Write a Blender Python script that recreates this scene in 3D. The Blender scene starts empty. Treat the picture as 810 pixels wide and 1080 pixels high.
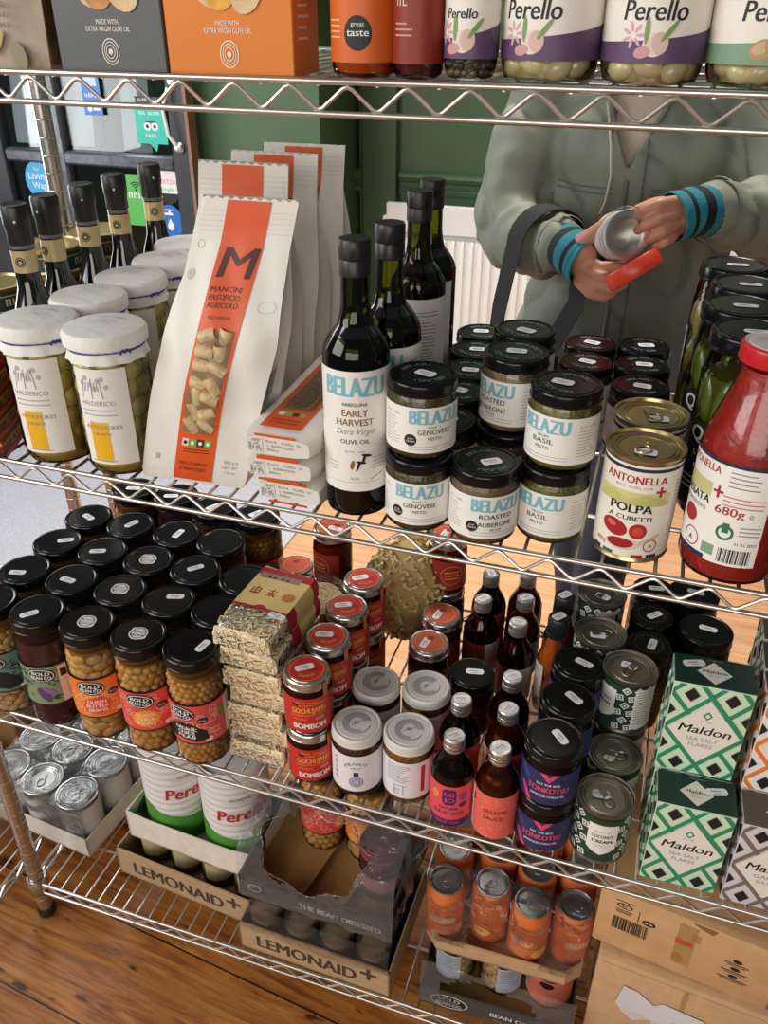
import bpy, bmesh, math, random
from mathutils import Vector, Matrix
from mathutils.geometry import tessellate_polygon
from mathutils import noise as mnoise

SC = bpy.context.scene
COL = SC.collection
PI = math.pi

# ------------------------------------------------------------------ camera
CAM = Vector((0.46051, -0.71225, 1.45152))
PITCH, YAW, ROLL = (math.radians(a) for a in (31.282, -18.013, 0.2004))
_f = Vector((math.sin(YAW) * math.cos(PITCH), math.cos(YAW) * math.cos(PITCH), -math.sin(PITCH)))
_r = Vector((math.cos(YAW), -math.sin(YAW), 0))
_u = _r.cross(_f)
_r, _u = math.cos(ROLL) * _r + math.sin(ROLL) * _u, -math.sin(ROLL) * _r + math.cos(ROLL) * _u
cd = bpy.data.cameras.new('camera')
cd.sensor_fit = 'VERTICAL'; cd.sensor_height = 24.0; cd.lens = 893.2 / 1080 * 24.0
cd.clip_start = 0.02; cd.clip_end = 60
cam = bpy.data.objects.new('camera', cd); COL.objects.link(cam)
m4 = Matrix.Identity(4)
for i in range(3):
    m4[i][0], m4[i][1], m4[i][2], m4[i][3] = _r[i], _u[i], -_f[i], CAM[i]
cam.matrix_world = m4
SC.camera = cam

# ------------------------------------------------------------------ view, world, lights
SC.view_settings.view_transform = 'Standard'
SC.view_settings.look = 'None'
SC.view_settings.gamma = 1.0
SC.view_settings.use_curve_mapping = False
SC.view_settings.exposure = -0.03
SC.render.engine = 'CYCLES'
SC.cycles.use_denoising = True
SC.cycles.transparent_max_bounces = 24
SC.cycles.max_bounces = 8
SC.cycles.sample_clamp_indirect = 4.0
SC.cycles.caustics_reflective = False
SC.cycles.caustics_refractive = False

w = bpy.data.worlds.new('world'); SC.world = w; w.use_nodes = True
bg = w.node_tree.nodes['Background']
bg.inputs[0].default_value = (0.86, 0.93, 1.0, 1); bg.inputs[1].default_value = 0.10


def area(name, loc, target, sx, sy, energy, col):
    l = bpy.data.lights.new(name, 'AREA'); l.shape = 'RECTANGLE'; l.size = sx; l.size_y = sy
    l.energy = energy; l.color = col
    o = bpy.data.objects.new(name, l); COL.objects.link(o)
    o.location = loc
    o.rotation_euler = (Vector(target) - Vector(loc)).to_track_quat('-Z', 'Y').to_euler()
    return o


area('shop_window_daylight', (-2.3, -2.0, 2.3), (0.2, 0.1, 0.95), 2.2, 1.8, 80, (1.0, 0.985, 0.95))
area('front_fill_light', (0.5, -3.0, 1.7), (0.3, 0.0, 0.35), 2.4, 1.4, 46, (1.0, 0.93, 0.83))  # added fill to brighten the lower front, no known window
area('doorway_daylight', (-1.25, 1.5, 2.75), (-1.0, 1.35, 0.0), 0.9, 0.8, 11, (0.95, 0.98, 1.0)).data.spread = math.radians(100)
area('left_key_light', (-2.3, 0.85, 1.35), (0.35, 0.85, 1.15), 0.9, 1.2, 24, (0.97, 0.985, 1.0))  # added key to light the person from the left, no known window
area('rear_floor_fill', (0.35, 1.35, 2.7), (0.25, 1.25, 0.0), 0.6, 0.6, 17, (1.0, 0.90, 0.80)).data.spread = math.radians(75)  # added fill standing in for sun on the rear floor, no lamp there

# ------------------------------------------------------------------ materials
_mats = {}


def mat(name, col, rough=0.5, metal=0.0, spec=0.5, coat=0.0, noise=0.0, nscale=40.0, bump=0.0, bscale=80.0, sss=0.0):
    if name in _mats:
        return _mats[name]
    m = bpy.data.materials.new(name); m.use_nodes = True
    nt = m.node_tree; b = nt.nodes['Principled BSDF']
    c = (col[0], col[1], col[2], 1)
    b.inputs['Base Color'].default_value = c
    b.inputs['Roughness'].default_value = rough
    b.inputs['Metallic'].default_value = metal
    b.inputs['Specular IOR Level'].default_value = spec
    if coat:
        b.inputs['Coat Weight'].default_value = coat; b.inputs['Coat Roughness'].default_value = 0.06
    if sss:
        b.inputs['Subsurface Weight'].default_value = sss
        b.inputs['Subsurface Radius'].default_value = (0.01, 0.004, 0.002)
    if noise or bump:
        tc = nt.nodes.new('ShaderNodeTexCoord')
    if noise:
        n = nt.nodes.new('ShaderNodeTexNoise'); n.inputs['Scale'].default_value = nscale; n.inputs['Detail'].default_value = 4
        nt.links.new(tc.outputs['Object'], n.inputs['Vector'])
        r = nt.nodes.new('ShaderNodeMapRange'); r.inputs['From Min'].default_value = 0.3; r.inputs['From Max'].default_value = 0.7
        r.inputs['To Min'].default_value = 1 - noise; r.inputs['To Max'].default_value = 1 + noise
        nt.links.new(n.outputs['Fac'], r.inputs['Value'])
        mx = nt.nodes.new('ShaderNodeVectorMath'); mx.operation = 'SCALE'
        mx.inputs[0].default_value = col[:3]
        nt.links.new(r.outputs[0], mx.inputs['Scale'])
        nt.links.new(mx.outputs[0], b.inputs['Base Color'])
    if bump:
        n2 = nt.nodes.new('ShaderNodeTexNoise'); n2.inputs['Scale'].default_value = bscale; n2.inputs['Detail'].default_value = 3
        nt.links.new(tc.outputs['Object'], n2.inputs['Vector'])
        bp = nt.nodes.new('ShaderNodeBump'); bp.inputs['Strength'].default_value = bump; bp.inputs['Distance'].default_value = 0.004
        nt.links.new(n2.outputs['Fac'], bp.inputs['Height'])
        nt.links.new(bp.outputs[0], b.inputs['Normal'])
    _mats[name] = m
    return m


def thin(name, tint=(1, 1, 1), haze=0.0, hazecol=(0.8, 0.8, 0.8), rough=0.03, ior=1.45, bump=0.0, bscale=60.0):
    """Thin clear sheet (glass wall, film): tinted see-through plus Fresnel gloss plus a little haze."""
    if name in _mats:
        return _mats[name]
    m = bpy.data.materials.new(name); m.use_nodes = True
    nt = m.node_tree; nt.nodes.clear()
    out = nt.nodes.new('ShaderNodeOutputMaterial')
    tr = nt.nodes.new('ShaderNodeBsdfTransparent'); tr.inputs[0].default_value = (*tint, 1)
    gl = nt.nodes.new('ShaderNodeBsdfGlossy'); gl.inputs['Roughness'].default_value = rough
    fr = nt.nodes.new('ShaderNodeFresnel'); fr.inputs['IOR'].default_value = ior
    mx = nt.nodes.new('ShaderNodeMixShader')
    nt.links.new(fr.outputs[0], mx.inputs[0])
    base = tr.outputs[0]
    if haze:
        df = nt.nodes.new('ShaderNodeBsdfDiffuse'); df.inputs[0].default_value = (*hazecol, 1)
        hz = nt.nodes.new('ShaderNodeMixShader'); hz.inputs[0].default_value = haze
        nt.links.new(tr.outputs[0], hz.inputs[1]); nt.links.new(df.outputs[0], hz.inputs[2])
        base = hz.outputs[0]
    nt.links.new(base, mx.inputs[1]); nt.links.new(gl.outputs[0], mx.inputs[2])
    nt.links.new(mx.outputs[0], out.inputs[0])
    if bump:
        tc = nt.nodes.new('ShaderNodeTexCoord')
        n2 = nt.nodes.new('ShaderNodeTexNoise'); n2.inputs['Scale'].default_value = bscale; n2.inputs['Detail'].default_value = 3
        n2.inputs['Distortion'].default_value = 1.0
        nt.links.new(tc.outputs['Object'], n2.inputs['Vector'])
        bp = nt.nodes.new('ShaderNodeBump'); bp.inputs['Strength'].default_value = bump; bp.inputs['Distance'].default_value = 0.01
        nt.links.new(n2.outputs['Fac'], bp.inputs['Height'])
        nt.links.new(bp.outputs[0], gl.inputs['Normal']); nt.links.new(bp.outputs[0], fr.inputs['Normal'])
    _mats[name] = m
    return m


# ------------------------------------------------------------------ mesh builder
class MB:
    def __init__(s):
        s.v = []; s.f = []; s.mi = []; s.mats = []

    def idx(s, m):
        if m not in s.mats:
            s.mats.append(m)
        return s.mats.index(m)

    def add(s, verts, faces, m, xf=None):
        o = len(s.v); k = s.idx(m)
        if xf is not None:
            verts = [xf @ Vector(p) for p in verts]
        s.v.extend([tuple(p) for p in verts])
        for f in faces:
            s.f.append([i + o for i in f]); s.mi.append(k)

    def lathe(s, prof, m, seg=32, xf=None, a0=0.0, a1=2 * PI, wob=None):
        full = abs(a1 - a0 - 2 * PI) < 1e-6
        n = seg if full else seg + 1
        verts = []; rings = []
        for (r, z) in prof:
            if r < 1e-7:
                rings.append([len(verts)]); verts.append((0, 0, z))
            else:
                ring = []
                for i in range(n):
                    a = a0 + (a1 - a0) * i / seg
                    rr = r * (1 + (wob(a, z) if wob else 0))
                    ring.append(len(verts)); verts.append((rr * math.sin(a), -rr * math.cos(a), z))
                rings.append(ring)
        faces = []
        for A, B in zip(rings, rings[1:]):
            for i in range(seg):
                j = (i + 1) % n
                if len(A) == 1 and len(B) == 1:
                    continue
                if len(A) == 1:
                    faces.append((A[0], B[j], B[i]))
                elif len(B) == 1:
                    faces.append((A[i], A[j], B[0]))
                else:
                    faces.append((A[i], A[j], B[j], B[i]))
        s.add(verts, faces, m, xf)

    def box(s, c, d, m, bev=0.0, xf=None, seg=1):
        bm = bmesh.new(); bmesh.ops.create_cube(bm, size=1.0)
        for v in bm.verts:
            v.co = Vector((v.co.x * d[0], v.co.y * d[1], v.co.z * d[2]))
        if bev:
            bmesh.ops.bevel(bm, geom=list(bm.edges), offset=bev, segments=seg, affect='EDGES', profile=0.5)
        bm.verts.index_update()
        T = Matrix.Translation(Vector(c))
        s.add([v.co.copy() for v in bm.verts], [[v.index for v in f.verts] for f in bm.faces], m, (xf @ T) if xf is not None else T)
        bm.free()

    def tube(s, pts, r, m, seg=8, closed=False, xf=None, cap=True):
        P = [Vector(p) for p in pts]; n = len(P); verts = []; faces = []
        rr = r if isinstance(r, (list, tuple)) else [r] * n
        prev = None
        for i in range(n):
            if closed:
                t = (P[(i + 1) % n] - P[i - 1])
            else:
                t = P[min(i + 1, n - 1)] - P[max(i - 1, 0)]
            t.normalize()
            if prev is None:
                a = Vector((0, 0, 1)) if abs(t.z) < 0.9 else Vector((1, 0, 0))
                prev = t.cross(a).normalized()
            x = (prev - t * prev.dot(t))
            x = x.normalized() if x.length > 1e-6 else t.orthogonal().normalized()
            prev = x; y = t.cross(x)
            for k in range(seg):
                a = 2 * PI * k / seg
                verts.append(P[i] + rr[i] * (math.cos(a) * x + math.sin(a) * y))
        for i in range(n if closed else n - 1):
            j = (i + 1) % n
            for k in range(seg):
                l = (k + 1) % seg
                faces.append((i * seg + k, i * seg + l, j * seg + l, j * seg + k))
        if cap and not closed:
            faces.append(tuple(range(seg - 1, -1, -1))); faces.append(tuple((n - 1) * seg + k for k in range(seg)))
        s.add(verts, faces, m, xf)

    def ico(s, c, sc, m, sub=2, rot=None):
        V, F = _ico(sub)
        T = Matrix.Translation(Vector(c))
        if rot is not None:
            T = T @ rot
        T = T @ Matrix.Diagonal((*sc, 1))
        s.add(V, F, m, T)

    def loft(s, rings, m, capA=True, capB=True, closed=True):
        n = len(rings[0]); verts = [p for r in rings for p in r]; faces = []
        for i in range(len(rings) - 1):
            for k in range(n if closed else n - 1):
                l = (k + 1) % n
                faces.append((i * n + k, i * n + l, (i + 1) * n + l, (i + 1) * n + k))
        if capA and closed:
            faces.append(tuple(range(n - 1, -1, -1)))
        if capB and closed:
            faces.append(tuple((len(rings) - 1) * n + k for k in range(n)))
        s.add(verts, faces, m)

    def grid(s, fn, nu, nv, m):
        verts = [fn(i / nu, j / nv) for j in range(nv + 1) for i in range(nu + 1)]
        faces = [(j * (nu + 1) + i, j * (nu + 1) + i + 1, (j + 1) * (nu + 1) + i + 1, (j + 1) * (nu + 1) + i) for j in range(nv) for i in range(nu)]
        s.add(verts, faces, m)

    def mesh(s, name, ang=38):
        me = bpy.data.meshes.new(name)
        me.from_pydata(s.v, [], s.f)
        for m in s.mats:
            me.materials.append(m)
        me.polygons.foreach_set('material_index', s.mi)
        me.polygons.foreach_set('use_smooth', [True] * len(s.f))
        me.update()
        me.set_sharp_from_angle(angle=math.radians(ang))
        return me


_icoc = {}


def _ico(sub):
    if sub not in _icoc:
        bm = bmesh.new(); bmesh.ops.create_icosphere(bm, subdivisions=sub, radius=1.0)
        bm.verts.index_update()
        _icoc[sub] = ([v.co.copy() for v in bm.verts], [[v.index for v in f.verts] for f in bm.faces]); bm.free()
    return _icoc[sub]


# ------------------------------------------------------------------ flat designs (labels, lettering) laid on a surface
_txt = {}


def text2d(t):
    """Outline lettering of the built-in font as flat triangles, cap height 1."""
    key = t
    if key not in _txt:
        cu = bpy.data.curves.new('lettering', 'FONT'); cu.body = t; cu.size = 1.0; cu.resolution_u = 3
        cu.fill_mode = 'FRONT'
        ob = bpy.data.objects.new('lettering', cu)
        me = ob.to_mesh()
        V = [(v.co.x / 0.729, v.co.y / 0.729) for v in me.vertices]; F = [list(p.vertices) for p in me.polygons]
        ob.to_mesh_clear(); bpy.data.objects.remove(ob); bpy.data.curves.remove(cu)
        _txt[key] = (V, F)
    return _txt[key]


class LB:
    """Draws rectangles, discs, polygons and lettering on a surface given by mapf(u, v, lift)."""

    def __init__(s, mb, mapf, step=None, vstep=None, base=0.0004, lstep=0.00014):
        s.mb = mb; s.map = mapf; s.step = step; s.vstep = vstep; s.seen = []; s.base = base; s.lstep = lstep

    def emit(s, V, F, m, same=None):
        bm = bmesh.new()
        vs = [bm.verts.new((p[0], p[1], 0)) for p in V]
        for f in F:
            try:
                bm.faces.new([vs[i] for i in f])
            except ValueError:
                pass
        for ax, st in ((0, s.step), (1, s.vstep)):
            if st:
                lo = min(p[ax] for p in V); hi = max(p[ax] for p in V)
                k = math.floor(lo / st) + 1
                while k * st < hi - 1e-6:
                    co = [0, 0, 0]; co[ax] = k * st; no = [0, 0, 0]; no[ax] = 1
                    bmesh.ops.bisect_plane(bm, geom=list(bm.verts) + list(bm.edges) + list(bm.faces), dist=1e-7, plane_co=co, plane_no=no)
                    k += 1
        for f in bm.faces:
            if f.normal.z < 0:
                f.normal_flip()
        bb = (min(p[0] for p in V), max(p[0] for p in V), min(p[1] for p in V), max(p[1] for p in V))
        layer = 1 + max([l for (a, c, d, e, l) in s.seen if a < bb[1] and c > bb[0] and d < bb[3] and e > bb[2]], default=-1)
        if same is not None: layer = same
        s.seen.append((*bb, layer)); s.last = layer
        lift = s.base + layer * s.lstep
        bm.verts.index_update()
        s.mb.add([s.map(v.co.x, v.co.y, lift) for v in bm.verts], [[v.index for v in f.verts] for f in bm.faces], m)
        bm.free()

    def rect(s, u0, u1, v0, v1, m):
        s.emit([(u0, v0), (u1, v0), (u1, v1), (u0, v1)], [(0, 1, 2, 3)], m)

    def rrect(s, u, v, wd, ht, m, rot=0.0):
        c, d = math.cos(rot), math.sin(rot)
        P = [(-wd / 2, -ht / 2), (wd / 2, -ht / 2), (wd / 2, ht / 2), (-wd / 2, ht / 2)]
        s.emit([(u + x * c - y * d, v + x * d + y * c) for x, y in P], [(0, 1, 2, 3)], m)

    def poly(s, P, m):
        F = tessellate_polygon([[Vector((p[0], p[1], 0)) for p in P]])
        s.emit(P, F, m)

    def disc(s, u, v, ru, rv, m, n=24, rot=0.0):
        c, d = math.cos(rot), math.sin(rot)
        P = [(u + ru * math.cos(2 * PI * i / n) * c - rv * math.sin(2 * PI * i / n) * d, v + ru * math.cos(2 * PI * i / n) * d + rv * math.sin(2 * PI * i / n) * c) for i in range(n)]
        s.emit(P, [tuple(range(n))], m)

    def ring(s, u, v, ru, rv, t, m, n=28, a0=0.0, a1=2 * PI):
        P = []
        for i in range(n + 1):
            a = a0 + (a1 - a0) * i / n
            P += [(u + ru * math.cos(a), v + rv * math.sin(a)), (u + (ru - t) * math.cos(a), v + (rv - t) * math.sin(a))]
        s.emit(P, [(2 * i, 2 * i + 2, 2 * i + 3, 2 * i + 1) for i in range(n)], m)

    def line(s, a, b, t, m):
        d = Vector((b[0] - a[0], b[1] - a[1])); L = d.length
        s.rrect((a[0] + b[0]) / 2, (a[1] + b[1]) / 2, L, t, m, math.atan2(d.y, d.x))

    def diamond(s, u, v, a, b, m):
        s.emit([(u - a, v), (u, v - b), (u + a, v), (u, v + b)], [(0, 1, 2, 3)], m)

    def frame(s, u, v, a, b, t, m):
        k = t * b / a
        P = [(u - a, v), (u, v - b), (u + a, v), (u, v + b), (u - a + t, v), (u, v - b + k), (u + a - t, v), (u, v + b - k)]
        s.emit(P, [(0, 1, 5, 4), (1, 2, 6, 5), (2, 3, 7, 6), (3, 0, 4, 7)], m)

    def text(s, t, u, v, h, m, w=None, bold=0.0, shear=0.0, rot=0.0, align='C'):
        V, F = text2d(t)
        if not V:
            return
        x0 = min(p[0] for p in V); x1 = max(p[0] for p in V)
        sx = h if w is None else w / (x1 - x0)
        off = {'C': (x0 + x1) / 2, 'L': x0, 'R': x1}[align]
        c, d = math.cos(rot), math.sin(rot)
        for k in ([0] if not bold else [-1, 0, 1]):
            Q = []
            for p in V:
                x = (p[0] - off) * sx + p[1] * h * shear + k * bold * h * 0.06; y = p[1] * h
                Q.append((u + x * c - y * d, v + x * d + y * c))
            s.emit(Q, F, m, same=(s.last + .2 if k > -1 and bold else None))

    def scrib(s, u, v, h, w, m, seed=1):
        """Small print too fine to read: a row of letter-like strokes."""
        R = random.Random(seed); n = max(2, int(w / (h * .85))); st = w / n; V = []; F = []
        def q(x0, x1, y0, y1):
            k = len(V); V.extend([(x0, y0), (x1, y0), (x1, y1), (x0, y1)]); F.append((k, k + 1, k + 2, k + 3))
        for i in range(n):
            if i and n > 5 and R.random() < .12: continue
            x = u - w / 2 + i * st; t = st * .20; kind = R.randrange(4)
            q(x, x + t, v, v + h)
            if kind in (0, 1): q(x + t, x + st * .7, v + h * (.8 if kind else 0), v + h * (1 if kind else .2))
            if kind in (1, 2): q(x + st * .5, x + st * .7, v, v + h * .8)
            if kind == 3: q(x + t, x + st * .65, v + h * .4, v + h * .6)
        s.emit(V, F, m)

    def lines(s, u0, u1, v, n, dv, t, m, rnd=None):
        for i in range(n):
            e = u1 if rnd is None else u0 + (u1 - u0) * rnd.uniform(0.6, 1)
            s.rect(u0, e, v - i * dv - t / 2, v - i * dv + t / 2, m)

    def arctext(s, t, u, v, r, h, m, a_mid=PI / 2, spread=None, inside=False, w=None):
        n = len(t); spread = spread or n * h * 0.95 / r
        for i, ch in enumerate(t):
            if ch == ' ':
                continue
            a = a_mid + spread * (0.5 - (i + 0.5) / n) * (-1 if inside else 1)
            s.text(ch, u + r * math.cos(a), v + r * math.sin(a), h, m, w=w, rot=a - PI / 2 + (PI if inside else 0))

    def barcode(s, u0, u1, v0, v1, m, seed=3):
        R = random.Random(seed); x = u0
        while x < u1:
            t = R.choice((1, 1, 2, 3)) * (u1 - u0) / 60
            s.rect(x, min(x + t, u1), v0, v1, m); x += t + R.choice((1, 1, 2)) * (u1 - u0) / 60


def cyl(R, z0=0.0, ang=0.0):
    return lambda u, v, l: ((R + l) * math.sin(ang + u / R), -(R + l) * math.cos(ang + u / R), z0 + v)


def plane(o, ux, uy):
    o = Vector(o); ux = Vector(ux).normalized(); uy = Vector(uy).normalized(); n = ux.cross(uy)
    return lambda u, v, l: o + ux * u + uy * v + n * l


# ------------------------------------------------------------------ things and parts
def empty(name, loc=(0, 0, 0), rz=0.0):
    o = bpy.data.objects.new(name, None); COL.objects.link(o)
    o.empty_display_size = 0.02
    o.location = loc; o.rotation_euler = (0, 0, rz)
    return o


def tag(o, label, cat, group=None, kind=None):
    if label: o['label'] = label
    if cat: o['category'] = cat
    if group: o['group'] = group
    if kind: o['kind'] = kind
    return o


def obj(name, mb, parent=None, ang=38):
    o = bpy.data.objects.new(name, mb.mesh(name, ang) if isinstance(mb, MB) else mb); COL.objects.link(o)
    if parent is not None:
        o.parent = parent
    return o


class Proto:
    """One kind of product: its part meshes, placed as many times as the photograph shows it."""

    def __init__(s):
        s.parts = []; s.top = 0; s.sticker = None

    def part(s, name, mb, label=None, under=None, ang=38):
        s.parts.append((name, mb.mesh(name, ang), label, under)); return len(s.parts) - 1

    def place(s, name, label, cat, loc, rz=0.0, group=None, rx=0.0, ry=0.0, skip=()):
        root = empty(name, loc); root.rotation_euler = (rx, ry, rz)
        tag(root, label, cat, group)
        made = {}
        for i, (n, me, lb, under) in enumerate(s.parts):
            if n in skip:
                continue
            o = bpy.data.objects.new(n, me); COL.objects.link(o)
            o.parent = made[under] if under is not None and under in made else root
            if lb: o['label'] = lb
            if n in ('beans', 'noodles'): o['kind'] = 'stuff'
            made[i] = o
        return root


def struct(name, mb, parent=None):
    o = obj(name, mb, parent)
    if parent is None: o['kind'] = 'structure'
    return o


RND = random.Random(7)
Z1, Z2, Z3, Z4 = 1.394, 0.9782, 0.5318, 0.0956


def H(h):
    h = h.lstrip('#'); c = [int(h[i:i + 2], 16) / 255 for i in (0, 2, 4)]
    return tuple(x / 12.92 if x <= 0.04045 else ((x + 0.055) / 1.055) ** 2.4 for x in c)


CHROME = mat('chrome_wire', (0.66, 0.64, 0.61), 0.33, 0.95)
CHROMEDK = mat('chrome_post', (0.58, 0.54, 0.50), 0.24, 0.95)
GROOVE = mat('post_groove', (0.10, 0.08, 0.07), 0.5, 0.4)
BLACKPL = mat('black_plastic', (0.012, 0.012, 0.013), 0.38)
BLACKLID = mat('black_lid_enamel', (0.005, 0.005, 0.0055), 0.20, spec=0.38)
WHITE = mat('white_paper', H('#eceae6'), 0.6)
STICK = mat('price_sticker_paper', H('#f1eff2'), 0.55)
GREYINK = mat('grey_ink', H('#8b8a90'), 0.6)
LTINK = mat('pale_grey_ink', H('#b4b2b4'), 0.6)
INK = mat('black_ink', H('#1b1a1c'), 0.55)
GLASS = thin('clear_glass', (0.97, 0.98, 0.97), rough=0.02, ior=1.38)
FILM = thin('shrink_film', (0.92, 0.92, 0.93), haze=0.075, hazecol=(0.84, 0.85, 0.88), rough=0.16, ior=1.6, bump=1.0, bscale=34)
FILM2 = thin('thin_shrink_film', (0.97, 0.97, 0.97), haze=0.018, hazecol=(0.80, 0.81, 0.84), rough=0.14, ior=1.42, bump=1.0, bscale=34)
FILMC = thin('cellophane', (0.985, 0.985, 0.98), haze=0.02, rough=0.10, ior=1.25, bump=0.5, bscale=70)
STEEL = mat('tin_steel', (0.58, 0.57, 0.54), 0.34, 0.95)
GOLDCAN = mat('gold_lacquer_tin', (0.55, 0.45, 0.24), 0.28, 0.95)
DIMCAN = mat('ring_pull_tin', (0.26, 0.245, 0.19), 0.36, 0.95)


# ------------------------------------------------------------------ room
def wood_floor():
    m = bpy.data.materials.new('worn_floorboards'); m.use_nodes = True
    nt = m.node_tree; b = nt.nodes['Principled BSDF']; L = nt.links.new
    tc = nt.nodes.new('ShaderNodeTexCoord')
    mp = nt.nodes.new('ShaderNodeMapping'); mp.inputs['Rotation'].default_value = (0, 0, math.radians(6)); L(tc.outputs['Object'], mp.inputs[0])
    sep = nt.nodes.new('ShaderNodeSeparateXYZ'); L(mp.outputs[0], sep.inputs[0])
    # boards run along X
    div = nt.nodes.new('ShaderNodeMath'); div.operation = 'DIVIDE'; div.inputs[1].default_value = 0.175; L(sep.outputs[1], div.inputs[0])
    fl = nt.nodes.new('ShaderNodeMath'); fl.operation = 'FLOOR'; L(div.outputs[0], fl.inputs[0])
    fr = nt.nodes.new('ShaderNodeMath'); fr.operation = 'FRACT'; L(div.outputs[0], fr.inputs[0])
    wn = nt.nodes.new('ShaderNodeTexWhiteNoise'); wn.noise_dimensions = '1D'; L(fl.outputs[0], wn.inputs['W'])
    sc = nt.nodes.new('ShaderNodeMapping'); sc.inputs['Scale'].default_value = (2.2, 26, 1)
    off = nt.nodes.new('ShaderNodeVectorMath'); off.operation = 'MULTIPLY_ADD'; off.inputs[1].default_value = (1, 1, 1)
    cmb = nt.nodes.new('ShaderNodeCombineXYZ'); L(wn.outputs['Value'], cmb.inputs[0]); L(wn.outputs['Value'], cmb.inputs[2])
    L(mp.outputs[0], off.inputs[0]); L(cmb.outputs[0], off.inputs[2]); L(off.outputs[0], sc.inputs[0])
    n1 = nt.nodes.new('ShaderNodeTexNoise'); n1.inputs['Scale'].default_value = 1.6; n1.inputs['Detail'].default_value = 8; n1.inputs['Roughness'].default_value = 0.62; n1.inputs['Distortion'].default_value = 1.6
    L(sc.outputs[0], n1.inputs['Vector'])
    rp = nt.nodes.new('ShaderNodeValToRGB'); e = rp.color_ramp.elements
    e[0].position = 0.30; e[0].color = (*H('#5c3416'), 1); e[1].position = 0.72; e[1].color = (*H('#c98a45'), 1)
    x = e.new(0.47); x.color = (*H('#a06028'), 1)
    L(n1.outputs['Fac'], rp.inputs[0])
    # knots
    vo = nt.nodes.new('ShaderNodeTexVoronoi'); vo.inputs['Scale'].default_value = 3.1; vo.inputs['Randomness'].default_value = 1.0
    ms = nt.nodes.new('ShaderNodeMapping'); ms.inputs['Scale'].default_value = (1, 1.9, 1); L(mp.outputs[0], ms.inputs[0]); L(ms.outputs[0], vo.inputs['Vector'])
    kn = nt.nodes.new('ShaderNodeMapRange'); kn.inputs['From Min'].default_value = 0.03; kn.inputs['From Max'].default_value = 0.085; L(vo.outputs['Distance'], kn.inputs['Value'])
    mk = nt.nodes.new('ShaderNodeMix'); mk.data_type = 'RGBA'; mk.inputs[6].default_value = (*H('#3a1f0e'), 1)
    L(kn.outputs[0], mk.inputs[0]); L(rp.outputs[0], mk.inputs[7])
    # small dark marks
    n3 = nt.nodes.new('ShaderNodeTexNoise'); n3.inputs['Scale'].default_value = 9; n3.inputs['Detail'].default_value = 2
    m3 = nt.nodes.new('ShaderNodeMapping'); m3.inputs['Scale'].default_value = (1.4, 4.5, 1); L(mp.outputs[0], m3.inputs[0]); L(m3.outputs[0], n3.inputs['Vector'])
    k3 = nt.nodes.new('ShaderNodeMapRange'); k3.inputs['From Min'].default_value = 0.66; k3.inputs['From Max'].default_value = 0.72; L(n3.outputs['Fac'], k3.inputs['Value'])
    mm = nt.nodes.new('ShaderNodeMix'); mm.data_type = 'RGBA'; mm.inputs[7].default_value = (*H('#4a2810'), 1); L(k3.outputs[0], mm.inputs[0]); L(mk.outputs[2], mm.inputs[6])
    # board gaps
    gp = nt.nodes.new('ShaderNodeMath'); gp.operation = 'LESS_THAN'; gp.inputs[1].default_value = 0.018; L(fr.outputs[0], gp.inputs[0])
    mg = nt.nodes.new('ShaderNodeMix'); mg.data_type = 'RGBA'; mg.inputs[7].default_value = (*H('#1a0d06'), 1); L(gp.outputs[0], mg.inputs[0]); L(mm.outputs[2], mg.inputs[6])
    L(mg.outputs[2], b.inputs['Base Color'])
    b.inputs['Roughness'].default_value = 0.42
    bp = nt.nodes.new('ShaderNodeBump'); bp.inputs['Strength'].default_value = 0.25; bp.inputs['Distance'].default_value = 0.003
    L(n1.outputs['Fac'], bp.inputs['Height']); L(bp.outputs[0], b.inputs['Normal'])
    return m


def sunlit_floor():
    m = bpy.data.materials.new('sunlit_floorboards'); m.use_nodes = True
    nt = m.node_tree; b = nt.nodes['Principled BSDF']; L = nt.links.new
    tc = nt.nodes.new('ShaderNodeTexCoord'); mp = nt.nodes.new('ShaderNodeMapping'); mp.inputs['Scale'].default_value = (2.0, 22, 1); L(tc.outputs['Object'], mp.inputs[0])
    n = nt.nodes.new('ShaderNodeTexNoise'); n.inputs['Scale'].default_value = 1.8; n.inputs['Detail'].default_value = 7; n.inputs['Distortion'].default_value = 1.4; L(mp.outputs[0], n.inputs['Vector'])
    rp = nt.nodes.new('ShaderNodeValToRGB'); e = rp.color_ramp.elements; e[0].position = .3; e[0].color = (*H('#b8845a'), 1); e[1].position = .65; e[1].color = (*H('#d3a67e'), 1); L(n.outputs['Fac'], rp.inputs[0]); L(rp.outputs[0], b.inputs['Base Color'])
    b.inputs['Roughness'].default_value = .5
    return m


GREEN = mat('green_wall_paint', H('#4a6646'), 0.45, noise=0.05, nscale=3)
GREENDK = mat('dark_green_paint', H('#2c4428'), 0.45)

b = MB(); b.box((1.0, 0.6, -0.02), (8.4, 6.0, 0.04), wood_floor()); struct('floor', b)
b = MB(); b.box((0.0, 1.52, .0015), (7.0, 1.72, 0.003), sunlit_floor()); struct('floor_sunlit', b)  # rear strip of the same floor, its sunlight painted in as paler boards
b = MB(); b.box((-2.0, 1.98, 0.0045), (3.0, 2.18, 0.007), mat('speckled_stone_paving', H('#b3b1b8'), 0.6, noise=0.16, nscale=160, bump=0.2, bscale=160))
struct('floor_entrance', b)
b = MB(); b.box((-2.0, 0.875, 0.006), (3.0, 0.045, 0.012), mat('threshold_paint', H('#e6e4e0'), 0.45), bev=0.002); struct('trim_threshold', b)
b = MB()
b.box((1.9, 2.45, 1.4), (5.1, 0.1, 2.8), GREEN); struct('wall_back', b)
b = MB(); b.box((-0.875, 2.26, 1.4), (0.43, 0.42, 2.8), GREEN); struct('wall_door_side', b)
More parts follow.
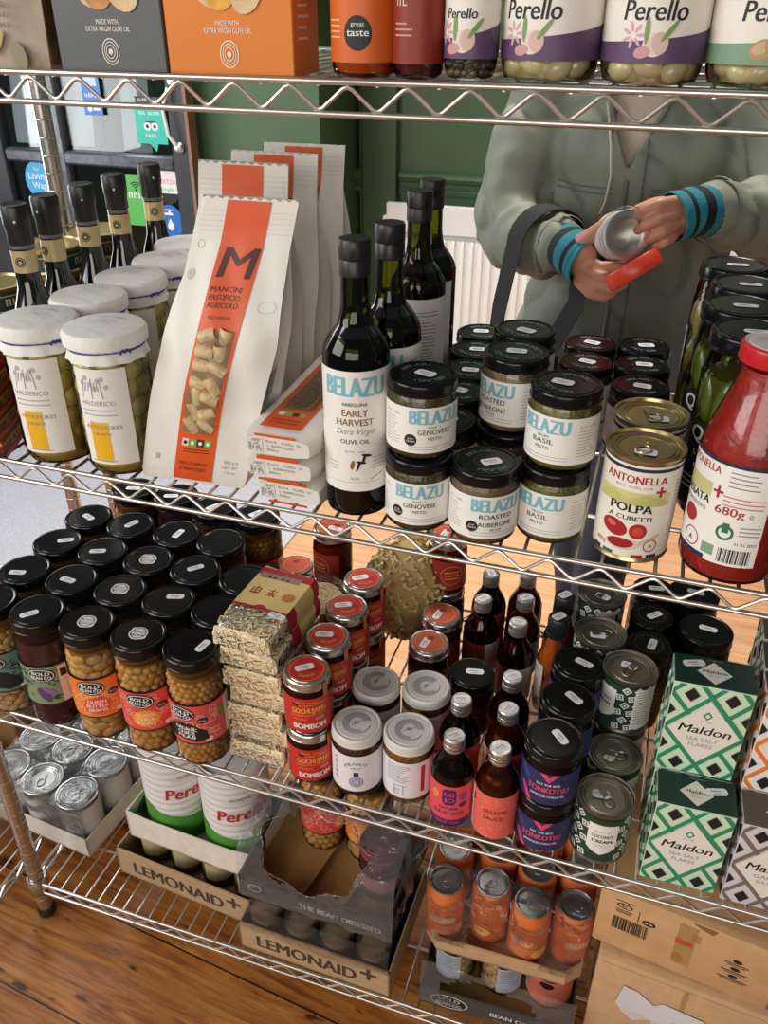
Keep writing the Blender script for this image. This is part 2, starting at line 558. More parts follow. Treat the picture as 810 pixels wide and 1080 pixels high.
b = MB(); b.box((-2.45, 2.1, 1.4), (0.9, 0.1, 2.8), GREENDK); struct('wall_left', b)
b = MB(); b.box((-0.565, 2.385, 1.4), (0.13, 0.03, 2.8), GREEN, bev=0.004); struct('trim_1', b)


def dado(name, x0, x1):
    b = MB(); prof = [(0, -.045), (.018, -.045), (.022, -.03), (.012, -.022), (.012, -.006), (.028, 0.0), (.036, .014), (.03, .024), (.016, .03), (0, .034)]
    rings = [[(x, 2.4 - d, 0.888 + z) for d, z in prof] for x in (x0, x1)]
    b.loft(rings, GREEN); struct(name, b)


dado('trim_2', -0.49, 4.4); dado('trim_3', -0.66, -0.63)
b = MB(); b.box((1.9, 2.385, 0.08), (5.0, 0.03, 0.16), GREEN, bev=0.006); struct('baseboard_back', b)

# radiator below the dado rail
RADW = mat('radiator_enamel', H('#e8e8e6'), 0.35)
rad = tag(empty('radiator', (0, 2.31, 0.17)), 'white panel radiator with vertical corrugations on the green wall behind the shelves', 'radiator')


def radiator(x0, x1):
    b = MB(); n = int((x1 - x0) / 0.0333); rows = []
    for z in (0.03, 0.05, 0.53, 0.55):
        ins = 0.004 if z in (0.03, 0.55) else 0.0
        r = []
        for i in range(n):
            xa = x0 + i * 0.0333
            for fx, dy in ((0.0, 0), (.25, 0), (.36, -.009), (.64, -.009), (.75, 0)):
                r.append((xa + fx * 0.0333, -0.055 + (dy if not ins else 0), z))
        rows.append(r)
    b.loft(rows, RADW, closed=False)
    b.box(((x0 + x1) / 2, -0.045, 0.615), (x1 - x0, 0.022, 0.10), RADW, bev=0.004)
    b.box(((x0 + x1) / 2, -0.045, 0.015), (x1 - x0, 0.022, 0.03), RADW, bev=0.004)
    b.box(((x0 + x1) / 2, -0.03, 0.30), (x1 - x0, 0.02, 0.58), RADW)
    obj('front_panel', b, rad)
    b = MB()
    for x in (x0 - 0.004, x1 + 0.004):
        b.box((x, 0.0, 0.31), (0.012, 0.13, 0.62), RADW, bev=0.003)
    obj('side_panel', b, rad)
    b = MB(); k = int((x1 - x0) / 0.014)
    b.box(((x0 + x1) / 2, 0.06, 0.622), (x1 - x0, 0.01, 0.012), RADW)
    for i in range(k):
        b.box((x0 + (i + .5) * (x1 - x0) / k, 0.01, 0.625), (0.005, 0.10, 0.006), RADW)
    obj('top_grille', b, rad)


radiator(-0.50, 1.55)

# glazed door at the left
DOORP = mat('dark_slate_door_paint', H('#3b3d41'), 0.4, noise=0.12, nscale=14)
DOORM = mat('worn_glazing_bar', H('#55585e'), 0.30, 0.3, noise=0.35, nscale=60)
door = empty('door_1', (0, 2.0, 0)); door['kind'] = 'structure'
b = MB()
for x0, x1 in ((-2.02, -1.86), (-1.168, -1.102)):
    b.box(((x0 + x1) / 2, 0, 1.05), (x1 - x0, 0.045, 2.1), DOORP, bev=0.004)
b.box((-1.512, 0, 0.16), (0.70, 0.045, 0.3), DOORP, bev=0.004); b.box((-1.512, 0, 2.03), (0.70, 0.045, 0.14), DOORP, bev=0.004)
obj('door_frame', b, door)
b = MB()
b.box((-1.612, 0, 1.14), (0.035, 0.05, 1.68), DOORM, bev=0.008)
for z in (0.965, 1.45):
    b.box((-1.512, 0, z), (0.69, 0.046, 0.045), DOORM, bev=0.008)
obj('glazing_bars', b, door)
b = MB(); b.box((-1.512, 0.004, 1.13), (0.70, 0.004, 1.66), thin('window_glass', (0.9, 0.93, 0.92), rough=0.02, ior=1.45)); obj('pane', b, door)
b = MB()
for z in (1.22, 1.02):
    b.lathe([(0, -.012), (.016, -.012), (.018, 0), (.012, .008), (0, .01)], STEEL, 16, Matrix.Translation((-1.135, -0.03, z)) @ Matrix.Rotation(PI / 2, 4, 'X'))
b.tube([(-1.15, -0.035, 1.20), (-1.168, -0.05, 1.14), (-1.158, -0.05, 1.06), (-1.14, -0.04, 1.03)], 0.006, WHITE, 8)
obj('bolt', b, door)
b = MB(); b.box((-1.094, 1.99, 1.05), (0.012, 0.05, 2.1), mat('worn_brown_wood', H('#8d6a52'), 0.6)); struct('trim_4', b)
# what shows through the door glass
b = MB(); b.box((-1.6, 2.75, 1.2), (2.6, 0.06, 2.4), mat('shopfront_green_paint', H('#34472a'), 0.5, noise=0.2, nscale=5)); struct('wall_outside', b)


def flat_sticker(name, label, cat, x, z, wd, ht, fn, shape='rect', yy=1.992):
    b = MB(); lb = LB(b, plane((x, yy, z), (1, 0, 0), (0, 0, 1)), base=0.001)
    fn(lb, wd, ht)
    o = obj(name, b); tag(o, label, cat, 'stickers on the glazed door' if 'sticker' in name else None)
    return o


BLU = mat('sky_blue_print', H('#45a5d8'), 0.4); BLU2 = mat('royal_blue_print', H('#2f6fc0'), 0.4); TEAL = mat('teal_print', H('#2fb9a2'), 0.4)
LIME = mat('lime_green_print', H('#5cb356'), 0.4); PINKP = mat('pink_print', H('#d8488a'), 0.4)


def st_living(l, w_, h):
    l.disc(0, 0, .058, .066, BLU, 32); l.text('The', -.005, .033, .011, WHITE); l.text('Living', 0, .004, .024, WHITE, w=.085); l.text('Wage', .006, -.028, .024, WHITE, w=.07)


def st_wifi(l, w_, h):
    l.rect(-.055, .055, -.085, .085, LIME)
    for r in (.012, .020, .028): l.ring(.012, .036, r, r, .004, INK, 12, PI * .25, PI * .75)
    l.disc(.012, .036, .004, .004, INK, 12); l.scrib(.01, .008, .018, .06, WHITE, 3)


def st_trip(l, w_, h):
    l.poly([(-.058, -.05), (-.012, -.05), (.012, -.075), (.02, -.05), (.058, -.05), (.058, .065), (-.058, .065)], TEAL)
    l.rect(-.05, .05, .072, .095, mat('dark_brown_print', H('#3a3128'), .5)); l.scrib(0, .04, .010, .08, WHITE, 4); l.scrib(0, .08, .009, .075, WHITE, 5)
    for x in (-.014, .014): l.disc(x, .004, .013, .013, WHITE, 16); l.disc(x, .004, .006, .006, INK, 12)
    l.rect(-.02, .02, .016, .02, INK); l.scrib(0, -.03, .011, .045, WHITE, 6)


def st_axton(l, w_, h):
    l.disc(0, 0, .052, .064, WHITE, 32); l.emit([(.052 * math.cos(a), .064 * math.sin(a)) for a in [PI + 0.45 + i * (PI - .9) / 14 for i in range(15)]], [tuple(range(15))], INK)
    l.text('BUXTON', .0, .002, .017, PINKP, w=.08); l.text('Single', 0, -.020, .015, LIME, w=.055)


def st_drop(l, w_, h):
    l.disc(0, 0, .05, .058, BLU2, 32); l.poly([(0, .012), (.013, -.014), (.010, -.026), (0, -.031), (-.010, -.026), (-.013, -.014)], WHITE); l.rect(-.02, .012, .022, .030, WHITE); l.rect(-.004, .004, .03, .04, WHITE); l.rect(-.016, .016, .038, .042, WHITE)


def st_blue(l, w_, h):
    l.rect(-.036, .036, -.06, .075, BLU2); l.rect(-.024, .024, .03, .06, mat('pale_blue_print', H('#b8cdee'), .5)); l.scrib(0, -.004, .012, .05, WHITE, 7); l.disc(-.014, -.04, .009, .009, WHITE, 16); l.rect(.0, .026, -.044, -.036, WHITE)


flat_sticker('door_sticker', 'round sky-blue sticker reading Living Wage on the door glass', 'sticker', -1.74, 0.88, .1, .1, st_living)
flat_sticker('door_sticker', 'green rectangular wireless sticker on the lower door glass behind the dark bottles', 'sticker', -1.35, 0.835, .1, .1, st_wifi)
flat_sticker('door_sticker', 'teal speech-bubble sticker with an owl face, below the top shelf', 'sticker', -1.245, 1.075, .1, .1, st_trip)
flat_sticker('door_sticker', 'round white sticker with pink and green words and black base on the door', 'sticker', -1.212, 0.895, .1, .1, st_axton)
flat_sticker('door_sticker', 'round blue sticker with a white tap and water drop on the door', 'sticker', -1.215, 0.772, .1, .1, st_drop)
flat_sticker('door_sticker', 'upright royal-blue sticker high on the door glass', 'sticker', -1.46, 1.165, .1, .1, st_blue)
for nm, lab, x, z, ww, hh in (('paper_carrier', 'pale bluish paper carrier hanging behind the door glass, left of the glazing bar', -1.73, 1.13, .2, .26), ('paper_carrier', 'pale bluish paper carrier hanging behind the door glass, right of the glazing bar', -1.565, 1.12, .12, .24), ('paper_carrier', 'white paper carrier behind the door glass beside the teal sticker', -1.33, 1.12, .11, .26)):
    b = MB(); PB = mat('paper_carrier_white', H('#9aa2ab'), .6, bump=.3, bscale=12)
    rings = []
    for k in range(7):
        t = k / 6; d = 0.03 * (1 - t) + 0.004
        rings.append([(x + sx * ww / 2 * (1 + .03 * math.sin(5 * t)), 2.06 + sy * d, z - hh / 2 + hh * t) for sx, sy in ((-1, -1), (0, -1.25), (1, -1), (1, 1), (0, 1.2), (-1, 1))])
    b.loft(rings, PB); o = obj(nm, b); tag(o, lab, 'paper bag', 'paper carriers behind the door glass')


# ------------------------------------------------------------------ shelving
def wire_shelf(unit, x0, x1, y0, y1, z, phase, supports=(0.10, 0.25, 0.38)):
    sh = empty('wire_shelf'); sh.parent = unit
    rr = 0.0027
    def rail(y, zz, nm):
        b = MB(); b.tube([(x0, y, zz), (x1, y, zz)], rr, CHROME, 10); return b
    for y, tagn in ((y0, 'front'), (y1, 'rear')):
        b = rail(y, z - 0.0005, ''); b2 = rail(y, z - 0.0245, '')
        obj(tagn + '_top_rail', b, sh); obj(tagn + '_bottom_rail', b2, sh)
        b = MB(); pts = []; k = math.ceil((x0 - phase) / 0.0254)
        while phase + k * 0.0254 <= x1:
            x = phase + k * 0.0254; up = k % 2 == 0; zz = z - 0.0045 if up else z - 0.0215
            for dx in (-0.004, 0.0, 0.004):
                pts.append((x + dx, y, zz - (abs(dx) * 0.35 if up else -abs(dx) * 0.35)))
            k += 1
        b.tube(pts, 0.0018, CHROME, 8); obj(tagn + '_truss', b, sh)
    for x in (x0, x1):
        b = MB(); b.tube([(x, y0, z - .0005), (x, y1, z - .0005)], rr, CHROME, 8); b.tube([(x, y0, z - .0245), (x, y1, z - .0245)], rr, CHROME, 8)
        pts = []; n = int((y1 - y0) / .0254)
        for k in range(n): pts.append((x, y0 + (k + .5) * (y1 - y0) / n, z - .0045 if k % 2 else z - .0215))
        b.tube(pts, .0023, CHROME, 6); obj('side_truss', b, sh)
    b = MB(); k = math.ceil((x0 - phase) / 0.0254)
    while phase + k * 0.0254 < x1:
        x = phase + k * 0.0254 + 0.0127 * 0
        b.tube([(x, y0 - .0003, z - .0022), (x, y1 + .0003, z - .0022)], 0.0019, CHROME, 6); k += 1
    obj('deck_wires', b, sh)
    b = MB()
    for y in supports:
        b.tube([(x0, y, z - .0062), (x1, y, z - .0062)], 0.0026, CHROME, 8)
    obj('support_rods', b, sh)
    return sh


def post(unit, x, y, h, z0=0.0, levels=()):
    b = MB(); R = 0.0127; prof = [(0, z0 + .02)]
    prof = [(R, z0 + .02)]; z = z0 + .02
    b.lathe([(R, z0 + .02), (R, h)], CHROMEDK, 20)
    k = z0 + .05
    while k < h - .01:
        b.lathe([(R + .0001, k - .0012), (R + .0006, k), (R + .0001, k + .0012)], CHROME if True else GROOVE, 20); k += 0.0254
    b.lathe([(R, h), (R * .7, h + .006), (0, h + .007)], BLACKPL, 16)
    for i in range(len(b.v)): b.v[i] = (b.v[i][0] + x, b.v[i][1] + y, b.v[i][2])
    p = obj('post', b, unit)
    T = Matrix.Translation((x, y, 0))
    b = MB(); b.lathe([(0, z0), (.014, z0), (.0155, z0 + .004), (.0155, z0 + .018), (.0125, z0 + .022)], BLACKPL, 18, T); obj('foot', b, p)
    for zl in levels:
        b = MB(); b.lathe([(.0135, zl - .034), (.0165, zl - .030), (.0185, zl + .004), (.0165, zl + .008), (.0135, zl + .008)], CHROMEDK, 20, T); obj('collar', b, p)


UX0, UX1, UY0, UY1 = -0.435, 0.79, 0.0, 0.457
unit = tag(empty('wire_shelving_unit'), 'chrome wire shelving unit of four shelves holding the groceries', 'shelving unit')
for z, ph in ((Z1, -.0065), (Z2, -.0051), (Z3, -.0051), (Z4, .0074)):
    wire_shelf(unit, UX0, UX1, UY0, UY1, z, ph)
for x, y in ((-.4265, .006), (.79, .006), (-.4565, .451), (.79, .451)):
    post(unit, x, y, 1.85, 0, (Z1, Z2, Z3, Z4))

unit2 = tag(empty('wire_shelving_unit'), 'chrome wire shelving corner beyond the left post, only its edge in view', 'shelving unit')
wire_shelf(unit2, -1.16, -0.478, -0.36, 0.457, Z4, .0074, supports=(-.28, -.1, .1, .25, .38))
post(unit2, -.482, -0.345, .5, 0, (.0985,)); post(unit2, -1.15, -.345, .5, 0, (.0985,)); post(unit2, -1.15, .45, .5, 0, (.0985,))
sp = tag(empty('shelf_post'), 'chrome upright post standing beyond the far left bean jars, on the pale floor', 'post')
post(sp, -.57, .47, .97, 0, ())

# ------------------------------------------------------------------ price stickers
def price_mesh(kind=0):
    b = MB(); lb = LB(b, plane((0, 0, 0), (1, 0, 0), (0, 1, 0)), base=0.0003)
    if kind == 2:
        lb.disc(0, 0, .013, .013, WHITE, 20); lb.disc(-.006, .006, .006, .006, WHITE, 12); lb.disc(.007, -.006, .006, .006, WHITE, 12)
        lb.ring(0, 0, .011, .011, .0012, INK, 20); lb.text('BOLD', 0, .001, .0045, INK, w=.017); lb.text('BEAN', 0, -.006, .0045, INK, w=.017)
    else:
        w_, h_ = (.0125, .0055) if kind == 0 else (.0105, .0065)
        c = .0025
        lb.poly([(-w_, -h_ + c), (-w_ + c, -h_), (w_ - c, -h_), (w_, -h_ + c), (w_, h_ - c), (w_ - c, h_), (-w_ + c, h_), (-w_, h_ - c)], STICK)
        lb.rrect(-.001, .0012, .012, .0022, LTINK); lb.rrect(.001, -.0022, .009, .0012, LTINK)
    return b.mesh('price_sticker')


PRICE = [price_mesh(0), price_mesh(1), price_mesh(2)]


def price(root, x, y, z, ang=0.0, kind=0):
    o = bpy.data.objects.new('price_sticker' if kind < 2 else 'lid_seal', PRICE[kind]); COL.objects.link(o)
    o.parent = root; o.location = (x, y, z); o.rotation_euler = (0, 0, ang)
    return o


# ------------------------------------------------------------------ generic pieces
def lid_mb(R, z0, z1, m, top=None, ring=True, ribs=0):
    b = MB(); t = top or m
    b.lathe([(R - .0035, z0 + .0005), (R - .0005, z0), (R, z0 + .0012), (R, z0 + .0025), (R - .0007, z0 + .0032), (R - .0006, z1 - .003), (R - .0012, z1 - .0012), (R - .0028, z1)], m, 36,
            wob=(lambda a, z: 0.012 * (math.cos(a * ribs) > 0) * (z0 + .003 < z < z1 - .001)) if ribs else None)
    b.lathe([(R - .0028, z1), (R * .86, z1 - .0002), (R * .83, z1 - .0012), (R * .80, z1 - .0012), (R * .78, z1 - .0004), (0, z1 - .0004)] if ring else [(R - .0028, z1), (0, z1)], t, 36)
    return b


def glass_mb(R, prof, m=GLASS):
    b = MB(); b.lathe(prof, m, 36); return b


def shell(R, h_sh, h_top, rn, base=.008):
    """Outside profile of a straight jar: base radius, body, shoulder, neck."""
    return [(0, .002), (R - base, .0008), (R - .003, .003), (R - .0005, base), (R, base + .004), (R, h_sh), (R - .0015, h_sh + .005), (rn + (R - rn) * .45, h_sh + (h_top - h_sh) * .55), (rn, h_sh + (h_top - h_sh) * .75), (rn, h_top)]


def beans_mb(R, z0, z1, sz, m, seed, flat=.75, jitter=.3, core=None, dense=1.0):
    b = MB(); rn = random.Random(seed); a, c, d = sz
    z = z0 + c; k = 0; m = m if isinstance(m, list) else [m]
    while z < z1 - c * .6:
        n = max(5, int(2 * PI * R / (2 * a) * dense))
        for i in range(n):
            an = 2 * PI * (i + .5 * (k % 2) + rn.uniform(-jitter, jitter) * .5) / n
            rr = R - d * rn.uniform(.95, 1.25)
            b.ico((rr * math.sin(an), -rr * math.cos(an), z + rn.uniform(-.25, .25) * c), (a, d, c), rn.choice(m), 2,
                  Matrix.Rotation(an, 4, 'Z') @ Matrix.Rotation(rn.uniform(-.6, .6), 4, 'Y'))
        z += c * 1.72; k += 1
    if core:
        b.lathe([(0, z0), (R - d * .8, z0), (R - d * .8, z1), (0, z1)], core, 24)
    return b


def fill_mb(R, prof, m, wob=None):
    b = MB(); b.lathe(prof, m, 32, wob=wob); return b


CHICK = mat('chickpea', H('#c98f45'), 0.35, noise=0.12, nscale=60, sss=0.1)
CHICK2 = mat('chickpea_pale', H('#d6a25a'), 0.35, noise=0.12, nscale=60, sss=0.1)
BUTTER = mat('butter_bean', H('#cfa56a'), 0.32, noise=0.12, nscale=40, sss=0.1)
WHITEB = mat('white_bean', H('#c9a878'), 0.35, noise=0.1, nscale=60)
BRINE = mat('bean_brine', H('#8a5a24'), 0.3)
CUP = mat('purple_bean_paste', H('#4a2027'), 0.25, noise=0.2, nscale=60, coat=.3)


# ------------------------------------------------------------------ bean jars on the third shelf
BH = 0.188
def bean_label(kind, R=.0392):
    b = MB(); lb = LB(b, cyl(R, .082), .008)
    def C(h): return mat('print_' + h.strip('#'), H(h), 0.5)
    pal = {'butter': ('#ee7d34', '#f9bd78', '#e8503e', 'QUEEN', 'BUTTER', 'BEANS'), 'queen': ('#e25046', '#f7a08c', '#f09a3c', 'QUEEN', 'CHICK', 'PEAS'),
           'organic': ('#df5450', '#f6a8a0', '#1b1a1c', 'ORGANIC', 'CHICK', 'PEAS'), 'purple': ('#7f9270', '#36402c', '#5c3f78', '', '', ''), 'teal': ('#5d7f78', '#33463f', '#1b1a1c', '', '', '')}[kind]
    A, B, D = C(pal[0]), C(pal[1]), C(pal[2])
    hw = PI * R * .80
    lb.rect(-hw, hw, -.034, .034, A)
    rn = random.Random(kind)
    for i in range(70):
        u = rn.uniform(-hw + .008, hw - .008); v = rn.uniform(-.026, .026)
        if kind in ('purple', 'teal'):
            lb.ring(u, v, .007, .0038, .0020, B, 10, rn.uniform(0, 3), rn.uniform(3.5, 6))
        else:
            lb.ring(u, v, .0062, .0054, .0015, B, 7)
    lb.rect(-hw, hw, .0335, .0355, INK); lb.rect(-hw, hw, -.0365, -.034, INK)
    if kind == 'purple':
        lb.disc(-.012, -.016, .007, .015, D, 14, .5); lb.disc(-.004, -.010, .004, .012, C('#8b6aa8'), 12, .9)
        lb.rect(.012, .05, -.033, .032, C('#d9c3b4')); lb.rect(.015, .024, .012, .026, INK); lb.rect(.027, .036, .012, .026, INK); lb.barcode(.036, .046, -.028, -.004, INK); lb.lines(.021, .034, .004, 8, .004, .0012, GREYINK)
    else:
        lb.disc(-.006, -.012, .019, .015, D, 20, .15)
        fg = WHITE if kind != 'queen' else C('#fbe3b0')
        for t, v in zip(pal[3:], (-.008, -.0155, -.023)):
            if t: lb.text(t, -.006, v, .0058, fg, w=.029 if len(t) > 5 else .025, bold=.5)
        lb.disc(.018, .008, .0075, .0055, C('#3a3433'), 14); lb.scrib(.018, .0065, .0026, .010, fg)
        lb.disc(.024, -.027, .006, .004, WHITE, 12)
        lb.rect(.052, .072, -.032, .032, C('#efe5da')); lb.lines(.054, .070, .026, 12, .0035, .0011, GREYINK); lb.disc(.046, .012, .006, .008, C('#6f8f3a'), 14)
    # oval maker's badge
    lb.disc(-.011, .020, .0195, .0125, INK, 24, -.12); lb.disc(-.011, .020, .0178, .0108, WHITE, 24, -.12); lb.disc(-.011, .020, .0166, .0096, INK, 24, -.12)
    lb.text('BOLD', -.011, .0205, .0062, WHITE, w=.024, bold=.6, rot=-.1); lb.text('BEAN CO', -.0115, .0135, .0058, WHITE, w=.027, bold=.6, rot=-.1)
    if kind in ('organic', 'teal'):
        lb.poly([(-.036, -.030), (-.030, -.004), (-.012, .004), (.008, -.002), (.022, -.012), (.024, -.026), (.006, -.030), (-.014, -.024)], INK)
        for t, v in zip(pal[3:], (-.009, -.016, -.023)):
            if t: lb.text(t, -.006, v, .0055, WHITE, w=.030 if len(t) > 5 else .024, bold=.5, rot=-.1)
    return b


def bean_proto(kind, simple=False):
    p = Proto(); R = .0388
    p.part('glass', glass_mb(R, shell(R, BH - .034, BH - .010, .034)))
    if kind == 'purple':
        p.part('contents', fill_mb(R, [(0, .004), (R - .006, .004), (R - .0018, .012), (R - .0018, BH - .045), (R - .004, BH - .036), (0, BH - .036)], CUP))
    else:
        sz, m = {'butter': ((.0118, .0078, .0055), [BUTTER, CHICK2]), 'queen': ((.0066, .0062, .0060), [CHICK, CHICK2]), 'organic': ((.0052, .005, .005), [CHICK, CHICK2, CHICK]), 'teal': ((.0095, .006, .005), [WHITEB, BUTTER])}[kind]
        p.part('beans', beans_mb(R - .001, .004, BH - .030, sz, m, hash(kind) % 97 if False else len(kind), core=BRINE))
    p.part('label', bean_label(kind))
    p.part('lid', lid_mb(.0388, BH - .017, BH, BLACKLID))
    return p


BP = {k: bean_proto(k) for k in ('butter', 'queen', 'organic', 'purple', 'teal')}
BX = {'Z': -.370, 'A': -.2895, 'B': -.2085, 'C': -.1275, 'D': -.0485}
BY = (.030, .109, .188, .268)
kinds = {'Z': ('teal', 'butter', 'butter', 'butter'), 'A': ('purple', 'purple', 'purple', 'purple'), 'B': ('butter', 'butter', 'butter', 'butter'), 'C': ('queen', 'queen', 'queen', 'queen'), 'D': ('organic', 'organic', 'organic', 'organic')}
colname = {'Z': 'leftmost', 'A': 'second from left', 'B': 'third from left', 'C': 'fourth from left', 'D': 'rightmost'}
front_lab = {'Z': 'black-lidded white bean jar with dark teal label cut by the left edge, front row',
             'A': 'jar of purplish-brown beans with green patterned label, front row of bean jars', 'B': 'jar of pale butter beans with orange label in the front row',
             'C': 'jar of queen chickpeas with red and orange label in the front row', 'D': 'jar of small chickpeas with red label and black blob, beside the noodle stack'}
seal = {('B', 0), ('C', 0), ('B', 1), ('B', 2), ('C', 2) if False else ('B', 2)}
stick = {('Z', 0): None, ('Z', 1): (-.008, -.010, .25), ('Z', 2): (.012, -.003, .5), ('Z', 3): (0, -.004, -.4), ('A', 0): (-.010, -.006, .8), ('A', 1): (-.004, -.004, -.1), ('A', 2): (-.006, -.004, .4), ('A', 3): (.002, 0, 1.2),
         ('C', 1): (.010, .004, .3), ('C', 2): (.002, .002, .8), ('C', 3): None, ('D', 0): (.016, .002, 1.4), ('D', 1): None, ('D', 2): None, ('D', 3): (0, 0, .2), ('B', 3): (.002, -.004, 1.5)}
rowname = ['front', 'second', 'third', 'fourth']
for c in 'ZABCD':
    for r in range(4):
        if c == 'D' and r == 3: continue
        k = kinds[c][r]
        lab = front_lab[c] if r == 0 else 'black-lidded bean jar, %s column, %s row from the front' % (colname[c], rowname[r])
        rz = {'Z': .55, 'A': .62, 'B': .62, 'C': .55, 'D': .16}[c] + (RND.uniform(-.5, .5) if r else 0)
        o = BP[k].place('bean_jar', lab, 'jar', (BX[c] + (RND.uniform(-.002, .002) if r else 0), BY[r], Z3), rz, 'bean jars on the third shelf')
        if (c, r) in seal: price(o, .0, .0, BH, .2 - rz, 2)
        elif stick.get((c, r)): x, y, a = stick[(c, r)]; price(o, x, y, BH, a - rz, 0)
for i, (x, y) in enumerate(((-.352, .372), (-.270, .376), (-.190, .362), (-.110, .360))):
    o = BP[('butter', 'purple', 'queen', 'organic')[i]].place('bean_jar', 'bean jar in the back row under the second shelf, %s' % ('first from the left', 'second from the left', 'third from the left', 'nearest the noodles')[i], 'jar', (x, y, Z3), RND.uniform(-.5, .5), 'bean jars on the third shelf')
    price(o, RND.uniform(-.006, .006), RND.uniform(-.008, .004), BH, RND.uniform(0, 1.5), 0)

# ------------------------------------------------------------------ pesto and mezze jars on the second shelf
JH = .0815; JR = .0345
PB_ = mat('pesto_label_paper', H('#efece6'), 0.55); BLZ = mat('pale_blue_lettering', H('#7fbccb'), 0.5)
PESTO = mat('green_pesto', H('#4d4718'), 0.3, noise=0.45, nscale=240, bump=.4, bscale=300, coat=.4)
PESTO2 = mat('bright_pesto', H('#6d6a1c'), 0.3, noise=0.4, nscale=240, bump=.4, bscale=300, coat=.4)
AUBERG = mat('aubergine_mezze', H('#80684a'), 0.35, noise=0.3, nscale=240, bump=.4, bscale=300, coat=.4)


def pesto_label(l1, l2, l3, ink, award=False):
    b = MB(); lb = LB(b, cyl(JR + .0002, .036), .006); hw = PI * JR * .86
    lb.rect(-hw, hw, -.0245, .0235, PB_)
    lb.text('BELAZU', 0, .0065, .0150, BLZ, w=.050, bold=1.0)
    if l2:
        if l1: lb.scrib(0, .0022, .0020, .014, INK) if l1 != 'VEGAN' else lb.text(l1, 0, .0020, .0026, INK, w=.012)
        lb.text(l2, 0, -.0045 + (.003 if l3 and len(l3) > 6 else 0), .0052, ink, w=.034 if len(l2) > 6 else .022, bold=.35)
        lb.text(l3, 0, -.0105, .0052 if len(l3) > 6 else .0034, ink, w=.036 if len(l3) > 6 else .014, bold=.3)
        if len(l3) > 6: lb.text('MEZZE', 0, -.0155, .003, ink, w=.012)
    for v in (-.0175, -.0205):
        lb.rect(-.026, .026, v - .0004, v + .0004, LTINK)
    if award: lb.disc(-.024, -.0105, .0062, .0062, INK, 20); lb.text('great', -.024, -.0095, .002, WHITE, w=.006); lb.text('taste', -.024, -.0125, .0024, WHITE, w=.009)
    for u0 in (.034, -.056):
        lb.scrib(u0 + .011, .014, .0018, .020, GREYINK)
        lb.lines(u0, u0 + .022, .010, 9, .0032, .0008, LTINK, random.Random(4))
    return b


BLZD = mat('dim_blue_lid_print', H('#58808c'), 0.45)


def pesto_lid():
    b = lid_mb(JR + .0003, JH - .013, JH, BLACKLID)
    lb = LB(b, plane((0, 0, JH - .0004), (1, 0, 0), (0, 1, 0)), base=.0004)
    for a0 in (PI / 2, -PI / 2): lb.arctext('BELAZU', 0, 0, .0185, .0055, BLZD, a0, spread=1.5, w=.0056)
    lb.ring(0, 0, .0128, .0128, .0005, mat('grey_lid_print', H('#4a4d50'), .4), 28)
    return b


def pesto_proto(m, *lab, **kw):
    p = Proto()
    p.part('glass', glass_mb(JR, shell(JR, JH - .022, JH - .006, .031, .006)))
    p.part('contents', fill_mb(JR, [(0, .003), (JR - .005, .003), (JR - .0012, .009), (JR - .0012, JH - .022), (JR - .004, JH - .015), (0, JH - .015)], m))
    p.part('label', pesto_label(*lab, **kw)); p.part('lid', pesto_lid())
    return p


GREENINK = mat('olive_ink', H('#4d5a34'), .5)
P_G = pesto_proto(PESTO, 'SINGLE ESTATE', 'GENOVESE', 'PESTO', GREENINK, award=True)
P_B = pesto_proto(PESTO2, 'VEGAN', 'BASIL', 'PESTO', GREENINK)
P_A = pesto_proto(AUBERG, '', 'ROASTED', 'AUBERGINE', INK, award=True)
g = 'pesto and mezze jars on the second shelf'


def pj(p, lab, x, y, lev, rz, st=None):
    o = p.place('pesto_jar' if p is not P_A else 'mezze_jar', lab, 'jar', (x, y, Z2 + lev * JH), rz, g)
    if st: price(o, st[0], st[1], JH + .0001, st[2] - rz, 1)
    return o


pj(P_G, 'lower genovese pesto jar beside the tall front oil bottle', .2575, .030, 0, .30)
pj(P_G, 'upper genovese pesto jar beside the tall front oil bottle', .2575, .032, 1, .66, (.002, -.002, -.3))
pj(P_A, 'roasted aubergine mezze jar with nothing on its lid, between the pesto stacks', .327, .026, 0, .58, (.004, -.003, .6))
pj(P_B, 'lower vegan basil pesto jar beside the tomato cans', .3925, .050, 0, -.28)
pj(P_B, 'upper vegan basil pesto jar beside the tomato cans', .394, .052, 1, -.42, (-.004, -.002, -.2))
pj(P_A, 'dark lower jar under the upper brown aubergine mezze jar', .333, .118, 0, 0)
pj(P_A, 'upper brown aubergine mezze jar between and behind the two pesto stacks', .333, .12, 1, -.55, (0, 0, .1))
pj(P_A, 'lower jar of the stack behind the brown mezze stack', .329, .191, 0, 0)
pj(P_A, 'upper jar of the stack behind the brown mezze stack', .329, .191, 1, -.4, (.004, -.004, -.4))
for i, (x, y) in enumerate(((.2645, .110), (.260, .188), (.2535, .258), (.247, .328), (.240, .398))):
    pj(P_G, 'pesto jar in the column behind the genovese stack, %s from the front' % ('first', 'second', 'third', 'fourth', 'fifth')[i], x, y, 0, RND.uniform(-.3, .3), (RND.uniform(-.004, .006), RND.uniform(-.003, .003), RND.uniform(-.3, .5)))
for i, (x, y) in enumerate(((.389, .330), (.387, .402))):
    pj(P_B, 'single pesto jar behind the basil stack, %s' % ('nearer one', 'farther one against the radiator side')[i], x, y, 0, RND.uniform(-.3, .3), (.002, 0, -.3))
for i, (x, y) in enumerate(((.460, .270), (.458, .342), (.456, .414))):
    pj(P_B, 'black-lidded pesto jar behind the tomato cans, %s' % ('nearest the cans', 'middle of three', 'farthest of three')[i], x, y, 0, RND.uniform(-.3, .3), (.002, 0, -.1 + .2 * i))

